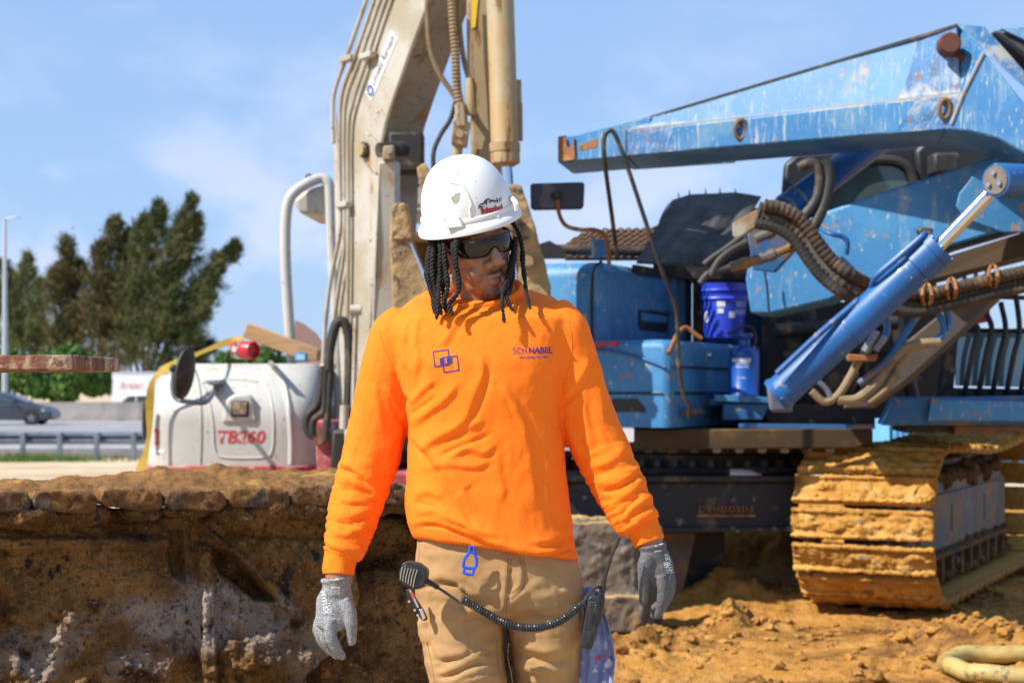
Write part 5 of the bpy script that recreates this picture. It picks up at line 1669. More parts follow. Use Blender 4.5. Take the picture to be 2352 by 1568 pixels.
# mirror and bent rod
mq = [P(1218, 424, 10.40), P(1224, 421, 10.40), P(1338, 418, 10.40), P(1343, 423, 10.40), P(1341, 474, 10.40), P(1335, 480, 10.40), P(1226, 482, 10.40), P(1219, 477, 10.40)]
mk('mirror', G().prism(mq, (0.0, 0.05, 0)), mat('sun_faded_mirror_back', (0.022, 0.020, 0.028), 0.35), RIG, bevel=0.008, fixn=True)
mk('mirror_ball', G().ellipsoid(P(1278, 449, 10.35), [(0.035, 0, 0), (0, 0.03, 0), (0, 0, 0.03)], 14, 10), M_hose, RIG)
mk('mirror_arm', G().tube([P(1280, 455, 10.35), P(1284, 490, 10.37), P(1300, 518, 10.40), P(1335, 528, 10.45), P(1365, 528, 10.50), P(1388, 540, 10.55), P(1397, 570, 10.55), P(1399, 606, 10.57)], 0.0135, 10, smooth=6), M_rust2, RIG)
mk('bent_rod', G().tube([P(1418, 596, 10.45), P(1406, 500, 10.2), P(1390, 380, 9.98), P(1387, 325, 9.95), P(1396, 303, 9.94), P(1412, 308, 9.94), P(1440, 380, 9.96), P(1480, 500, 10.0), P(1520, 620, 10.05), P(1548, 690, 10.1), P(1556, 740, 10.12), P(1558, 830, 10.14), P(1568, 900, 10.15), P(1584, 940, 10.16), P(1583, 956, 10.2)], 0.0135, 10, smooth=8), M_hose, RIG)

mk('rear_panel', G().prism([P(1600, 600, 12.4), P(1800, 560, 12.4), P(1800, 800, 12.4), P(1600, 800, 12.4)], (0.1, 0.2, 0)), M_blue, RIG, bevel=0.01, fixn=True)
mk('rear_post', G().prism([P(1590, 600, 11.9), P(1612, 600, 11.9), P(1612, 800, 11.9), P(1590, 800, 11.9)], (0.05, 0.15, 0)), M_grime, RIG, bevel=0.01, fixn=True)

# --- rubber sheet over the engine
def rubber(u, w):
    tx = np.interp(u, [0, 0.12, 0.3, 0.75, 1], [1532, 1548, 1585, 1690, 1748])
    ty = np.interp(u, [0, 0.12, 0.3, 0.75, 1], [478, 462, 450, 445, 454])
    bx = 1462 + (1650 - 1462) * u
    by = 606 + 8 * u
    x = tx + (bx - tx) * w
    y = ty + (by - ty) * w
    p = np.stack([u * 3, w * 2, u * 0], 1)
    d = 11.25 - 0.62 * w + 0.09 * fbm(p, 3) + 0.05 * np.sin(u * 7 + w * 2) * w - 0.16 * np.clip(u - 0.62, 0, 1) * (1 - w)
    return np.stack([(x - CX) / FPX * d, d, CAM_H + (HY - y) / FPX * d], 1)


o = mk('rubber_cover', grid(60, 40, rubber), M_rubber, angle=0)
o.data.shade_smooth()
o.modifiers.new('solid', 'SOLIDIFY').thickness = 0.012
tag(o, 'black rubber sheet draped over the engine bay of the blue rig', 'rubber sheet')
for k, (x, y) in enumerate(((1585, 448), (1622, 446), (1655, 444), (1690, 446), (1560, 455))):
    mk('screw_spike', G().tube([P(x, y + 6, 11.35), P(x - 2, y - 12, 11.35)], [0.008, 0.003], 6), M_grime, RIG)
mk('engine_block', G().prism([P(1500, 520, 11.70), P(1780, 470, 11.70), P(1800, 640, 11.70), P(1500, 640, 11.70)], (0.1, 0.5, 0)), M_grime, RIG, fixn=True)

# --- folded mast, running back to the left
def md(x):
    return 9.0 + (2260 - x) / 980 * 1.25


def mp(x, y, o=0.0):
    return P(x, y, md(x) + o)


ME = Vector((0.12, 0.60, 0))
mk('mast_belt', G().prism([mp(1440, 300), mp(2213, 214), mp(2174, 297), mp(1440, 358)], ME), M_blue_streak, RIG, bevel=0.012, fixn=True)
mk('mast_web', G().hexa([mp(1446, 299, 0.02), mp(2210, 214, 0.02), mp(2210, 214, 0.5), mp(1446, 299, 0.5), mp(1496, 267, 0.07), mp(2199, 55, 0.07), mp(2199, 55, 0.42), mp(1496, 267, 0.42)]), M_blue_streak, RIG, bevel=0.006, fixn=True)
M_mastskin = mat('mud_splashed_mast_paint', (0.03, 0.16, 0.36), 0.55, attr='paint', bump=[(40, 0.15, 0.004)])


def mast_skin(name, a, b, c, e, o, ridge_low):
    """thin cladding: a-b upper edge, c-e lower edge (picture units, offsets in depth)"""
    def fn(u, w):
        x = (a[0] + (b[0] - a[0]) * u) * (1 - w) + (c[0] + (e[0] - c[0]) * u) * w
        y = (a[1] + (b[1] - a[1]) * u) * (1 - w) + (c[1] + (e[1] - c[1]) * u) * w
        d = md(x) + o[0] * (1 - w) + o[1] * w
        return np.stack([(x - CX) / FPX * d, d, CAM_H + (HY - y) / FPX * d], 1)
    v, f = grid(460, 70, fn)
    u, w = np.meshgrid(np.linspace(0, 1, 460), np.linspace(0, 1, 70))
    u, w = u.ravel(), w.ravel()
    L = 900 * u
    q = np.stack([L, w * 100, w * 0], 1)
    drip = fbm(np.stack([(L + w * 18) * 0.11, w * 1.6, w * 0 + o[0] * 9], 1), 4, 0.6)
    spot = fbm(np.stack([L * 0.22, w * 14, w * 0 + 3], 1), 3, 0.6)
    patch_ = fbm(np.stack([L * 0.018, w * 2.2, w * 0 + 8], 1), 3)
    dirt = np.clip((drip - 0.05 + 0.5 * patch_) * 2.6, 0, 1) * (0.34 if ridge_low else 0.45) + np.clip((spot - 0.26) * 5, 0, 1) * 0.5
    ed = (1 - w) if ridge_low else w
    dirt += np.exp(-(ed / 0.20) ** 1.3) * np.clip(0.55 + 1.4 * fbm(np.stack([L * 0.03, w * 5, w * 0 + 21], 1), 4, 0.6), 0, 1) * (0.35 + 0.75 * u)
    dirt = np.clip(dirt, 0, 0.9)[:, None]
    blue = np.array([0.022, 0.140, 0.34]) * (1 + 0.6 * patch_[:, None])
    rust = np.clip((fbm(np.stack([L * 0.05, w * 5, w * 0 + 40], 1), 4, 0.6) - 0.30) * 6, 0, 1)[:, None]
    col = blue * (1 - dirt) + np.array([0.42, 0.42, 0.38]) * dirt
    col = col * (1 - rust) + np.array([0.20, 0.09, 0.035]) * rust
    ob = mk(name, (v, f), M_mastskin, RIG, angle=0)
    ob.data.shade_smooth()
    ob.modifiers.new('solid', 'SOLIDIFY').thickness = 0.004
    at = ob.data.color_attributes.new('paint', 'FLOAT_COLOR', 'POINT')
    at.data.foreach_set('color', np.concatenate([np.clip(col, 0, 1), np.ones((len(v), 1))], 1).ravel())


mast_skin('web_plating', (1497, 268), (2197, 57), (1447, 298), (2208, 213), (0.060, 0.010), True)
mast_skin('belt_plating', (1441, 301), (2211, 216), (1441, 357), (2173, 296), (-0.008, -0.008), False)
mk('mast_cap', G().prism([mp(1488, 268, 0.05), mp(2200, 54, 0.05), mp(2199, 61, 0.05), mp(1488, 274, 0.05)], (0.05, 0.36, 0)), M_grime, RIG, fixn=True)
mk('mast_tail', G().prism([mp(1281, 313, 0.02), mp(1322, 308, 0.02), mp(1436, 278, 0.02), mp(1496, 266, 0.02), mp(1496, 296, 0.02), mp(1440, 303, 0.02), mp(1440, 360, 0.02), mp(1281, 374, 0.02)], ME * 0.9), M_blue_streak, RIG, bevel=0.01, fixn=True)
mk('mast_far_rail', G().prism([mp(1455, 366, 0.75), mp(1690, 352, 0.75), mp(1690, 372, 0.75), mp(1455, 388, 0.75)], (0, 0.05, 0)), M_blue_streak, RIG, fixn=True)
mk('mast_seam', G().tube([mp(1441, 300, -0.004), mp(1441, 358, -0.004)], 0.008, 6), M_black, RIG)
mk('tail_hook', G().prism([mp(1283, 318, 0.0), mp(1300, 316, 0.0), mp(1303, 338, 0.0), mp(1312, 338, 0.0), mp(1318, 316, 0.0), mp(1320, 366, 0.0), mp(1283, 371, 0.0)], (0, 0.03, 0)), M_rust2, RIG, fixn=True)
mk('rust_patch', G().prism([mp(1330, 334, 0.016), mp(1374, 318, 0.016), mp(1370, 338, 0.016), mp(1330, 346, 0.016)], (0, 0.01, 0)), M_rust2, RIG, fixn=True)
mk('weld_bead', ribbed([mp(1442, 299, -0.004), mp(1700, 271, -0.004), mp(2000, 238, -0.004), mp(2212, 215, -0.004)], 0.007, 100, 0.2, 6), mat('pale_dried_mud', (0.33, 0.33, 0.31), 0.95), RIG)
# knuckle at the right
mk('knuckle_side', G().prism([mp(2260, 120, -0.06), mp(2352, 235, -0.06), mp(2500, 420, -0.06), mp(2500, 520, -0.06), mp(2420, 420, -0.06), mp(2352, 352, -0.06), mp(2290, 318, -0.06), mp(2228, 303, -0.06), mp(2172, 297, -0.06), mp(2213, 214, -0.06)], (0.1, 0.6, 0)), M_blue_streak, RIG, bevel=0.012, fixn=True)
mk('knuckle_top', G().hexa([mp(2199, 55, 0.12), mp(2260, 120, -0.05), mp(2260, 120, 0.5), mp(2199, 55, 0.5), mp(2262, 62, 0.14), mp(2500, 330, -0.02), mp(2500, 330, 0.55), mp(2262, 62, 0.6)]), M_blue_streak, RIG, fixn=True)
mk('knuckle_plate', G().prism([mp(2199, 56, 0.11), mp(2262, 121, -0.055), mp(2214, 213, -0.03), mp(2190, 180, 0.05)], (0.02, 0.2, 0)), M_blue_streak, RIG, fixn=True)
mk('weld_bead', G().tube([mp(2260, 120, -0.066), mp(2213, 214, -0.066), mp(2185, 285, -0.066)], 0.009, 6), bpy.data.materials['pale_dried_mud'], RIG)
mk('mast_head', G().prism([mp(2280, 70, 0.7), mp(2352, 62, 0.7), mp(2480, 90, 0.7), mp(2480, 220, 0.7), mp(2352, 130, 0.7)], (0, 0.3, 0)), M_grime, RIG, bevel=0.02, fixn=True)
mk('head_plate', G().prism([mp(2300, 66, 0.66), mp(2450, 66, 0.66), mp(2450, 140, 0.66), mp(2330, 80, 0.66)], (0, 0.03, 0)), M_blue_streak, RIG, fixn=True)
mk('rusty_pin', G().lathe([(0.01, 0), (0.05, 0), (0.06, 0.02), (0.06, 0.10), (0.045, 0.10), (0.045, 0.2)], mp(2183, 98, -0.10), (0.1, 1, 0.0), 18), mat('dark_red_rust', (0.11, 0.035, 0.022), 0.8), RIG)
mk('rust_streak', G().prism([mp(2172, 128, 0.035), mp(2200, 112, 0.035), mp(2222, 138, 0.02), mp(2200, 142, 0.03), mp(2168, 150, 0.035)], (0, 0.02, 0)), bpy.data.materials['dark_red_rust'], RIG, fixn=True)
for (x, y) in ((1701, 297), (2170, 250)):
    q = mp(x, y, -0.03)
    w = 20 / FPX * q.y
    mk('lifting_ring', G().tube([q + Vector((w * 0.62 * math.cos(a), -0.01 * math.sin(a), w * 1.05 * math.sin(a))) for a in np.linspace(0, 2 * math.pi, 16, endpoint=False)], 0.013, 8, closed=True), M_frame_grey, RIG)
    mk('ring_lug', G().prism([q + Vector((-0.02, 0.0, w * 0.8)), q + Vector((0.02, 0, w * 0.8)), q + Vector((0.02, 0, w * 1.3)), q + Vector((-0.02, 0, w * 1.3))], (0, 0.04, 0)), M_frame_grey, RIG, fixn=True)

# --- inner ram under the mast
ra, rb_ = P(2020, 320, 10.2), P(1720, 545, 9.9)
mk('mast_ram', G().lathe([(0.02, 0), (0.085, 0), (0.085, (rb_ - ra).length * 0.98), (0.06, (rb_ - ra).length)], ra, rb_ - ra, 26), M_blue_clean, RIG)
for t in (0.62, 0.70):
    mk('ram_band', G().lathe([(0.08, 0), (0.092, 0), (0.092, 0.02), (0.08, 0.02)], ra.lerp(rb_, t), rb_ - ra, 24), M_galv, RIG)

# --- operator cab behind
cabd = 11.4
mk('cab_frame', G().prism([P(1790, 500, cabd), P(1800, 375, cabd), P(1830, 352, cabd), P(2120, 335, cabd), P(2140, 500, cabd)], (0.2, 1.2, 0)), M_black, RIG, bevel=0.03, fixn=True)
mk('cab_roof', G().prism([P(2100, 345, cabd - 0.05), P(2130, 318, cabd - 0.05), P(2440, 285, cabd - 0.05), P(2440, 420, cabd - 0.05), P(2110, 430, cabd - 0.05)], (0.1, 1.2, 0)), M_black, RIG, bevel=0.03, fixn=True)
mk('cab_window', G().prism([P(1880, 500, cabd - 0.02), P(1915, 430, cabd - 0.02), P(1965, 380, cabd - 0.02), P(2060, 378, cabd - 0.02), P(2085, 400, cabd - 0.02), P(2100, 430, cabd - 0.02), P(2060, 500, cabd - 0.02)], (0, 0.02, 0)), M_cabglass, RIG, fixn=True)
mk('window_rim', G().tube([P(1880, 500, cabd - 0.04), P(1915, 430, cabd - 0.04), P(1962, 378, cabd - 0.04), P(2040, 368, cabd - 0.04), P(2085, 385, cabd - 0.04), P(2105, 430, cabd - 0.04)], 0.035, 10, smooth=5), M_hose, RIG)
mk('cab_hardware', G().prism([P(2145, 350, cabd - 0.3), P(2205, 350, cabd - 0.3), P(2205, 395, cabd - 0.3), P(2145, 400, cabd - 0.3)], (0, 0.2, 0)), M_grime, RIG, bevel=0.02, fixn=True)

# --- lower boom: big blue plate arm
pl_ = [(1877, 492), (2060, 430), (2245, 372), (2300, 352), (2420, 318), (2420, 500), (2352, 517), (2190, 563), (2007, 640), (1903, 690), (1768, 721), (1724, 719), (1712, 640), (1722, 585), (1790, 540)]
bdp = lambda x: 9.9 - (x - 1640) / 780 * 0.6
mk('boom_arm', G().prism([P(a, b, bdp(a)) for a, b in pl_], (0.12, 0.45, 0)), M_blue, RIG, bevel=0.015, fixn=True)
mk('boom_underplate', G().prism([P(2100, 612, 9.52), P(2420, 512, 9.3), P(2420, 570, 9.3), P(2141, 640, 9.5)], (0.12, 0.5, 0)), mat('brown_shaded_underside', (0.075, 0.045, 0.02), 0.85, layers=[((0.045, 0.028, 0.014), 4, 0.45, 0.7)]), RIG, fixn=True)  # shade of the boom's underside put into the brown colour
dp = [c2(1160, 330, 9.22), c2(1180, 260, 9.22), c2(1290, 120, 9.22), c2(1390, 110, 9.22), c2(1600, 330, 9.2), c2(1600, 470, 9.2), c2(1410, 470, 9.22), c2(1220, 400, 9.22)]
mk('doubler_plate', G().prism(dp, (0.03, 0.04, 0)), M_blue, RIG, bevel=0.008, fixn=True)
mk('arm_seam', G().tube([c2(150, 660, 9.72), c2(165, 760, 9.72), c2(175, 895, 9.72)], 0.007, 6), M_black, RIG)
mk('grab_rail', G().tube([c2(430, 440, 9.6), c2(500, 475, 9.5), c2(560, 490, 9.5), c2(590, 520, 9.5), c2(585, 585, 9.52)], 0.014, 8, smooth=5), M_blue_clean, RIG)
# bracket plate with hose ends
mk('hose_bracket', G().prism([c2(60, 480, 9.3), c2(90, 430, 9.3), c2(260, 440, 9.3), c2(330, 540, 9.3), c2(200, 680, 9.3), c2(90, 665, 9.3)], (0.02, 0.04, 0)), M_blue_dusty, RIG, bevel=0.006, fixn=True)
mk('rusty_plate', G().prism([c2(-20, 420, 9.15), c2(110, 345, 9.15), c2(135, 390, 9.15), c2(130, 420, 9.15), c2(0, 505, 9.15), c2(-20, 480, 9.15)], (0.02, 0.03, 0)), mat('rusted_sheet', (0.36, 0.22, 0.11), 0.8, layers=[((0.45, 0.40, 0.32), 5, 0.5, 0.62), ((0.30, 0.11, 0.035), 9, 0.52, 0.66)]), RIG, bevel=0.004, fixn=True)
for a, b in (((100, 505), (300, 420)), ((110, 620), (300, 545)), ((-30, 655), (70, 625))):
    p0, p1 = c2(a[0], a[1], 9.1), c2(b[0], b[1], 9.1)
    mk('hose_fitting', G().lathe([(0.012, 0), (0.026, 0), (0.026, 0.06), (0.032, 0.065), (0.032, 0.10), (0.022, 0.11), (0.022, 0.18), (0.028, 0.185), (0.028, (p1 - p0).length)], p0, p1 - p0, 10), M_frame_grey, RIG)
for pts, r in (([(300, 420), (380, 360), (430, 280), (445, 190), (430, 120), (390, 100), (330, 130)], 0.028), ([(300, 545), (390, 470), (460, 340), (490, 220), (490, 130), (465, 80)], 0.030),
               ([(60, 520), (-20, 560), (-90, 620), (-135, 700)], 0.024), ([(-30, 655), (-90, 670), (-150, 690), (-190, 740)], 0.020), ([(20, 500), (-60, 560), (-120, 600), (-170, 640)], 0.018)):
    mk('hydraulic_hose', G().tube([c2(a, b, 9.05) for a, b in pts], r, 12, smooth=7), M_hose, RIG)
# thick hose bundle sagging under the arm
bun = [(120, 350), (220, 370), (320, 430), (400, 540), (480, 640), (600, 730), (720, 785), (850, 810), (1000, 815), (1200, 770), (1400, 720), (1600, 680)]
for k, (o, r, mm) in enumerate((((0, 0), 0.044, M_hose_mud), ((10, 40), 0.038, M_hose_mud), ((-20, 70), 0.030, M_hose), ((30, -25), 0.034, M_hose_mud))):
    mk('hose_bundle', ribbed([c2(a + o[0], b + o[1], 8.95 - 0.02 * k + (a > 700) * 0.25) for a, b in bun], r, 90, 0.06 if k != 2 else 0.02, 10), mm, RIG)
mk('thin_hose', G().tube([c2(370, 500, 8.9), c2(430, 600, 8.9), c2(520, 700, 8.9), c2(640, 790, 8.9)], 0.013, 8, smooth=6), M_frame_grey, RIG)
for zx, zy in ((1020, 800), (1150, 770), (1370, 700)):
    mk('bundle_tie', G().tube([c2(zx + 25 * math.cos(a) - 8, zy + 60 * math.sin(a), 9.12 - 0.06 * math.cos(a * 2)) for a in np.linspace(0, 6.28, 12, endpoint=False)], 0.010, 6, closed=True), M_rust2, RIG)

# --- big lifting cylinder in front
ca, cb = c2(215, 1335, 8.75), c2(1075, 545, 8.55)
ax = (cb - ca)
Lc = ax.length
mk('lift_cylinder', G().lathe([(0.02, 0), (0.094, 0), (0.098, 0.02), (0.088, 0.04), (0.088, Lc * 0.45), (0.091, Lc * 0.452), (0.091, Lc * 0.47), (0.088, Lc * 0.475), (0.088, Lc * 0.86), (0.096, Lc * 0.865), (0.096, Lc * 0.96), (0.102, Lc * 0.962), (0.102, Lc), (0.03, Lc)], ca, ax, 36), M_blue_clean, RIG)
ce = c2(1400, 200, 8.48)
mk('cylinder_rod', G().cyl(cb - ax.normalized() * 0.05, ce, 0.035, seg=24), M_chrome, RIG)
for k in range(8):
    a = 2 * math.pi * k / 8
    e1 = ax.normalized().cross(Vector((0, 1, 0))).normalized()
    e2 = ax.normalized().cross(e1)
    q = ca + ax * 0.965 + (e1 * math.cos(a) + e2 * math.sin(a)) * 0.090
    mk('gland_bolt', G().cyl(q, q + ax.normalized() * 0.05, 0.012, seg=6), M_blue_clean, RIG)
eye = c2(1392, 195, 8.40)
mk('cylinder_eye', G().lathe([(0.02, 0), (0.082, 0), (0.085, 0.01), (0.085, 0.30), (0.02, 0.30)], eye - Vector((0.02, 0.02, 0)), (0.75, 0.6, 0.05), 30), M_blue_clean, RIG)
mk('pin_cover', G().lathe([(0.002, -0.008), (0.068, -0.008), (0.07, 0.0), (0.002, 0.002)], eye - Vector((0.02, 0.02, 0)), (0.75, 0.6, 0.05), 28), M_frame_grey, RIG)
pd = Vector((0.75, 0.6, 0.05)).normalized()
p1 = pd.cross(Vector((0, 0, 1))).normalized()
for k in range(3):
    a = 2 * math.pi * k / 3 + 0.5
    q = eye - Vector((0.02, 0.02, 0)) + p1 * 0.036 * math.cos(a) + pd.cross(p1) * 0.036 * math.sin(a) - pd * 0.008
    mk('cover_bolt', G().cyl(q, q - pd * 0.015, 0.012, seg=6), M_chrome, RIG)
mk('cylinder_pipe', G().tube([c2(215, 1215, 8.62), c2(440, 1005, 8.60), c2(620, 850, 8.60), c2(650, 825, 8.62), c2(690, 830, 8.68)], 0.016, 8, smooth=4), M_blue_clean, RIG)
mk('cylinder_pipe', G().tube([c2(720, 760, 8.60), c2(740, 705, 8.56), c2(860, 600, 8.52), c2(985, 490, 8.50), c2(1000, 470, 8.52)], 0.016, 8, smooth=4), M_blue_clean, RIG)
mk('port_block', G().prism([c2(965, 455, 8.5), c2(990, 438, 8.5), c2(1045, 445, 8.5), c2(1045, 470, 8.5), c2(990, 500, 8.5)], (0, 0.06, 0)), M_grime, RIG, bevel=0.006, fixn=True)
mk('cylinder_foot', G().prism([c2(160, 1260, 8.8), c2(230, 1230, 8.8), c2(310, 1420, 8.8), c2(180, 1420, 8.8)], (0.05, 0.35, 0)), M_blue_dusty, RIG, bevel=0.02, fixn=True)

# --- lower dusty arm, hoses and bracket work
mk('lower_strut', G().prism([c2(1440, 760, 9.6), c2(1180, 1010, 9.6), c2(900, 1260, 9.6), c2(700, 1400, 9.6), c2(560, 1400, 9.6), c2(860, 1080, 9.6), c2(1130, 860, 9.6), c2(1300, 790, 9.6)], (0.1, 0.3, 0)), mat('dusty_grey_strut', (0.075, 0.066, 0.056), 0.8, layers=[((0.17, 0.105, 0.045), 5, 0.50, 0.68), ((0.06, 0.06, 0.065), 8, 0.55, 0.7)]), RIG, bevel=0.012, fixn=True)
for pts, r, mm in (([(400, 1310), (470, 1365), (540, 1330), (600, 1240), (650, 1150), (720, 1060)], 0.022, M_hose_tan), ([(540, 1355), (640, 1350), (740, 1270), (820, 1160), (900, 1080), (1000, 1055), (1080, 1050)], 0.028, M_hose_tan),
                   ([(700, 1370), (800, 1290), (860, 1180), (920, 1100)], 0.020, M_hose_tan), ([(650, 1270), (800, 1150), (900, 1000), (980, 880)], 0.020, M_blue_dusty),
                   ([(1050, 880), (1090, 930), (1100, 1000), (1060, 1040)], 0.018, M_blue_clean), ([(1110, 860), (1130, 930), (1130, 990)], 0.018, M_blue_clean), ([(780, 920), (800, 960), (790, 1020), (740, 1080)], 0.02, M_blue_clean), ([(440, 1260), (480, 1300), (500, 1340)], 0.016, M_galv)):
    mk('service_hose', G().tube([c2(a, b, 9.2) for a, b in pts], r, 10, smooth=6), mm, RIG)
mk('hose_clamp', G().prism([c2(590, 1110, 9.12), c2(700, 1120, 9.12), c2(755, 1110, 9.12), c2(740, 1150, 9.12), c2(600, 1150, 9.12)], (0, 0.06, 0)), M_rust2, RIG, bevel=0.006, fixn=True)
for a, b in (((680, 1100), (745, 990)), ((735, 1090), (790, 1020))):
    mk('pipe_union', G().cyl(c2(a[0], a[1], 9.1), c2(b[0], b[1], 9.1), 0.022, seg=8), M_galv, RIG)
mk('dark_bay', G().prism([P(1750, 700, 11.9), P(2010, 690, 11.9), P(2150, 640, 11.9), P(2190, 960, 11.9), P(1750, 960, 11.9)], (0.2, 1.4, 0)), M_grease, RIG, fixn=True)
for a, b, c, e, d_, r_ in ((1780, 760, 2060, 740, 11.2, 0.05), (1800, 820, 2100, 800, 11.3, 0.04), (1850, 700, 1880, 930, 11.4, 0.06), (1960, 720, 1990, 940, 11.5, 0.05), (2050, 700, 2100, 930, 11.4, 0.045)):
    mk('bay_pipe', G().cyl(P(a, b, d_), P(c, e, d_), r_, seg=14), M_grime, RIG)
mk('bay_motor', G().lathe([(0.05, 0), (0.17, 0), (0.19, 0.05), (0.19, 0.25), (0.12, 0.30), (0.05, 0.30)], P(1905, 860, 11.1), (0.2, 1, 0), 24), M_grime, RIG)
mk('bay_plate', G().prism([c2(1000, 1340, 9.9), c2(1700, 1330, 9.9), c2(1700, 1490, 9.9), c2(770, 1490, 9.9), c2(850, 1340, 9.9)], (0.1, 0.6, 0)), M_blue_dusty, RIG, bevel=0.012, fixn=True)
mk('sill_beam', G().prism([c2(1030, 1345, 9.85), c2(1700, 1370, 9.85), c2(1700, 1470, 9.85), c2(1010, 1470, 9.85)], (0.05, 0.05, 0)), M_blue, RIG, bevel=0.01, fixn=True)
mk('under_sill', G().prism([c2(900, 1495, 10.2), c2(1160, 1495, 10.2), c2(1160, 1530, 10.2), c2(900, 1530, 10.2)], (0.1, 0.8, 0)), M_grime, RIG, fixn=True)
mk('under_sill', G().prism([c2(1165, 1493, 10.1), c2(1700, 1493, 10.1), c2(1700, 1540, 10.1), c2(1165, 1540, 10.1)], (0.1, 0.8, 0)), M_frame_grey, RIG, fixn=True)

# --- front guard of the right cab: bars over glass
gd = 10.1
mk('guard_window', G().prism([c2(1165, 1000, gd + 0.35), c2(1700, 960, gd + 0.35), c2(1700, 1290, gd + 0.35), c2(1165, 1280, gd + 0.35)], (0, 0.02, 0)), mat('reflecting_cab_glass', (0.16, 0.26, 0.31), 0.04, spec=1.0, metal=0.4), RIG, fixn=True)
for k in range(6):
    x = 1215 + k * 74
    pts = [c2(x + 40, 760 if k > 2 else 960 - k * 60, gd), c2(x + 65, 980, gd - 0.05), c2(x + 35, 1120, gd - 0.05), c2(x, 1300, gd), c2(x - 6, 1345, gd + 0.1)]
    mk('guard_bar', G().tube(pts, 0.017, 8, smooth=5), M_black, RIG)
for y in (810, 985):
    mk('guard_rail_bar', G().tube([c2(1180 if y > 900 else 1400, y, gd), c2(1700, y + 10, gd)], 0.014, 8), M_black, RIG)
mk('guard_base', G().prism([c2(1150, 1290, gd + 0.05), c2(1700, 1300, gd + 0.05), c2(1700, 1350, gd + 0.05), c2(1090, 1345, gd + 0.05)], (0.05, 0.4, 0)), M_grime, RIG, fixn=True)
mk('cab_pillar', G().prism([c2(1120, 1050, gd + 0.15), c2(1180, 1010, gd + 0.15), c2(1150, 1350, gd + 0.15), c2(1080, 1350, gd + 0.15)], (0.05, 0.3, 0)), M_grime, RIG, bevel=0.02, fixn=True)
for k in range(4):
    mk('guard_bar', G().tube([c2(1150 + k * 60, 690 - k * 24, gd + 0.6), c2(1150 + k * 60, 760 - k * 24, gd + 0.6)], 0.014, 6), M_black, RIG)
mk('guard_rail_bar', G().tube([c2(1140, 722, gd + 0.6), c2(1400, 612, gd + 0.6)], 0.014, 6), M_blue_dusty, RIG)
mk('red_reflector', G().prism([c2(1245, 960, gd + 0.4), c2(1300, 905, gd + 0.4), c2(1345, 870, gd + 0.4), c2(1345, 940, gd + 0.4)], (0.0, 0.03, 0)), mat('red_panel', (0.42, 0.02, 0.03), 0.5), RIG, fixn=True)

# --- things standing on the rig
def lettering(name, s, place, width, height, m, parent, off=0.0, lathe=None, bold=0.02, ey=None):
    """words wrapped on an upright cylinder: lathe = (centre, radius at that height)"""
    v, f = text2d(s, 1.0, bold)
    w = v[:, 0].max() - v[:, 0].min()
    h = v[:, 1].max() - v[:, 1].min()
    v, f = split2d(v, f, 0.25 * w)
    c, r = lathe
    out = []
    for q in v:
        a = place[0] + q[0] / w * width / r
        out.append((c.x + math.sin(a) * (r + 0.002), c.y - math.cos(a) * (r + 0.002), place[1] + q[1] / h * height))
    return mk(name, (out, f), m, parent, angle=0)


BKD = 11.6
bc_ = P(1662, 776, BKD)
bk = thing('plastic_bucket', bc_, 'royal blue plastic bucket standing on the ledge of the blue rig', 'bucket')
M_bucketblue = mat('royal_blue_plastic', (0.03, 0.065, 0.60), 0.4, layers=[((0.20, 0.24, 0.5), 12, 0.64, 0.72), ((0.30, 0.22, 0.15), 5, 0.66, 0.75)])  # blue lightened in place of the sunlight the bucket misses
kh = 124 / FPX * BKD
r0, r1 = 46 / FPX * BKD, 54 / FPX * BKD
mk('body', G().lathe([(0.01, 0), (r0, 0), (r0 + (r1 - r0) * 0.7, kh * 0.70), (r1 + 0.004, kh * 0.70), (r1 + 0.004, kh * 0.74), (r1 - 0.002, kh * 0.75), (r1, kh * 0.84), (r1 + 0.006, kh * 0.85), (r1 + 0.006, kh * 0.88), (r1, kh * 0.89), (r1 + 0.003, kh * 0.97), (r1 + 0.006, kh), (r1 - 0.006, kh), (r1 - 0.01, kh * 0.9), (r0 - 0.01, 0.02), (0.01, 0.02)], bc_, (0, 0, 1), 40), M_bucketblue, bk, angle=60)
M_wtext = mat('white_print', (0.62, 0.66, 0.78), 0.6)
rr = lambda z: r0 + (r1 - r0) * (z / (kh * 0.7)) * 0.7
for s, z, a, w, h in (('DO IT', 0.60, 0.85, 0.11, 0.036), ('RIGHT', 0.46, 0.85, 0.12, 0.036)):
    lettering('lettering', s, (a, bc_.z + kh * z), w, h, M_wtext, bk, lathe=(bc_, rr(kh * z)))
def patch(name, c, r, a0, a1, z0, z1, m, parent):
    out = []
    for t in np.linspace(a0, a1, 6):
        for z in (z0, z1):
            out.append((c.x + math.sin(t) * (r + 0.0025), c.y - math.cos(t) * (r + 0.0025), z))
    return mk(name, (out, [(2 * i, 2 * i + 2, 2 * i + 3, 2 * i + 1) for i in range(5)]), m, parent, angle=0)


patch('printed_mark', bc_, rr(kh * .6), -0.42, -0.05, bc_.z + kh * 0.56, bc_.z + kh * 0.66, M_wtext, bk)
patch('printed_mark', bc_, rr(kh * .5), -0.40, -0.12, bc_.z + kh * 0.44, bc_.z + kh * 0.53, M_wtext, bk)
patch('printed_mark', bc_, rr(kh * .42), 0.12, 0.40, bc_.z + kh * 0.36, bc_.z + kh * 0.47, M_wtext, bk)
patch('printed_mark', bc_, rr(kh * .42), -1.15, -0.9, bc_.z + kh * 0.28, bc_.z + kh * 0.48, M_wtext, bk)

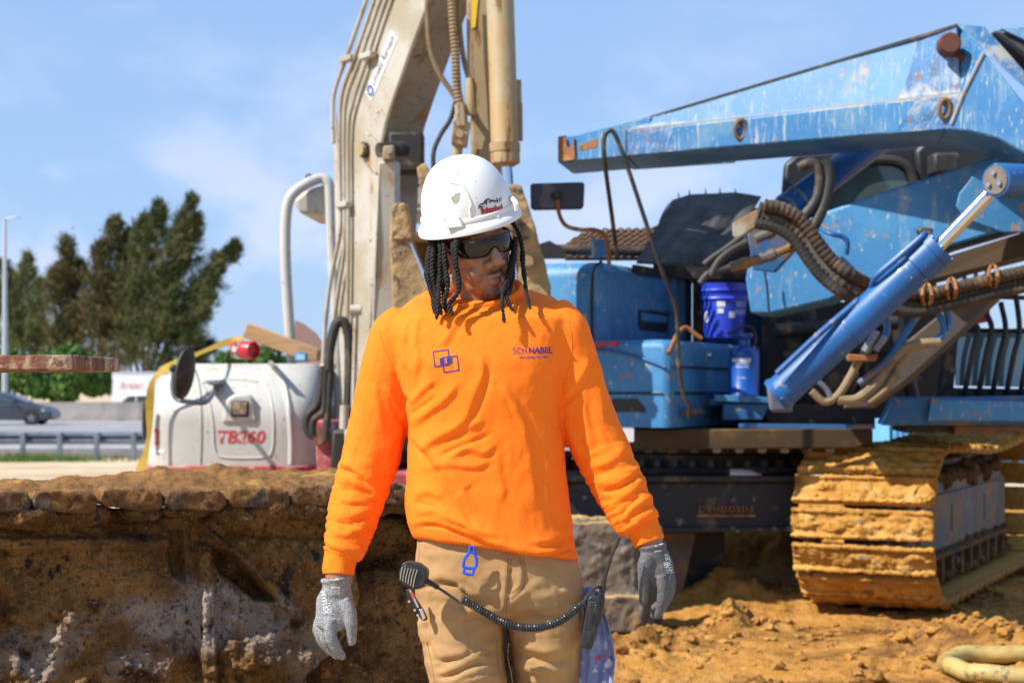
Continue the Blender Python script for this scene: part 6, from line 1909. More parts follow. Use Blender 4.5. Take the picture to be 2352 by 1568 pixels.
spd = 10.8
sc_ = P(1709, 912, spd)
spy = thing('sprayer_tank', sc_, 'blue metal pump sprayer tank with white print on the small shelf of the rig', 'sprayer')
k = spd / FPX
M_tank = mat('deep_blue_enamel', (0.008, 0.075, 0.36), 0.3, coat=0.4, layers=[((0.25, 0.27, 0.3), 20, 0.68, 0.74)])
sr = 36 * k
mk('tank', G().lathe([(0.01, 0), (sr, 0), (sr + 0.002, 0.01), (sr + 0.002, 0.02), (sr, 0.022), (sr, 96 * k), (sr * 0.93, 108 * k), (sr * 0.6, 116 * k), (sr * 0.42, 119 * k), (sr * 0.40, 132 * k), (sr * 0.55, 136 * k), (sr * 0.62, 143 * k), (sr * 0.60, 146 * k), (0.01, 147 * k)], sc_, (0, 0, 1), 36), M_tank, spy, angle=50)
for s, z, w, h in (('CHAPIN XTREME', 84, 0.110, 0.016), ('OPEN HEAD', 76, 0.090, 0.012), ('SPRAYER', 69, 0.080, 0.012), ('3 GAL', 44, 0.05, 0.012)):
    if z == 84:
        patch('printed_band', sc_, sr, -0.95, 0.30, sc_.z + 80 * k, sc_.z + 89 * k, M_wtext, spy)
        continue
    lettering('lettering', {76: 'CONCRETE', 69: 'SPRAYER', 44: '3 GAL'}[z], (-0.25, sc_.z + z * k), w, h, M_wtext, spy, lathe=(sc_, sr))
mk('hose', G().tube([sc_ + Vector((0.06, 0.0, 112 * k)), sc_ + Vector((0.075, 0, 135 * k)), sc_ + Vector((0.05, -0.02, 158 * k)), sc_ + Vector((0.0, -0.02, 162 * k)), sc_ + Vector((-0.06, 0.0, 152 * k)), sc_ + Vector((-0.10, 0.02, 146 * k))], 0.009, 8, smooth=6), M_hose, spy)
mk('hose', G().tube([sc_ + Vector((0.06, 0.02, 112 * k)), sc_ + Vector((0.095, 0.02, 105 * k)), sc_ + Vector((0.10, 0.02, 60 * k)), sc_ + Vector((0.095, 0.02, 5 * k))], 0.008, 8, smooth=6), M_hose, spy)
mk('outlet_valve', G().lathe([(0.004, 0), (0.012, 0), (0.012, 0.03), (0.004, 0.03)], sc_ + Vector((0.055, -0.02, 104 * k)), (0.4, 0, 1), 10), M_chrome, spy)
mk('tank_shelf', G().prism([P(1640, 906, spd - 0.12), P(1772, 912, spd - 0.12), P(1772, 926, spd - 0.12), P(1640, 922, spd - 0.12)], (0.06, 0.95, 0)), M_blue, RIG, bevel=0.006, fixn=True)
mk('shelf_apron', G().prism([P(1660, 926, spd - 0.1), P(1768, 927, spd - 0.1), P(1752, 965, spd - 0.1), P(1660, 965, spd - 0.1)], (0.02, 0.2, 0)), M_blue_dusty, RIG, bevel=0.01, fixn=True)
o = mk('wooden_hook', G().tube([P(1535, 812, 10.35), P(1555, 770, 10.45), P(1575, 752, 10.50), P(1598, 768, 10.50), P(1612, 778, 10.50)], 0.014, 8, smooth=5), M_rust2)
tag(o, 'rusty bent iron strip lying on the ledge beside the blue bucket', 'iron strip')

# --- yellow suction hose on the ground
M_yhose = mat('yellow_rubber_hose', (0.44, 0.32, 0.10), 0.6, layers=[((0.32, 0.20, 0.06), 6, 0.46, 0.66), ((0.15, 0.11, 0.06), 14, 0.56, 0.68)])
hp = [(2520, 1530, 8.55), (2420, 1531, 8.52), (2330, 1530, 8.5), (2260, 1524, 8.52), (2212, 1520, 8.5), (2183, 1526, 8.42), (2172, 1540, 8.3), (2176, 1556, 8.18), (2192, 1574, 8.05), (2222, 1592, 7.93), (2270, 1606, 7.85), (2352, 1612, 7.8), (2460, 1606, 7.82)]
pts = []
for x, y, d in hp:
    q = P(x, y, d)
    pts.append(Vector((q.x, d, ground_z(q.x, d) + 0.055)))
o = mk('suction_hose', G().tube(pts, 0.043, 16, smooth=8), M_yhose)
tag(o, 'thick yellow rubber hose looped on the sand at the bottom right corner', 'hose')
# ================================================================== the worker
MD = 3.92
MAN = thing('person', (-0.05, MD, 0.0), 'worker in orange long-sleeved shirt and tan trousers walking forward, looking to the right', 'person')


def m(x, y, dy=0.0):
    return P(x, y, MD + dy)


def ring(y, xl_, xr_, b, cy=0.0, tilt=0.0, e=2.6, n=40):
    out = []
    xc, a = (xl_ + xr_) / 2, (xr_ - xl_) / 2
    for k in range(n):
        t = 2 * math.pi * k / n
        c, s = math.cos(t), math.sin(t)
        xx = xc + a * math.copysign(abs(c) ** (2 / e), c)
        out.append(m(xx, y + tilt * (xx - xc), cy + b * math.copysign(abs(s) ** (2 / e), s)))
    return out


def px_of(v):
    return CX + FPX * v[:, 0] / v[:, 1], HY - FPX * (v[:, 2] - CAM_H) / v[:, 1]


def polyd(px, py, poly):
    d = np.full(len(px), 1e9)
    tt = np.zeros(len(px))
    sd = np.zeros(len(px))
    n = len(poly) - 1
    for i in range(n):
        q, t = seg_d(px, py, poly[i], poly[i + 1])
        nx_, ny_ = -(poly[i + 1][1] - poly[i][1]), poly[i + 1][0] - poly[i][0]
        if nx_ * 0.6 + ny_ * 0.8 < 0:
            nx_, ny_ = -nx_, -ny_
        s_ = (px - poly[i][0]) * nx_ + (py - poly[i][1]) * ny_
        k = q < d
        d = np.where(k, q, d)
        tt = np.where(k, (i + t) / n, tt)
        sd = np.where(k, s_, sd)
    return d, tt, sd


def smooth_poly(pts, k=5):
    q, _ = catmull([Vector((a, b, 0)) for a, b in pts], [1] * len(pts), k)
    return [(p.x, p.y) for p in q]


def fold(v, n, folds, front=True):
    """folds: (polyline in picture units, height in mm, half width in units); ridges are +, creases -"""
    px, py = px_of(v)
    disp = np.zeros(len(v))
    face = np.clip(-n[:, 1] * 2.0 + 0.35, 0, 1) if front else np.ones(len(v))
    for poly, amp, sig in folds:
        poly = smooth_poly(poly)
        d, t, sd = polyd(px, py, poly)
        tap = np.clip(np.sin(np.pi * np.clip(t, 0.02, 0.98)) * 1.8, 0, 1)
        if amp > 0:      # a lobe that rises gently and drops off steeply on its lower right
            f_ = np.where(sd < 0, np.exp(-(d / (1.7 * sig)) ** 1.6), np.exp(-(d / (0.75 * sig)) ** 2) - 0.22 * np.exp(-((d - 1.5 * sig) / (0.7 * sig)) ** 2))
            disp += 0.82 * amp * 0.001 * tap * f_
        else:
            disp += 0.75 * amp * 0.001 * tap * np.exp(-(d / (0.8 * sig)) ** 2)
    return v + n * (disp * face)[:, None]


# ------------------------------------------------------------------ shirt
def zc(zx, zy):      # crop coordinates used while studying the chest
    return (716.6 + zx * 0.4454, 624.8 + zy * 0.4454)


g = G()
torso = [(650, 1010, 1180, 0.045, 0.085, 0), (664, 985, 1212, 0.058, 0.080, 0.0), (682, 955, 1270, 0.074, 0.068, 0), (704, 925, 1303, 0.098, 0.032, 0), (730, 895, 1320, 0.115, 0.012, 0), (770, 892, 1316, 0.126, 0.005, 0),
         (830, 908, 1304, 0.138, 0.0, 0), (900, 928, 1293, 0.140, 0.0, 0), (970, 938, 1290, 0.135, 0, 0), (1040, 937, 1298, 0.132, 0, 0.02),
         (1110, 934, 1304, 0.134, 0, 0.05), (1180, 931, 1312, 0.140, 0.0, 0.09), (1225, 936, 1318, 0.144, 0.0, 0.12), (1250, 944, 1324, 0.145, 0.0, 0.135), (1262, 950, 1326, 0.142, 0.0, 0.14)]
g.loft([ring(y, a, b, d, c, t) for y, a, b, d, c, t in reversed(torso)])
ARM_R = [(950, 735, 0.02, 0.058), (922, 775, 0.02, 0.073), (905, 830, 0.02, 0.073), (886, 900, 0.03, 0.070), (868, 980, 0.04, 0.069), (850, 1055, 0.045, 0.068), (830, 1120, 0.035, 0.062), (810, 1190, 0.01, 0.056), (797, 1240, -0.01, 0.050), (786, 1272, -0.02, 0.042)]
ARM_L = [(1262, 722, 0.02, 0.055), (1288, 765, 0.0, 0.066), (1302, 820, 0.0, 0.068), (1322, 890, 0.0, 0.067), (1353, 970, 0.0, 0.066), (1388, 1050, -0.005, 0.064), (1420, 1115, -0.015, 0.059), (1448, 1172, -0.03, 0.053), (1468, 1205, -0.035, 0.047)]
for arm in (ARM_R, ARM_L):
    g.tube([m(a, b, c) for a, b, c, r in arm], [r for *_, r in arm], 22, smooth=5)
sv_, sn_, sf_ = remesh(g, 0.0045, 9, 0.5)
folds = []


def F(amp, sig, *pts):
    folds.append(([zc(*q) for q in pts], amp, sig))


# chest and belly
F(7, 10, (505, 800), (600, 720), (690, 650), (760, 560))
F(6, 8, (500, 690), (570, 610), (640, 550))
F(-6, 6, (505, 740), (570, 690), (640, 640))
F(5, 9, (560, 200), (530, 330), (545, 450), (520, 560))
F(4, 8, (490, 240), (470, 380), (490, 520))
F(5, 9, (770, 210), (700, 330), (660, 380))
F(6, 12, (830, 400), (880, 500), (830, 640), (780, 760), (640, 860))
F(-5, 8, (900, 440), (905, 560), (860, 690), (800, 790), (700, 860))
F(8, 11, (540, 930), (650, 850), (780, 800), (900, 760))
F(8, 10, (700, 960), (800, 900), (880, 930), (950, 880))
F(-7, 7, (640, 960), (740, 910), (840, 870), (930, 830))
F(6, 9, (560, 1010), (700, 990), (840, 1000), (930, 960))
F(-8, 7, (505, 860), (590, 970), (690, 1100), (790, 1230), (850, 1330))
F(7, 11, (540, 860), (640, 960), (740, 1080), (830, 1200))
F(5, 12, (960, 560), (1040, 680), (1090, 800), (1110, 950))
F(-4, 8, (930, 540), (1000, 660), (1060, 790))
F(5, 12, (950, 900), (965, 1050), (990, 1200))
F(4, 14, (1120, 850), (1130, 1050), (1150, 1250))
F(4, 12, (1210, 700), (1230, 900), (1240, 1100))
F(6, 9, (520, 1160), (600, 1130), (680, 1170))
F(-5, 6, (515, 1190), (600, 1200), (700, 1260))
# hem rolls
F(9, 9, (515, 1290), (640, 1275), (800, 1335), (960, 1400), (1100, 1440), (1250, 1440), (1350, 1395))
F(-8, 6, (520, 1320), (640, 1310), (780, 1365), (900, 1415))
F(7, 8, (520, 1245), (640, 1230), (760, 1290), (880, 1340), (1000, 1360))
F(-6, 6, (560, 1262), (700, 1290), (830, 1340))
F(6, 9, (1100, 1380), (1200, 1390), (1290, 1350), (1335, 1310))
F(-5, 7, (1150, 1410), (1260, 1400), (1345, 1345))
# right shoulder and armpit pulls
F(6, 9, (440, 470), (470, 560), (500, 660))
F(-7, 6, (420, 500), (455, 600), (500, 690))
F(6, 9, (380, 560), (430, 680), (490, 760))
F(5, 10, (320, 560), (345, 700), (370, 830))
F(-5, 7, (395, 640), (440, 730), (500, 800))
F(5, 9, (480, 800), (420, 860), (380, 960))
# right sleeve below the elbow
F(9, 9, (140, 985), (210, 1000), (270, 1050), (310, 1090))
F(-8, 6, (150, 1020), (220, 1040), (290, 1100))
F(8, 9, (130, 1075), (220, 1080), (310, 1130), (370, 1180))
F(-6, 6, (140, 1120), (230, 1130), (330, 1190))
F(7, 8, (115, 1170), (200, 1180), (290, 1170), (360, 1130))
F(7, 8, (100, 1250), (190, 1260), (270, 1230), (340, 1200))
F(-6, 6, (105, 1285), (190, 1300), (270, 1270), (330, 1230))
F(7, 8, (90, 1330), (170, 1350), (250, 1330), (300, 1290))
F(8, 8, (75, 1400), (150, 1420), (230, 1430), (260, 1420))
# left sleeve
F(6, 10, (1420, 300), (1470, 470), (1490, 640), (1500, 800))
F(6, 8, (1285, 650), (1340, 600), (1400, 520), (1420, 440))
F(-7, 6, (1285, 690), (1340, 650), (1400, 590))
F(6, 9, (1300, 740), (1350, 850), (1390, 960))
F(5, 10, (1390, 640), (1420, 800), (1450, 930))
F(6, 10, (1460, 1000), (1550, 960), (1620, 900))
F(8, 9, (1470, 1090), (1570, 1080), (1650, 1030), (1700, 980))
F(-6, 6, (1480, 1130), (1580, 1120), (1670, 1060))
F(8, 9, (1530, 1200), (1620, 1150), (1690, 1090), (1735, 1060))
F(9, 8, (1600, 1290), (1650, 1220), (1710, 1180), (1760, 1160))
F(-8, 6, (1590, 1260), (1640, 1200), (1700, 1150))
F(8, 8, (1640, 1310), (1710, 1260), (1780, 1240))
sv_ = fold(sv_, sn_, folds)
sn_ = vnormals(sv_, sf_)
px_, py_ = px_of(sv_)
wr = fbm(np.stack([px_ * 0.016, py_ * 0.010, sv_[:, 1] * 6], 1) + fbm(sv_ * 5, 2)[:, None] * 1.1, 3, 0.5) * 0.0030 + fbm(sv_ * np.array([26, 26, 20]), 3) * 0.0010
arm_w = np.clip((np.abs(px_ - 1120) - 175) / 40, 0, 1) * np.clip((py_ - 980) / 120, 0, 1)
wr += arm_w * fbm(np.stack([px_ * 0.012, py_ * 0.045 + px_ * 0.012 * np.sign(px_ - 1100), sv_[:, 1] * 8], 1), 3, 0.5, ridged=True) * 0.0065
sv_ = sv_ + sn_ * wr[:, None]
# crisp folds: keep the lower edge (the hem) cut clean
M_shirt = mat('hi_vis_orange_jersey', (0.98, 0.198, 0.012), 0.85, layers=[((0.95, 0.178, 0.010), 3, 0.4, 0.7), ((0.88, 0.155, 0.010), 260, 0.5, 0.68)], bump=[(380, 0.30, 0.0022)], sheen=0.0, spec=0.2)
shirt = mk('shirt', (sv_, sf_), M_shirt, MAN, angle=0)
shirt.data.shade_smooth()
SHIRT = bvh_of(sv_, sf_)
# ribbed cuffs
for pts in ([(787, 1262, -0.018, 0.0440), (785, 1272, -0.02, 0.0420), (782, 1282, -0.022, 0.0375), (779, 1300, -0.027, 0.0360), (778, 1318, -0.03, 0.0350)],
            [(1470, 1196, -0.034, 0.0455), (1474, 1206, -0.035, 0.042), (1480, 1216, -0.038, 0.0375), (1486, 1230, -0.04, 0.0355), (1492, 1246, -0.043, 0.0345)]):
    gt = G().tube([m(a, b, c) for a, b, c, r in pts], [r for *_, r in pts], 96, smooth=5)
    cv, cf = gt.verts(), gt.f
    cv = cv.reshape(-1, 96, 3)
    cen = cv.mean(1, keepdims=True)
    rib = 1 + 0.020 * (np.arange(96) % 3 == 0)[None, :, None] * np.clip(np.linspace(-1.2, 2.5, len(cv)), 0, 1)[:, None, None]
    cv = (cen + (cv - cen) * rib).reshape(-1, 3)
    rad_ = cv - np.repeat(cen[:, 0], 96, 0)
    cv = cv + rad_ * (fbm(cv * 30, 3) * 0.10)[:, None]
    c_ = mk('cuff', (cv, cf), M_shirt, shirt, angle=0)
    c_.data.shade_smooth()
# collar band
cpts = []
for k in range(40):
    a = 2 * math.pi * k / 40
    cpts.append(m(1098 + 98 * math.cos(a), 672 + 36 * math.sin(a) * (1.0 if math.sin(a) > 0 else 0.7) - 8 * math.cos(a), 0.03 - 0.088 * math.sin(a)))
mk('collar', G().tube(cpts, [(0.008, 0.0125)] * 40, 12, closed=True), M_shirt, shirt)

def shirt_pt(zx, zy, off=0.0):
    x, y = zc(zx, zy)
    o = Vector((0, 0, CAM_H))
    d = (P(x, y, 4) - o).normalized()
    h = SHIRT.ray_cast(o, d)
    return (h[0] - d * off) if h[0] is not None else None


M_sthread = mat('orange_seam_thread', (0.62, 0.095, 0.006), 0.85)


def shirt_seam(pts, r, mm, dash=False):
    pts, _ = catmull([Vector((*q, 0)) for q in pts], [1] * len(pts), 26)
    w = [shirt_pt(q.x, q.y, 0.0) for q in pts]
    g = G()
    for i in range(len(w) - 1):
        if w[i] is None or w[i + 1] is None or (w[i] - w[i + 1]).length > 0.03 or (dash and i % 3 == 2):
            continue
        g.tube([w[i], w[i + 1]], r, 5)
    return mk('seam', g, mm, shirt, angle=0)


shirt_seam([(345, 290), (375, 400), (420, 500), (475, 620), (500, 700)], 0.0011, M_shirt)
shirt_seam([(1325, 250), (1340, 380), (1325, 500), (1300, 600), (1285, 660)], 0.0011, M_shirt)
for dz in (0, 9):
    shirt_seam([(525, 1322 - dz), (640, 1338 - dz), (800, 1385 - dz), (960, 1432 - dz), (1100, 1462 - dz), (1240, 1462 - dz), (1345, 1435 - dz)], 0.0008, M_sthread, True)
# prints on the shirt
M_navy = mat('navy_print', (0.028, 0.022, 0.20), 0.7)
k_ = 0.001


def shirt_text(s, zx, zy, zw, zh, bold, name, rot=0.0, sp=1.0):
    v, f = text2d(s, 1.0, bold, spacing=sp)
    w = v[:, 0].max() - v[:, 0].min()
    h = v[:, 1].max() - v[:, 1].min()
    v[:, 0] -= (v[:, 0].max() + v[:, 0].min()) / 2
    v[:, 1] -= (v[:, 1].max() + v[:, 1].min()) / 2
    x, y = zc(zx, zy)
    kx, kz = zw * 0.4454 * k_ / w * 0.965, zh * 0.4454 * k_ / h * 0.965
    ex = Vector((math.cos(rot), 0, math.sin(rot))) * kx
    ey = Vector((-math.sin(rot), 0, math.cos(rot))) * kz
    q = m(x, y, -0.14)
    return decal(name, v, f, q, ex, ey, M_navy, shirt, SHIRT, (0, 1, 0), 0.0012, 0.10 * w)


shirt_text('SCH', 1070, 404, 70, 33, -0.004, 'print', 0.03, 1.05)
shirt_text('NABEL', 1181, 401, 124, 33, 0.026, 'print', 0.03, 1.05)
shirt_text('PRINCIPLED. PROVEN.', 1145, 438, 150, 13, 0.022, 'print', 0.02)


def shirt_line(pts, wpx):
    g = G()
    n = 14
    for i in range(len(pts) - 1):
        a, b = Vector((*pts[i], 0)), Vector((*pts[i + 1], 0))
        t = (b - a).normalized()
        s_ = Vector((-t.y, t.x, 0)) * wpx / 2
        a, b = a - t * wpx / 2, b + t * wpx / 2
        row = []
        for k in range(n + 1):
            c = a.lerp(b, k / n)
            for sg in (-1, 1):
                x, y = zc(c.x + s_.x * sg, c.y + s_.y * sg)
                q = m(x, y, -0.14)
                h = SHIRT.ray_cast(q - Vector((0, 0.3, 0)), Vector((0, 1, 0)), 0.8)
                row.append((h[0] if h[0] else q) - Vector((0, 0.0012, 0)))
        g.add(row, [(2 * k, 2 * k + 2, 2 * k + 3, 2 * k + 1) for k in range(n)])
    return g


mk('print', shirt_line([(622, 408), (701, 399), (708, 477), (632, 487), (622, 408)], 6), M_navy, shirt, angle=0)
mk('print', shirt_line([(670, 440), (748, 431), (756, 505), (680, 516), (670, 440)], 6), M_navy, shirt, angle=0)
mk('print', shirt_line([(674, 458), (706, 455)], 34), M_navy, shirt, angle=0)
v_, f_ = text2d('S', 1.0, 0.02)
M_orange_print = mat('orange_print', (0.9, 0.22, 0.01), 0.8)
x_, y_ = zc(690, 457)
v_[:, 0] -= (v_[:, 0].max() + v_[:, 0].min()) / 2
v_[:, 1] -= (v_[:, 1].max() + v_[:, 1].min()) / 2
decal('print', v_, f_, m(x_, y_, -0.14), (0.0145, 0, 0.001), (-0.001, 0, 0.0155), M_orange_print, shirt, SHIRT, (0, 1, 0), 0.0026, 0.2)

# ------------------------------------------------------------------ trousers
def c5(zx, zy):
    return (882.0 + zx * 0.2344, 1212.8 + zy * 0.2344)


g = G()
hip = [(1205, 966, 1306, 0.112, 0, 0.10), (1250, 960, 1314, 0.120, 0, 0.08), (1310, 953, 1334, 0.130, 0, 0.04), (1370, 956, 1345, 0.130, 0, 0.02), (1400, 960, 1346, 0.118, 0, 0.0), (1412, 972, 1342, 0.10, 0, 0.0)]
g.loft([ring(*q) for q in reversed(hip)])
LEG_R = [(1058, 1350, 0.0, (0.100, 0.108)), (1060, 1420, -0.01, (0.097, 0.112)), (1066, 1500, -0.02, (0.091, 0.108)), (1078, 1580, -0.035, (0.086, 0.100)), (1082, 1680, -0.05, (0.082, 0.088)), (1080, 1780, -0.03, (0.080, 0.085)), (1078, 1900, 0.02, (0.076, 0.080)), (1072, 2030, 0.06, (0.072, 0.076)), (1068, 2165, 0.08, (0.074, 0.082))]
LEG_L = [(1245, 1350, 0.0, (0.098, 0.108)), (1255, 1420, 0.0, (0.090, 0.110)), (1259, 1500, 0.015, (0.079, 0.104)), (1261, 1580, 0.03, (0.073, 0.096)), (1252, 1680, 0.03, (0.076, 0.088)), (1250, 1780, 0.06, (0.076, 0.085)), (1250, 1900, 0.12, (0.074, 0.080)), (1252, 2030, 0.18, (0.070, 0.076)), (1255, 2150, 0.22, (0.072, 0.082))]
for leg in (LEG_R, LEG_L):
    g.tube([m(a, b, c) for a, b, c, r in leg], [(r[1], r[0]) for *_, r in leg], 24, smooth=4)
tv_, tn_, tf_ = remesh(g, 0.0052, 6, 0.5)
folds = []


def T(amp, sig, *pts):
    folds.append(([c5(*q) for q in pts], amp * 1.5, sig))


T(6, 8, (420, 500), (560, 480), (700, 520), (820, 610), (960, 720))
T(-6, 6, (560, 530), (700, 560), (850, 680), (1050, 780))
T(5, 8, (320, 560), (440, 520), (600, 540))
T(5, 9, (700, 440), (850, 520), (1000, 640), (1120, 720))
T(6, 9, (1180, 880), (1210, 760), (1330, 660), (1420, 600))
T(5, 10, (1240, 820), (1400, 760), (1600, 760), (1800, 720))
T(-5, 7, (1240, 860), (1420, 830), (1650, 860), (1860, 840))
T(5, 8, (1700, 600), (1820, 640), (1930, 720))
T(6, 8, (700, 880), (850, 820), (1050, 830), (1150, 860))
T(6, 9, (470, 1330), (620, 1270), (800, 1250), (960, 1180), (1120, 1090))
T(-7, 7, (480, 1290), (640, 1290), (820, 1240), (1000, 1140))
T(6, 9, (480, 1420), (620, 1400), (760, 1330), (900, 1280), (1060, 1270))
T(6, 9, (520, 1510), (680, 1480), (800, 1420), (960, 1370), (1120, 1380))
T(-6, 7, (560, 1450), (720, 1420), (860, 1350), (1000, 1310))
T(7, 9, (640, 1540), (800, 1500), (1000, 1460), (1150, 1480))
T(5, 10, (1300, 1100), (1500, 1180), (1700, 1200), (1880, 1130))
T(5, 10, (1260, 1300), (1420, 1380), (1620, 1420), (1850, 1350))
T(-5, 8, (1280, 1200), (1480, 1280), (1700, 1310), (1880, 1250))
T(6, 9, (1870, 700), (1880, 900), (1900, 1050))
T(6, 8, (360, 880), (380, 1000), (430, 1150))
T(-6, 7, (400, 930), (420, 1080), (460, 1200))
T(4, 7, (1200, 300), (1195, 500), (1175, 700), (1165, 820))
T(-9, 6, (1165, 840), (1180, 1000), (1180, 1200), (1190, 1517))
T(4, 5, (1325, 300), (1350, 430), (1330, 560), (1230, 660))
tv_ = fold(tv_, tn_, folds)
tn_ = vnormals(tv_, tf_)
tx_, ty_ = px_of(tv_)
# patch pocket on the right thigh
pk = inside(tx_, ty_, [c5(430, 590), c5(770, 560), c5(820, 1200), c5(790, 1240), c5(560, 1260), c5(490, 1210)])
tv_ = tv_ + tn_ * (0.0045 * step(pk, 3.0) * np.clip(-tn_[:, 1] * 3, 0, 1))[:, None]
tv_ = tv_ + tn_ * (fbm(np.stack([tx_ * 0.012, ty_ * 0.022, tv_[:, 1] * 6], 1), 3, 0.5, ridged=True) * 0.0045 + fbm(tv_ * 24, 3) * 0.002)[:, None]
M_trouser = mat('tan_duck_cotton', (0.39, 0.232, 0.104), 0.85, layers=[((0.33, 0.188, 0.078), 5, 0.42, 0.68), ((0.43, 0.265, 0.128), 2.5, 0.5, 0.7), ((0.22, 0.115, 0.05), 16, 0.66, 0.76)], bump=[(500, 0.15, 0.0015)], spec=0.2)
trousers = mk('trousers', (tv_, tf_), M_trouser, MAN, angle=0)
trousers.data.shade_smooth()
TRO = bvh_of(tv_, tf_)


def on_tro(zx, zy, off=0.0):
    x, y = c5(zx, zy)
    o = Vector((0, 0, CAM_H))
    d = (P(x, y, 4) - o).normalized()
    h = TRO.ray_cast(o, d)
    return (h[0] - d * off) if h[0] is not None else P(x, y, MD - 0.1 - off)


M_thread = mat('brown_thread', (0.20, 0.105, 0.04), 0.8)


def seam(pts, r=0.0009, k=10):
    pts, _ = catmull([Vector((*q, 0)) for q in pts], [1] * len(pts), k)
    g = G()
    for i in range(0, len(pts) - 1, 1):
        if i % 3 == 2:
            continue
        g.tube([on_tro(pts[i].x, pts[i].y, 0.0004), on_tro(pts[i + 1].x, pts[i + 1].y, 0.0004)], r, 5)
    return mk('stitching', g, M_thread, trousers, angle=0)


seam([(1215, 290), (1200, 500), (1180, 700), (1170, 830)], 0.0012, 16)
seam([(1245, 300), (1225, 500), (1205, 700), (1195, 830)], 0.0009, 16)
seam([(1330, 300), (1350, 430), (1330, 560), (1220, 650)], 0.0009, 16)
seam([(1365, 300), (1383, 430), (1360, 590), (1240, 690)], 0.0009, 16)
seam([(1880, 310), (1930, 480), (1960, 640)], 0.0010, 14)
seam([(1905, 310), (1950, 470), (1975, 600)], 0.0009, 14)
seam([(350, 110), (345, 260), (330, 380)], 0.0010, 14)
seam([(1115, 1080), (1105, 1200), (1125, 1340), (1165, 1510)], 0.0010, 16)
seam([(1225, 1130), (1215, 1260), (1245, 1400), (1260, 1510)], 0.0010, 16)
seam([(420, 1110), (450, 1250), (480, 1400), (500, 1510)], 0.0010, 16)

# boots
M_boot = mat('brown_work_boot', (0.13, 0.07, 0.035), 0.7, layers=[((0.3, 0.18, 0.07), 6, 0.5, 0.7)])
for (x, y, c) in ((1066, 2175, 0.06), (1256, 2165, 0.20)):
    q = m(x, y, c)
    g = G().tube([q + Vector((0, 0.0, 0.06)), q + Vector((0, 0.0, -0.04)), Vector((q.x, q.y - 0.03, 0.07)), Vector((q.x, q.y - 0.10, 0.055)), Vector((q.x, q.y - 0.18, 0.045))], [0.055, 0.052, (0.055, 0.055), (0.05, 0.042), (0.04, 0.032)], 18, smooth=4)
    v, n, f = remesh(g, 0.008, 4)
    b_ = mk('boot', (v, f), M_boot, MAN, angle=0)
    b_.data.shade_smooth()
    mk('sole', G().lathe([(0.01, 0), (1, 0), (1, 0.03), (0.01, 0.03)], (0, 0, 0), (0, 0, 1), 24) if False else G().prism([(q.x + 0.052 * math.cos(a), q.y - 0.07 + 0.155 * math.sin(a), 0.0) for a in np.linspace(0, 2 * math.pi, 20, endpoint=False)], (0, 0, 0.035)), M_black, b_, fixn=True)

# ------------------------------------------------------------------ head and body (one continuous mesh)
HU = Vector((-0.10, -0.27, 0.95)).normalized()             # up of the bowed head
HF = Vector((math.sin(R(33)), -math.cos(R(33)), -0.12))
HF = (HF - HU * HF.dot(HU)).normalized()                   # where the face looks
HS = HF.cross(HU).normalized()                             # the person's right-to-left... towards picture left
if HS.x > 0:
    HS = -HS
HC = m(1082, 556, 0.0)


def h(s, f_, u):
    """head space: s to the wearer's right (picture left), f forward, u up; metres"""
    return HC + HS * s + HF * f_ + HU * u


def hell(g, s, f_, u, a, b, c, seg=18, rings=12):
    return g.ellipsoid(h(s, f_, u), [HS * a, HF * b, HU * c], seg, rings)


g = G()
hell(g, 0, -0.015, 0.035, 0.076, 0.098, 0.100, 28, 18)        # skull
hell(g, 0, 0.020, -0.035, 0.064, 0.072, 0.080, 24, 16)        # mid face
hell(g, 0, 0.030, -0.085, 0.050, 0.056, 0.040, 22, 14)        # jaw
hell(g, 0, 0.070, -0.108, 0.024, 0.022, 0.020)                # chin
for s in (-1, 1):
    hell(g, s * 0.045, 0.052, -0.022, 0.022, 0.022, 0.020)    # cheekbone
    hell(g, s * 0.032, 0.060, -0.060, 0.024, 0.022, 0.026)    # cheek
    hell(g, s * 0.055, 0.002, -0.082, 0.014, 0.030, 0.024)    # jaw angle
    hell(g, s * 0.016, 0.092, -0.040, 0.0125, 0.013, 0.0105)  # nostril wing
    hell(g, s * 0.028, 0.078, 0.020, 0.030, 0.014, 0.010)     # brow
    # ear
    hell(g, s * 0.080, -0.012, -0.002, 0.008, 0.018, 0.032)
    hell(g, s * 0.083, -0.020, 0.012, 0.008, 0.014, 0.020)
g.tube([h(0, 0.080, 0.018), h(0, 0.092, -0.008), h(0, 0.104, -0.030), h(0, 0.102, -0.040)], [0.009, 0.0105, 0.0135, 0.0125], 14, smooth=3)     # nose
g.tube([h(-0.027, 0.073, -0.071), h(-0.012, 0.0885, -0.0672), h(0, 0.0905, -0.068), h(0.012, 0.0885, -0.0672), h(0.027, 0.073, -0.071)], [0.003, 0.0070, 0.0072, 0.0070, 0.003], 10, smooth=3)
g.tube([h(-0.025, 0.073, -0.0745), h(-0.010, 0.0865, -0.081), h(0, 0.088, -0.082), h(0.010, 0.0865, -0.081), h(0.025, 0.073, -0.0745)], [0.003, 0.0078, 0.0084, 0.0078, 0.003], 10, smooth=3)
hell(g, 0, 0.078, -0.060, 0.026, 0.012, 0.014)                # muzzle
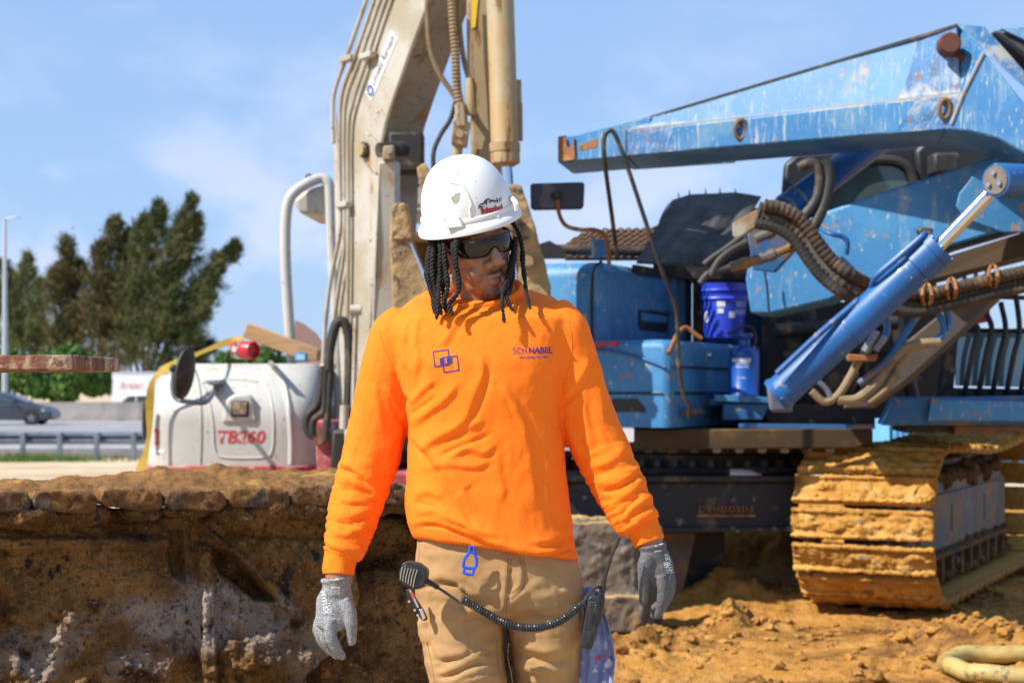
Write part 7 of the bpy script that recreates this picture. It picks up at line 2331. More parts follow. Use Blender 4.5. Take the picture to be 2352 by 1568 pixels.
# neck, shoulders and arms inside the clothes
g.tube([h(0, -0.02, -0.05), m(1092, 650, 0.03), m(1098, 700, 0.04), m(1102, 760, 0.03)], [0.058, 0.060, 0.068, 0.09], 22, smooth=3)
g.loft([ring(*q) for q in reversed([(715, 960, 1280, 0.07, 0.03), (800, 940, 1275, 0.10, 0.01), (1000, 965, 1265, 0.10, 0), (1200, 970, 1300, 0.10, 0), (1350, 975, 1325, 0.10, 0), (1420, 990, 1320, 0.08, 0)])])
for arm, end in ((ARM_R, [(779, 1322, -0.03, 0.0320), (776, 1345, -0.035, 0.029)]), (ARM_L, [(1490, 1240, -0.042, 0.0305), (1500, 1268, -0.045, 0.027)])):
    a_ = [(x, y, c, max(0.028, r * 0.62)) for x, y, c, r in arm] + end
    g.tube([m(a, b, c) for a, b, c, r in a_], [r for *_, r in a_], 16, smooth=3)
for leg in (LEG_R, LEG_L):
    g.tube([m(a, b, c) for a, b, c, r in leg], [(r[1] * 0.7, r[0] * 0.7) for *_, r in leg], 14, smooth=2)
bv_, bn_, bf_ = remesh(g, 0.0030, 5, 0.5)
# finer face: mouth line, nostrils, eye hollows
rel = bv_ - np.array(HC)
S_, F_, U_ = rel @ np.array(HS), rel @ np.array(HF), rel @ np.array(HU)
dd = np.zeros(len(bv_))
facing = F_ > 0.03
mline = -0.0745 - 0.6 * (np.abs(S_) ** 2) / 0.03 * 0.1
dd -= 0.0055 * np.exp(-((U_ - mline) / 0.0026) ** 2) * np.exp(-(S_ / 0.024) ** 4) * facing
for s in (-1, 1):
    dd -= 0.005 * np.exp(-(((S_ - s * 0.0075) / 0.0045) ** 2 + ((U_ + 0.0485) / 0.004) ** 2)) * facing
    dd -= 0.008 * np.exp(-(((S_ - s * 0.031) / 0.017) ** 2 + ((U_ - 0.002) / 0.011) ** 2)) * facing
dd -= 0.002 * np.exp(-(S_ / 0.004) ** 2) * np.exp(-((U_ + 0.055) / 0.008) ** 2) * facing
bv_ = bv_ + bn_ * dd[:, None]
M_skin = mat('dark_brown_skin', (0.10, 0.042, 0.024), 0.40, attr='skin', bump=[(260, 0.30, 0.0012), (900, 0.25, 0.0006)], spec=0.55)
M_skin.node_tree.nodes['Principled BSDF'].inputs['Subsurface Weight'].default_value = 0.06
M_skin.node_tree.nodes['Principled BSDF'].inputs['Subsurface Radius'].default_value = (0.01, 0.004, 0.002)
body = mk('body', (bv_, bf_), M_skin, MAN, angle=0)
body.data.shade_smooth()
base_c = np.tile(np.array([0.285, 0.135, 0.076]), (len(bv_), 1))  # skin tone raised to stand in for light bounced onto the face
nz = fbm(bv_ * 30, 3)[:, None]
base_c *= 1 + 0.16 * nz + 0.08 * fbm(bv_ * 140, 2)[:, None]
lips = np.exp(-((U_ + 0.0755) / 0.0105) ** 4) * np.exp(-(S_ / 0.0255) ** 4) * (F_ > 0.06)
stache = np.exp(-((U_ + 0.0575 + 25 * S_ ** 2 * 0.2) / 0.0048) ** 2) * np.exp(-(S_ / 0.029) ** 4) * (F_ > 0.05)
goat = np.exp(-((U_ + 0.112) / 0.013) ** 2) * np.exp(-(S_ / 0.028) ** 4) * (F_ > 0.03)
under = np.exp(-((U_ + 0.092) / 0.004) ** 2) * np.exp(-(S_ / 0.008) ** 2) * (F_ > 0.05)
mixc = lambda c, w, t: c * (1 - w[:, None]) + np.array(t) * w[:, None]
base_c = mixc(base_c, np.clip(lips, 0, 1) * 0.9, (0.33, 0.16, 0.135))
base_c = mixc(base_c, np.clip(np.maximum(stache * 0.8, np.maximum(goat * 0.9, under * 0.5)), 0, 1), (0.014, 0.009, 0.007))
ca_ = body.data.color_attributes.new('skin', 'FLOAT_COLOR', 'POINT')
ca_.data.foreach_set('color', np.concatenate([base_c, np.ones((len(bv_), 1))], 1).ravel())

# ------------------------------------------------------------------ dreadlocks
M_hair = mat('black_hair', (0.007, 0.0055, 0.005), 0.6, layers=[((0.028, 0.022, 0.02), 160, 0.52, 0.7)], bump=[(500, 0.8, 0.003)], spec=0.35)


def c1z(zx, zy, dy):
    return m((960 + zx / 3.267) / 1.0884, (360 + zy / 3.267) / 1.0884, dy)


def lock(pts, dy, r=0.0052, pitch=0.018):
    pts = [c1z(a, b, (dy[i] if hasattr(dy, '__len__') else dy)) for i, (a, b) in enumerate(pts)]
    pts, _ = catmull(pts, [1] * len(pts), 10)
    L = [0]
    for i in range(1, len(pts)):
        L.append(L[-1] + (pts[i] - pts[i - 1]).length)
    n = int(L[-1] / 0.0022)
    cl = []
    for k in range(n + 1):
        s = L[-1] * k / n
        i = min(max(int(np.searchsorted(L, s)) - 1, 0), len(pts) - 2)
        cl.append(pts[i].lerp(pts[i + 1], min(1, max(0, (s - L[i]) / max(1e-9, L[i + 1] - L[i])))))
    g = G()
    ph = random.random() * 6.28
    for st in (0, 1):
        path, rad = [], []
        for k, c in enumerate(cl):
            t = (cl[min(k + 1, n)] - cl[max(k - 1, 0)]).normalized()
            e1 = t.cross(Vector((0.3, 1, 0.1))).normalized()
            e2 = t.cross(e1)
            a = ph + st * math.pi + 2 * math.pi * (k / n * L[-1]) / pitch
            tap = 1.0 - 0.35 * (k / n) ** 3
            rr_ = r * tap * (1 + 0.14 * math.sin(k * 0.31 + ph) + 0.10 * math.sin(k * 0.083 + 2 * ph) + 0.12 * random.random())
            path.append(c + (e1 * math.cos(a) + e2 * math.sin(a)) * rr_ * 0.55)
            rad.append(rr_ * 0.72)
        g.tube(path, rad, 7)
    return mk('dreadlock', g, M_hair, body, angle=60)


D = -0.075
lock([(400, 720), (378, 860), (362, 1000), (360, 1100), (385, 1200), (425, 1300), (430, 1430)], [-0.03, -0.05, -0.06, -0.07, -0.08, -0.10, -0.11])
lock([(420, 730), (400, 900), (395, 1050), (415, 1180), (445, 1290), (470, 1395)], [-0.04, -0.06, -0.07, -0.08, -0.10, -0.11])
lock([(455, 730), (462, 880), (455, 1050), (450, 1180), (445, 1280), (435, 1400)], [-0.06, -0.085, -0.09, -0.10, -0.115, -0.125])
lock([(490, 740), (492, 860), (500, 1000), (515, 1110), (520, 1190), (495, 1260), (480, 1340)], [-0.07, -0.095, -0.10, -0.105, -0.11, -0.12, -0.125])
lock([(430, 760), (440, 950), (470, 1100), (490, 1230), (505, 1370)], [-0.03, -0.05, -0.07, -0.095, -0.11])
lock([(605, 740), (585, 850), (588, 1000), (612, 1120), (605, 1210), (560, 1270), (530, 1310), (560, 1395)], [-0.09, -0.115, -0.12, -0.12, -0.12, -0.125, -0.13, -0.135])
lock([(572, 750), (568, 880), (580, 980), (615, 1080), (610, 1180)], [-0.085, -0.108, -0.11, -0.112, -0.112])
lock([(385, 740), (360, 950), (350, 1080), (390, 1230), (415, 1380)], [0.0, -0.01, -0.03, -0.06, -0.09])
lock([(1050, 640), (1100, 730), (1128, 850), (1135, 980), (1150, 1100), (1165, 1220), (1197, 1345)], [-0.01, -0.01, -0.01, -0.02, -0.04, -0.075, -0.115], 0.0046)
lock([(1075, 760), (1062, 900), (1040, 1020), (1010, 1110), (975, 1200), (968, 1310), (982, 1455)], [-0.02, -0.03, -0.05, -0.07, -0.10, -0.13, -0.14], 0.0050)
lock([(1065, 780), (1050, 930), (1030, 1060), (1000, 1180), (1005, 1260), (1050, 1362)], [-0.01, -0.03, -0.05, -0.08, -0.11, -0.13], 0.0048)
lock([(1060, 820), (1055, 980), (1045, 1120), (1020, 1230)], [0.0, -0.01, -0.03, -0.07], 0.0052)
lock([(1040, 900), (1030, 1050), (985, 1170), (965, 1260)], [-0.01, -0.03, -0.06, -0.10], 0.0048)
# hair mass behind the ears
g = G()
hell(g, 0.0, -0.055, 0.0, 0.078, 0.055, 0.075)
for k in range(10):
    a = math.pi * (0.15 + 0.7 * k / 9)
    q = h(0.075 * math.cos(a), -0.045 - 0.045 * math.sin(a), 0.0)
    g.tube([q, q + Vector((0, 0.01, -0.06)), q + Vector((0.0, 0.03, -0.10))], [0.010, 0.009, 0.005], 8)
mk('hair', g, M_hair, body)

# ------------------------------------------------------------------ gloves
M_glove = mat('grey_knit_glove', (0.16, 0.16, 0.165), 0.9, layers=[((0.42, 0.42, 0.43), 330, 0.50, 0.60, (1, 1, 1.6)), ((0.26, 0.19, 0.10), 20, 0.58, 0.75), ((0.07, 0.07, 0.075), 9, 0.60, 0.78)], bump=[(420, 0.5, 0.002)])
M_glove_d = mat('darker_knit_glove', (0.075, 0.075, 0.082), 0.75, layers=[((0.19, 0.185, 0.185), 330, 0.52, 0.62, (1, 1, 1.6)), ((0.22, 0.15, 0.07), 18, 0.56, 0.74), ((0.045, 0.045, 0.052), 9, 0.55, 0.72)], bump=[(420, 0.45, 0.002)])  # same knit as the other glove, in a darker grey
M_gprint = mat('white_glove_print', (0.62, 0.62, 0.62), 0.8)


def g6(zx, zy, dy=0.0):
    return m((760 + zx / 5.6) / 1.0884, (1400 + zy / 5.6) / 1.0884, dy)


def g7(zx, zy, dy=0.0):
    return m((1560 + zx / 6.03) / 1.0884, (1320 + zy / 6.03) / 1.0884, dy)


def glove(name, pz, cuff, palm, fingers, mt, words):
    g = G()
    for pts, rad in cuff + palm:
        g.tube([pz(*q) for q in pts], [(q[1], q[0]) for q in rad], 22, smooth=4)
    for pts, rad in fingers:
        g.tube([pz(*q) for q in pts], rad, 14, smooth=4)
        g.ellipsoid(pz(*pts[-1]), [(rad[-1], 0, 0), (0, rad[-1], 0), (0, 0, rad[-1])], 12, 8)
    v, n, f = remesh(g, 0.0026, 4, 0.5)
    v = v + n * (fbm(v * 40, 3) * 0.0022)[:, None]
    o = mk(name, (v, f), mt, MAN, angle=0)
    o.data.shade_smooth()
    B = bvh_of(v, f)
    for s, zx, zy, w_, rot in words:
        tv, tf = text2d(s, 1.0, 0.02)
        tw = tv[:, 0].max() - tv[:, 0].min()
        kx = w_ / tw
        decal('print', tv, tf, pz(zx, zy, -0.12), Vector((math.cos(rot), 0, math.sin(rot))) * kx, Vector((-math.sin(rot), 0, math.cos(rot))) * kx, M_gprint, o, B, (0, 1, 0), 0.0012, 0.3 * tw)
    return o


d0 = -0.035
glove('glove', g6,
      [([(455, 235, d0), (458, 255, d0), (462, 275, d0)], [(0.0365, 0.031), (0.0375, 0.032), (0.036, 0.031)]), ([(460, 250, d0), (460, 360, d0), (455, 470, d0)], [(0.0345, 0.030), (0.032, 0.028), (0.036, 0.029)])],
      [([(455, 440, d0), (440, 560, d0), (430, 680, d0 - 0.005), (390, 800, d0 - 0.01), (345, 900, d0 - 0.015), (330, 960, d0 - 0.015)], [(0.036, 0.027), (0.043, 0.025), (0.045, 0.024), (0.040, 0.022), (0.033, 0.019), (0.026, 0.017)])],
      [([(560, 560, d0 - 0.015), (640, 720, d0 - 0.02), (660, 880, d0 - 0.02), (665, 1040, d0 - 0.015), (668, 1130, d0 - 0.012)], [0.015, 0.0155, 0.0145, 0.0128, 0.0115]),          # thumb
       ([(380, 820, d0 - 0.025), (365, 960, d0 - 0.028), (385, 1090, d0 - 0.028), (450, 1220, d0 - 0.022), (530, 1340, d0 - 0.012)], [0.0135, 0.0138, 0.0132, 0.0122, 0.0095]),      # index
       ([(310, 850, d0 - 0.008), (275, 980, d0 - 0.008), (305, 1110, d0 - 0.006), (370, 1230, d0), (450, 1330, d0 + 0.006)], [0.013, 0.013, 0.0125, 0.0115, 0.0095]),
       ([(250, 850, d0 + 0.006), (215, 970, d0 + 0.008), (235, 1090, d0 + 0.012), (300, 1200, d0 + 0.02), (370, 1280, d0 + 0.026)], [0.013, 0.0125, 0.012, 0.011, 0.009]),
       ([(230, 800, d0 + 0.02), (190, 920, d0 + 0.024), (200, 1020, d0 + 0.03), (240, 1110, d0 + 0.036)], [0.0115, 0.0115, 0.0105, 0.009])],
      M_glove, [('HYFLEX', 245, 640, 0.052, -math.pi / 2 + 0.20), ('11-531', 320, 720, 0.024, -math.pi / 2 + 0.15), ('Ansell', 405, 420, 0.019, math.pi), ('EN 388', 390, 300, 0.020, 0.0)])
d1 = -0.05
glove('glove', g7,
      [([(425, 235, d1), (430, 262, d1), (436, 285, d1)], [(0.0325, 0.029), (0.0335, 0.030), (0.032, 0.029)]), ([(430, 240, d1), (440, 340, d1), (450, 430, d1)], [(0.0315, 0.028), (0.030, 0.0265), (0.0325, 0.027)])],
      [([(450, 400, d1), (480, 520, d1), (520, 640, d1 - 0.004), (590, 760, d1 - 0.006), (640, 850, d1 - 0.006)], [(0.0335, 0.026), (0.0385, 0.025), (0.0385, 0.023), (0.030, 0.020), (0.022, 0.017)]),
       ([(370, 420, d1 - 0.012), (330, 540, d1 - 0.016), (310, 660, d1 - 0.018)], [(0.020, 0.018), (0.020, 0.018), (0.017, 0.016)])],
      [([(300, 540, d1 - 0.018), (292, 720, d1 - 0.020), (298, 900, d1 - 0.018), (302, 1080, d1 - 0.014)], [0.0145, 0.0140, 0.0130, 0.0112]),
       ([(560, 720, d1 - 0.020), (580, 860, d1 - 0.022), (585, 1000, d1 - 0.020), (560, 1140, d1 - 0.014), (505, 1300, d1 - 0.006)], [0.0135, 0.0138, 0.0132, 0.0122, 0.0098]),
       ([(660, 780, d1 - 0.006), (660, 920, d1 - 0.006), (630, 1070, d1 - 0.002), (550, 1210, d1 + 0.004), (450, 1310, d1 + 0.010)], [0.013, 0.013, 0.0122, 0.0112, 0.0095]),
       ([(700, 760, d1 + 0.010), (705, 900, d1 + 0.012), (660, 1040, d1 + 0.018), (560, 1130, d1 + 0.024), (460, 1190, d1 + 0.03)], [0.0125, 0.0122, 0.0115, 0.0108, 0.0092]),
       ([(710, 720, d1 + 0.026), (715, 850, d1 + 0.03), (680, 960, d1 + 0.036), (600, 1040, d1 + 0.042)], [0.011, 0.011, 0.010, 0.0085])],
      M_glove_d, [('Ansell', 540, 370, 0.017, math.pi + 0.12), ('EN 388', 555, 275, 0.018, 0.25), ('HYFLEX', 715, 560, 0.048, math.pi / 2 + 0.30), ('11-531', 672, 620, 0.024, math.pi / 2 + 0.28)])

# ------------------------------------------------------------------ hard hat
M_hat = mat('scuffed_white_hard_hat', (0.66, 0.66, 0.655), 0.32, layers=[((0.60, 0.55, 0.44), 9, 0.62, 0.78), ((0.30, 0.28, 0.22), 24, 0.715, 0.74, None, 0, 0.8), ((0.10, 0.10, 0.09), 52, 0.735, 0.75, None, 0, 0.8)], coat=0.2, bump=[(6, 0.03, 0.01)])
QU = Vector((-0.205, -0.30, 0.93)).normalized()
QF = Vector((math.sin(R(30)), -math.cos(R(30)), 0))
QF = (QF - QU * QF.dot(QU)).normalized()
QS = QU.cross(QF).normalized()
QC = m(1078, 500, 0.0)
HATA, HATB, HATH = 0.1045, 0.115, 0.133


def q_(a, r, z):
    """hat space: angle a from the picture-facing side turning to picture right, radius factor r, height z"""
    return QC + (QF * (HATB * math.cos(a)) + QS * (HATA * math.sin(a))) * r + QU * z


hat = thing('hard_hat', q_(0, 0, 0.0), 'scuffed white hard hat with a red and black company sticker, on the worker', 'hard hat')
N = 72
rings = []
for k in range(15):
    t = k / 14 * math.pi / 2
    rings.append([q_(2 * math.pi * j / N, max(0.003, math.cos(t) ** 0.80), 0.012 + HATH * math.sin(t) ** 1.08) for j in range(N)])
gshell = G().loft(rings)
mk('shell', gshell, M_hat, hat, angle=60, fixn=True)
HAT = bvh_of(gshell.verts(), gshell.f)


def brim_w(a):
    return 1.10 + 0.05 * max(0, math.cos(a)) ** 2 + 0.13 * max(0, math.cos(a + 1.45)) ** 6


rings = []
for (rr_, z) in ((0.0, 0.015), (0.4, 0.007), (0.85, -0.002), (1.0, -0.007), (0.99, -0.013), (0.88, -0.010), (0.45, -0.002), (-0.10, 0.004)):
    rings.append([q_(2 * math.pi * j / N, 0.985 + (brim_w(2 * math.pi * j / N) - 0.985) * rr_, z) for j in range(N)])
g = G().loft(rings + [rings[0]], caps=False)
mk('brim', g, M_hat, hat, angle=70, fixn=True)
mk('rain_gutter', G().tube([q_(2 * math.pi * j / 60, 1.012, 0.016) for j in range(60)], [(0.0035, 0.006)] * 60, 8, closed=True), M_hat, hat)
aU = lambda x, z: math.asin(max(-1, min(1, x)))


def hat_at(x, y, off=0.0):
    o = Vector((0, 0, CAM_H))
    d = (P(x, y, 4) - o).normalized()
    hh = HAT.ray_cast(o, d)
    return (hh[0] - d * off) if hh[0] is not None else P(x, y, MD - 0.1)


def hz(zx, zy):
    return ((960 + zx / 3.267) / 1.0884, (360 + zy / 3.267) / 1.0884)


# accessory slot and moulded ridges
sp_ = [hat_at(*hz(*q), -0.006) for q in ((515, 690), (520, 606), (625, 590), (655, 640), (668, 676))]
v_ = (hat_at(*hz(590, 640)) - QC)
outw = Vector((v_.x, v_.y, 0)).normalized() * 0.018 + Vector((0, 0, -0.003))
g = G().prism(sp_, outw)
mk('accessory_slot', g, M_hat, hat, bevel=0.003, fixn=True)
mk('ridge', G().tube([hat_at(*hz(*q), 0.0) for q in ((545, 318), (620, 330), (655, 365), (690, 430), (712, 490), (704, 520), (700, 545), (712, 600), (720, 665))], 0.0030, 8, smooth=4), M_hat, hat)
mk('ridge', G().tube([hat_at(*hz(*q), 0.0) for q in ((860, 610), (940, 592))], 0.003, 8), M_hat, hat)
mk('ridge', G().tube([hat_at(*hz(*q), 0.001) for q in ((1040, 440), (1075, 480), (1085, 540))], 0.006, 8, smooth=3), M_hat, hat)
# scuffs where the paint has worn through
M_scuff = mat('worn_grey_plastic', (0.33, 0.31, 0.25), 0.7, layers=[((0.22, 0.20, 0.15), 60, 0.5, 0.65)])


def scuff(pts):
    c = hz(sum(p[0] for p in pts) / len(pts), sum(p[1] for p in pts) / len(pts))
    v = [hat_at(*c, 0.0008)] + [hat_at(*hz(*q), 0.0008) for q in pts]
    n = len(pts)
    mk('scuff', (v, [(0, i + 1, (i + 1) % n + 1) for i in range(n)]), M_scuff, hat, angle=0)


scuff([(545, 440), (565, 425), (580, 405), (605, 400), (625, 398), (612, 420), (616, 445), (600, 475), (580, 485), (562, 478), (556, 455)])
scuff([(580, 262), (600, 240), (620, 232), (612, 246), (595, 258)])
scuff([(488, 632), (492, 618), (512, 610), (512, 636), (500, 642)])
for q in ((746, 303), (752, 437), (763, 482), (447, 549), (615, 335), (650, 362), (668, 402), (865, 615), (1040, 478), (700, 575), (590, 322), (345, 632), (450, 645)):
    r_ = random.uniform(3, 7)
    scuff([(q[0] + r_ * math.cos(a) * random.uniform(0.6, 1.3), q[1] + r_ * 0.8 * math.sin(a)) for a in np.linspace(0, 6.28, 7, endpoint=False)])

# company sticker
M_hatred = mat('red_sticker_ink', (0.50, 0.025, 0.03), 0.5)
M_hatblk = mat('black_sticker_ink', (0.02, 0.02, 0.022), 0.5)
M_hatgry = mat('grey_sticker_ink', (0.30, 0.29, 0.27), 0.5)


def hat_word(s, zx, zy, zw, zh, rot, mm, bold, off):
    v, f = text2d(s, 1.0, bold)
    v[:, 0] -= (v[:, 0].max() + v[:, 0].min()) / 2
    v[:, 1] -= (v[:, 1].max() + v[:, 1].min()) / 2
    w, h_ = np.ptp(v[:, 0]), np.ptp(v[:, 1])
    v, f = split2d(v, f, w * 0.08)
    out = []
    for q in v:
        a, b = q[0] / w * zw, q[1] / h_ * zh
        out.append(hat_at(*hz(zx + a * math.cos(rot) + b * math.sin(rot), zy + a * math.sin(rot) - b * math.cos(rot)), off))
    mk('sticker_print', (out, f), mm, hat, angle=0)


def hat_poly(pts, mm, off):
    c = (sum(p[0] for p in pts) / len(pts), sum(p[1] for p in pts) / len(pts))
    v = [hat_at(*hz(*c), off)] + [hat_at(*hz(*q), off) for q in pts]
    n = len(pts)
    mk('sticker_print', (v, [(0, i + 1, (i + 1) % n + 1) for i in range(n)]), mm, hat, angle=0)


def hat_line(pts, w, mm, off):
    for i in range(len(pts) - 1):
        a, b = Vector((*pts[i], 0)), Vector((*pts[i + 1], 0))
        t = (b - a).normalized()
        s = Vector((-t.y, t.x, 0)) * w / 2
        hat_poly([tuple((a + s).xy), tuple((b + s).xy), tuple((b - s).xy), tuple((a - s).xy)], mm, off)


rt = -0.20
hat_poly([(800, 578), (970, 540), (972, 552), (962, 560), (812, 594), (800, 590)], M_hatblk, 0.0010)
hat_word('FOUNDATION COMPANY', 886, 567, 158, 9, rt, M_hatgry, 0.0, 0.0016)
hat_word('Schnabel', 880, 532, 182, 52, rt, M_hatblk, 0.075, 0.0010)
hat_word('Schnabel', 879, 531, 182, 50, rt, M_hatred, 0.028, 0.0016)
for pts, w in (([(768, 530), (800, 500), (835, 452)], 8), ([(770, 515), (790, 490), (830, 480)], 9), ([(820, 480), (850, 446), (880, 470)], 10), ([(835, 500), (840, 460)], 9), ([(860, 470), (900, 460), (925, 470)], 10), ([(920, 440), (930, 480)], 8),
               ([(940, 440), (945, 470)], 6), ([(955, 432), (957, 470)], 6), ([(880, 455), (905, 480)], 8), ([(785, 520), (815, 510)], 9)):
    hat_line(pts, w, M_hatblk, 0.0009)
for pts, w in (([(790, 505), (825, 490)], 5), ([(850, 470), (875, 485)], 8), ([(895, 475), (918, 482)], 7), ([(930, 455), (950, 480)], 4)):
    hat_line(pts, w, M_hatgry, 0.0014)

# ------------------------------------------------------------------ safety glasses
gl = thing('safety_glasses', h(0, 0.08, -0.01), 'dark wraparound safety glasses with red temple tips, on the worker', 'glasses')
M_lensm = mat('mirrored_dark_lens', (0.012, 0.009, 0.006), 0.06, 0.0, spec=0.45)
M_gframe = mat('black_glasses_frame', (0.012, 0.012, 0.013), 0.25)
M_gred = mat('red_rubber_tip', (0.65, 0.03, 0.02), 0.35)


def lens(u, w):
    a = (u - 0.5) * 2 * R(78)
    top, bot = 0.020, -0.021
    nose = np.exp(-(a / 0.17) ** 2) * 0.019
    taper = 1 - 0.45 * np.clip((np.abs(a) - 0.75) / 0.6, 0, 1)
    z = top * taper + (bot * taper + nose - top * taper) * w
    rr2 = 0.083 + 0.004 * np.sin(np.pi * w)
    s, f_ = np.sin(a) * (rr2 + 0.000), np.cos(a) * rr2 + 0.012
    return np.array(HC) + np.outer(s, HS) + np.outer(f_ + 0.003, HF) + np.outer(z + 0.001, HU)


o = mk('lens', grid(60, 12, lens), M_lensm, gl, angle=0)
o.data.shade_smooth()
o.modifiers.new('solid', 'SOLIDIFY').thickness = 0.002
ga = np.linspace(-1, 1, 33) * R(80)
mk('top_frame', G().tube([h(math.sin(a) * 0.0845, math.cos(a) * 0.0845 + 0.016, 0.0215 - 0.009 * max(0, abs(a) - 0.7)) for a in ga], [(0.0032, 0.0032)] * 33, 8), M_gframe, gl)
mk('lower_rim', G().tube([h(math.sin(a) * 0.085, math.cos(a) * 0.085 + 0.016, -0.0205 * (1 - 0.45 * max(0, min(1, (abs(a) - 0.75) / 0.6))) + 0.019 * math.exp(-(a / 0.17) ** 2) + 0.001) for a in ga], 0.0012, 6), M_gframe, gl)
for s in (-1, 1):
    mk('temple', G().tube([h(s * 0.0835, 0.030, 0.014), h(s * 0.084, 0.0, 0.014), h(s * 0.083, -0.03, 0.012)], [(0.003, 0.006)] * 3, 8, smooth=3), M_gframe, gl)
    mk('temple_tip', G().tube([h(s * 0.0845, 0.028, 0.014), h(s * 0.086, 0.012, 0.014), h(s * 0.086, -0.004, 0.013)], [(0.0035, 0.007)] * 3, 8, smooth=3), M_gred, gl)

# ------------------------------------------------------------------ things clipped to him
M_radio = mat('scuffed_black_radio', (0.020, 0.021, 0.023), 0.45, layers=[((0.13, 0.115, 0.095), 30, 0.60, 0.72)], bump=[(90, 0.25, 0.002)])
M_cord = mat('black_coiled_cord', (0.025, 0.027, 0.031), 0.38)


def c5p(zx, zy, dy):
    x, y = c5(zx, zy)
    return m(x, y, dy)


rad = thing('two_way_radio', c5p(1990, 1180, -0.06), 'black two-way radio with raised antenna clipped at the worker\'s hip', 'radio')
r_d = -0.115
outl = [(2000, 690), (2020, 660), (2140, 655), (2160, 690), (2155, 760), (2130, 900), (2080, 1010), (2040, 1180), (2020, 1190), (1925, 1168), (1918, 1150), (1945, 1000), (1970, 850)]
mk('body', G().prism([c5p(a, b, r_d) for a, b in outl], (0.004, 0.034, 0)), M_radio, rad, bevel=0.005, seg=3, fixn=True)
mk('face_panel', G().prism([c5p(a, b, r_d - 0.003) for a, b in ((2015, 720), (2130, 715), (2110, 880), (2060, 990), (1985, 990), (2000, 860))], (0, 0.008, 0)), M_radio, rad, bevel=0.002, fixn=True)
mk('talk_button', G().prism([c5p(a, b, r_d - 0.006) for a, b in ((2065, 745), (2110, 735), (2100, 840), (2085, 855), (2048, 850))], (0, 0.008, 0)), M_cord, rad, bevel=0.002, fixn=True)
for q in ((2050, 885), (2038, 930)):
    mk('side_key', G().prism([c5p(q[0] - 12, q[1] - 12, r_d - 0.0055), c5p(q[0] + 14, q[1] - 14, r_d - 0.0055), c5p(q[0] + 10, q[1] + 14, r_d - 0.0055), c5p(q[0] - 14, q[1] + 16, r_d - 0.0055)], (0, 0.006, 0)), M_cord, rad, bevel=0.001, fixn=True)
mk('antenna', G().tube([c5p(2125, 660, r_d + 0.02), c5p(2145, 590, r_d + 0.018), c5p(2165, 480, r_d + 0.014), c5p(2230, 270, r_d + 0.005), c5p(2285, 150, r_d), c5p(2300, 90, r_d)], [0.0075, 0.0068, 0.0045, 0.0034, 0.0034, 0.0034], 12, smooth=5), M_radio, rad)
mk('antenna_tip', G().tube([c5p(2278, 155, r_d), c5p(2302, 86, r_d)], 0.0042, 12), M_radio, rad)
mk('knob', G().lathe([(0.002, 0), (0.007, 0), (0.007, 0.012), (0.002, 0.013)], c5p(2060, 660, r_d + 0.018), (0.2, 0, 1), 14), M_cord, rad)
mk('belt_clip', G().prism([c5p(1960, 700, r_d + 0.036), c5p(2120, 700, r_d + 0.036), c5p(2090, 900, r_d + 0.036), c5p(1960, 900, r_d + 0.036)], (0, 0.008, 0)), M_radio, rad, fixn=True)

mic = thing('speaker_microphone', c5p(270, 590, -0.10), 'black hand microphone with coiled cord hanging across the tan trousers', 'microphone')
mdp = -0.185
mo_ = [(150, 470), (140, 440), (175, 350), (200, 328), (240, 326), (330, 348), (400, 400), (415, 440), (400, 540), (380, 580), (320, 600), (260, 595), (190, 560), (160, 510)]
v, n, f = remesh(G().prism([c5p(a, b, mdp) for a, b in mo_], (0.006, 0.032, 0)), 0.0022, 6, 0.5)
mk('body', (v, f), M_radio, mic, angle=0).data.shade_smooth()
mo2 = [(172, 480), (165, 450), (190, 372), (212, 352), (330, 385), (340, 410), (300, 540), (285, 575), (240, 570), (185, 535)]
mk('face', G().prism([c5p(a, b, mdp - 0.003) for a, b in mo2], (0.002, 0.008, 0)), M_radio, mic, bevel=0.002, fixn=True)
M_slot = mat('dusty_grille_rib', (0.30, 0.28, 0.22), 0.8)
for k in range(6):
    a, b = (182 + k * 29, 378 + k * 5), (160 + k * 25, 500 + k * 15)
    mk('grille_rib', G().tube([c5p(a[0], a[1], mdp - 0.0045), c5p((a[0] + b[0]) / 2 - 6, (a[1] + b[1]) / 2, mdp - 0.005), c5p(b[0], b[1], mdp - 0.0045)], 0.0013, 6), M_slot, mic)
mk('strain_relief', ribbed([c5p(385, 490, mdp + 0.012), c5p(450, 530, mdp + 0.016), c5p(530, 580, mdp + 0.022)], 0.0058, 20, 0.14, 10), M_cord, mic)
mk('cord', G().tube([c5p(520, 575, mdp + 0.02), c5p(620, 640, mdp + 0.03), c5p(700, 695, mdp + 0.032), c5p(745, 728, mdp + 0.03), c5p(770, 715, mdp + 0.026), c5p(768, 690, mdp + 0.026)], 0.0032, 8, smooth=6), M_cord, mic)
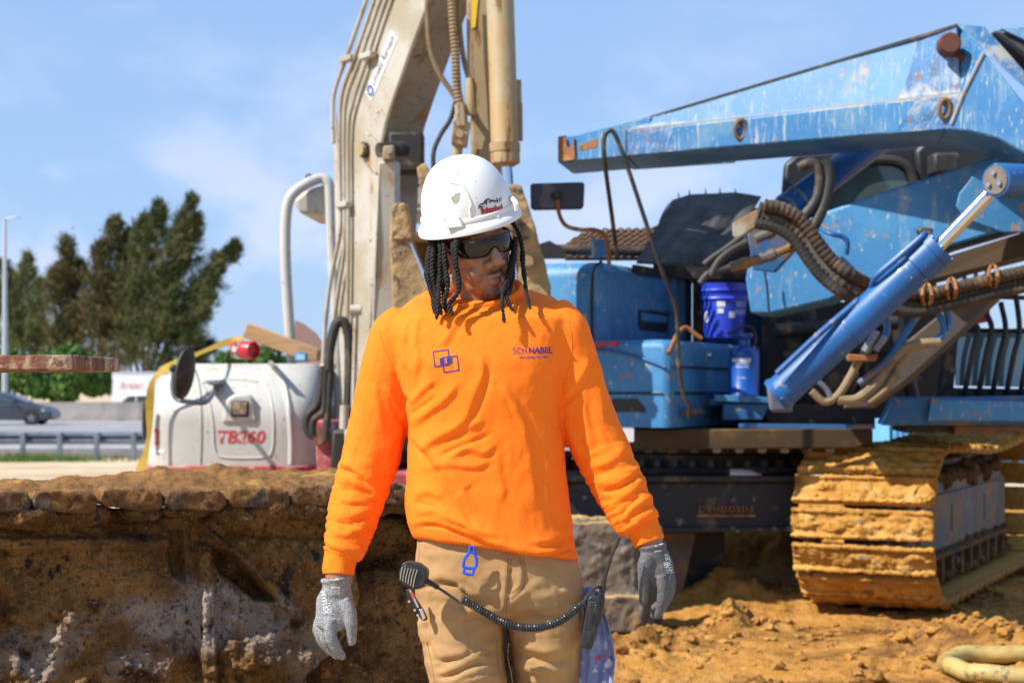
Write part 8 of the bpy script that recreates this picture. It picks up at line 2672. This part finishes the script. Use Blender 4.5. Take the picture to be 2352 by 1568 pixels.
# the coil
cpth = [(770, 690), (850, 740), (1000, 830), (1150, 910), (1300, 960), (1450, 975), (1600, 955), (1730, 905), (1850, 820), (1960, 730)]
cz = [-0.158, -0.156, -0.152, -0.150, -0.150, -0.150, -0.150, -0.150, -0.146, -0.138]
pts, _ = catmull([c5p(a, b, z) for (a, b), z in zip(cpth, cz)], [1] * len(cpth), 30)
Ls = [0]
for i in range(1, len(pts)):
    Ls.append(Ls[-1] + (pts[i] - pts[i - 1]).length)
turns, per = 50, 14
helix = []
for k in range(turns * per + 1):
    s = Ls[-1] * k / (turns * per)
    i = min(max(int(np.searchsorted(Ls, s)) - 1, 0), len(pts) - 2)
    c = pts[i].lerp(pts[i + 1], min(1, max(0, (s - Ls[i]) / max(1e-9, Ls[i + 1] - Ls[i]))))
    t = (pts[i + 1] - pts[i]).normalized()
    e1 = t.cross(Vector((0, 1, 0))).normalized()
    e2 = t.cross(e1)
    a = 2 * math.pi * k / per
    helix.append(c + (e1 * math.cos(a) + e2 * math.sin(a)) * 0.0068)
mk('coiled_cord', G().tube(helix, 0.0029, 6), M_cord, mic)
mk('cord', G().tube([c5p(1950, 735, -0.138), c5p(1990, 670, -0.135), c5p(2050, 600, -0.125), c5p(2095, 572, -0.11), c5p(2118, 578, -0.10), c5p(2120, 620, -0.10)], 0.0036, 8, smooth=6), M_cord, mic)

# blue glove clip under the hem
M_clip = mat('bright_blue_plastic', (0.012, 0.075, 0.62), 0.35)
clip = thing('glove_clip', c5p(830, 450, -0.16), 'bright blue plastic clip hanging below the shirt hem', 'clip')
cd_ = -0.158
g = G().tube([c5p(a, b, cd_) for a, b in ((845, 175), (835, 235), (790, 300), (778, 370), (800, 385), (850, 392), (890, 385), (905, 360), (905, 300), (885, 235), (882, 175))], 0.0034, 8, smooth=5)
mk('loop', g, M_clip, clip)
mk('foot', G().tube([c5p(a, b, cd_) for a, b in ((790, 380), (778, 435), (820, 448), (865, 455), (885, 400), (850, 392))], 0.0038, 8, closed=True), M_clip, clip)
mk('tongue', G().prism([c5p(a, b, cd_ - 0.002) for a, b in ((842, 170), (888, 170), (886, 240), (840, 240))], (0, 0.004, 0)), M_clip, clip, bevel=0.001, fixn=True)
mk('tongue_slot', G().prism([c5p(a, b, cd_ - 0.0026) for a, b in ((856, 180), (872, 180), (870, 218), (854, 218))], (0, 0.002, 0)), M_black, clip, fixn=True)

# folding knife clipped to the pocket
kn = thing('folding_knife', c5p(330, 900, -0.10), 'silver and black folding knife clipped to the pocket below the microphone', 'knife')
kd = -0.125
mk('handle', G().prism([c5p(a, b, kd) for a, b in ((212, 598), (262, 598), (300, 690), (372, 800), (410, 880), (405, 905), (370, 905), (300, 800), (240, 700))], (0.004, 0.014, 0)), M_radio, kn, bevel=0.002, fixn=True)
mk('scale', G().prism([c5p(a, b, kd - 0.003) for a, b in ((340, 790), (372, 780), (410, 875), (380, 900))], (0, 0.006, 0)), M_chrome, kn, bevel=0.001, fixn=True)
mk('pocket_clip', G().prism([c5p(a, b, kd - 0.004) for a, b in ((240, 600), (262, 600), (345, 770), (325, 780))], (0, 0.004, 0)), M_chrome, kn, bevel=0.0008, fixn=True)
mk('red_inlay', G().prism([c5p(a, b, kd - 0.0055) for a, b in ((256, 630), (285, 628), (310, 680), (290, 690))], (0, 0.003, 0)), M_gred, kn, fixn=True)
for q in ((245, 715), (300, 800), (330, 850)):
    mk('rivet', G().lathe([(0.0005, 0), (0.003, 0), (0.003, 0.003), (0.0005, 0.003)], c5p(q[0], q[1], kd - 0.003), (0, 1, 0), 10), M_chrome, kn)

# patterned cloth hanging behind the radio
M_cloth = mat('printed_blue_cloth', (0.15, 0.19, 0.36), 0.85, layers=[((0.28, 0.33, 0.50), 14, 0.46, 0.66), ((0.50, 0.50, 0.58), 30, 0.58, 0.63), ((0.42, 0.06, 0.09), 36, 0.60, 0.63), ((0.06, 0.08, 0.20), 24, 0.62, 0.68)], spec=0.2)


def cloth(u, w):
    zy = 570 + w * 1250
    l_ = np.interp(zy, [570, 640, 800, 1100, 1300, 1517, 1820], [1955, 1950, 1960, 1925, 1918, 1905, 1900])
    r_ = np.interp(zy, [570, 640, 800, 900, 1100, 1300, 1517, 1820], [2030, 2090, 2150, 2195, 2245, 2268, 2238, 2180])
    zx = l_ + (r_ - l_) * u
    dy = -0.055 + 0.009 * np.sin(u * 9 + w * 2.2) * (0.4 + w) + 0.003 * np.sin(u * 29 + w * 3) + 0.01 * w
    d = MD + dy
    x, y = 882.0 + zx * 0.2344, 1212.8 + zy * 0.2344
    return np.stack([(x - CX) / FPX * d, d, CAM_H + (HY - y) / FPX * d], 1)


o = mk('hanging_cloth', grid(60, 60, cloth), M_cloth, angle=0)
o.data.shade_smooth()
o.modifiers.new('solid', 'SOLIDIFY').thickness = 0.0015
tag(o, 'blue printed cloth hanging from the back pocket behind the radio', 'cloth')
cv_, cf_ = grid(60, 60, cloth)
CLO = bvh_of(cv_, cf_)
M_cprint = mat('pale_cloth_print', (0.45, 0.50, 0.62), 0.85)


def on_cloth(zx, zy):
    q = c5p(zx, zy, -0.3)
    hh = CLO.ray_cast(q, Vector((0, 1, 0)), 1)
    return (hh[0] if hh[0] else c5p(zx, zy, -0.06)) - Vector((0, 0.0015, 0))


for cx_, cy_, rr_ in ((2235, 1320, 46), (2170, 1030, 34)):
    g = G()
    for k in range(6):
        a = math.pi * k / 3 + 0.3
        p0, p1 = on_cloth(cx_, cy_), on_cloth(cx_ + rr_ * 0.6 * math.cos(a), cy_ + rr_ * math.sin(a))
        g.tube([p0, p0.lerp(p1, 0.5), p1], 0.0008, 5)
        for sg in (-0.5, 0.5):
            b0 = on_cloth(cx_ + rr_ * 0.36 * math.cos(a), cy_ + rr_ * 0.6 * math.sin(a))
            g.tube([b0, on_cloth(cx_ + rr_ * 0.5 * math.cos(a + sg), cy_ + rr_ * 0.85 * math.sin(a + sg))], 0.0007, 5)
    q_o = mk('snowflake_print', g, M_cprint, o)
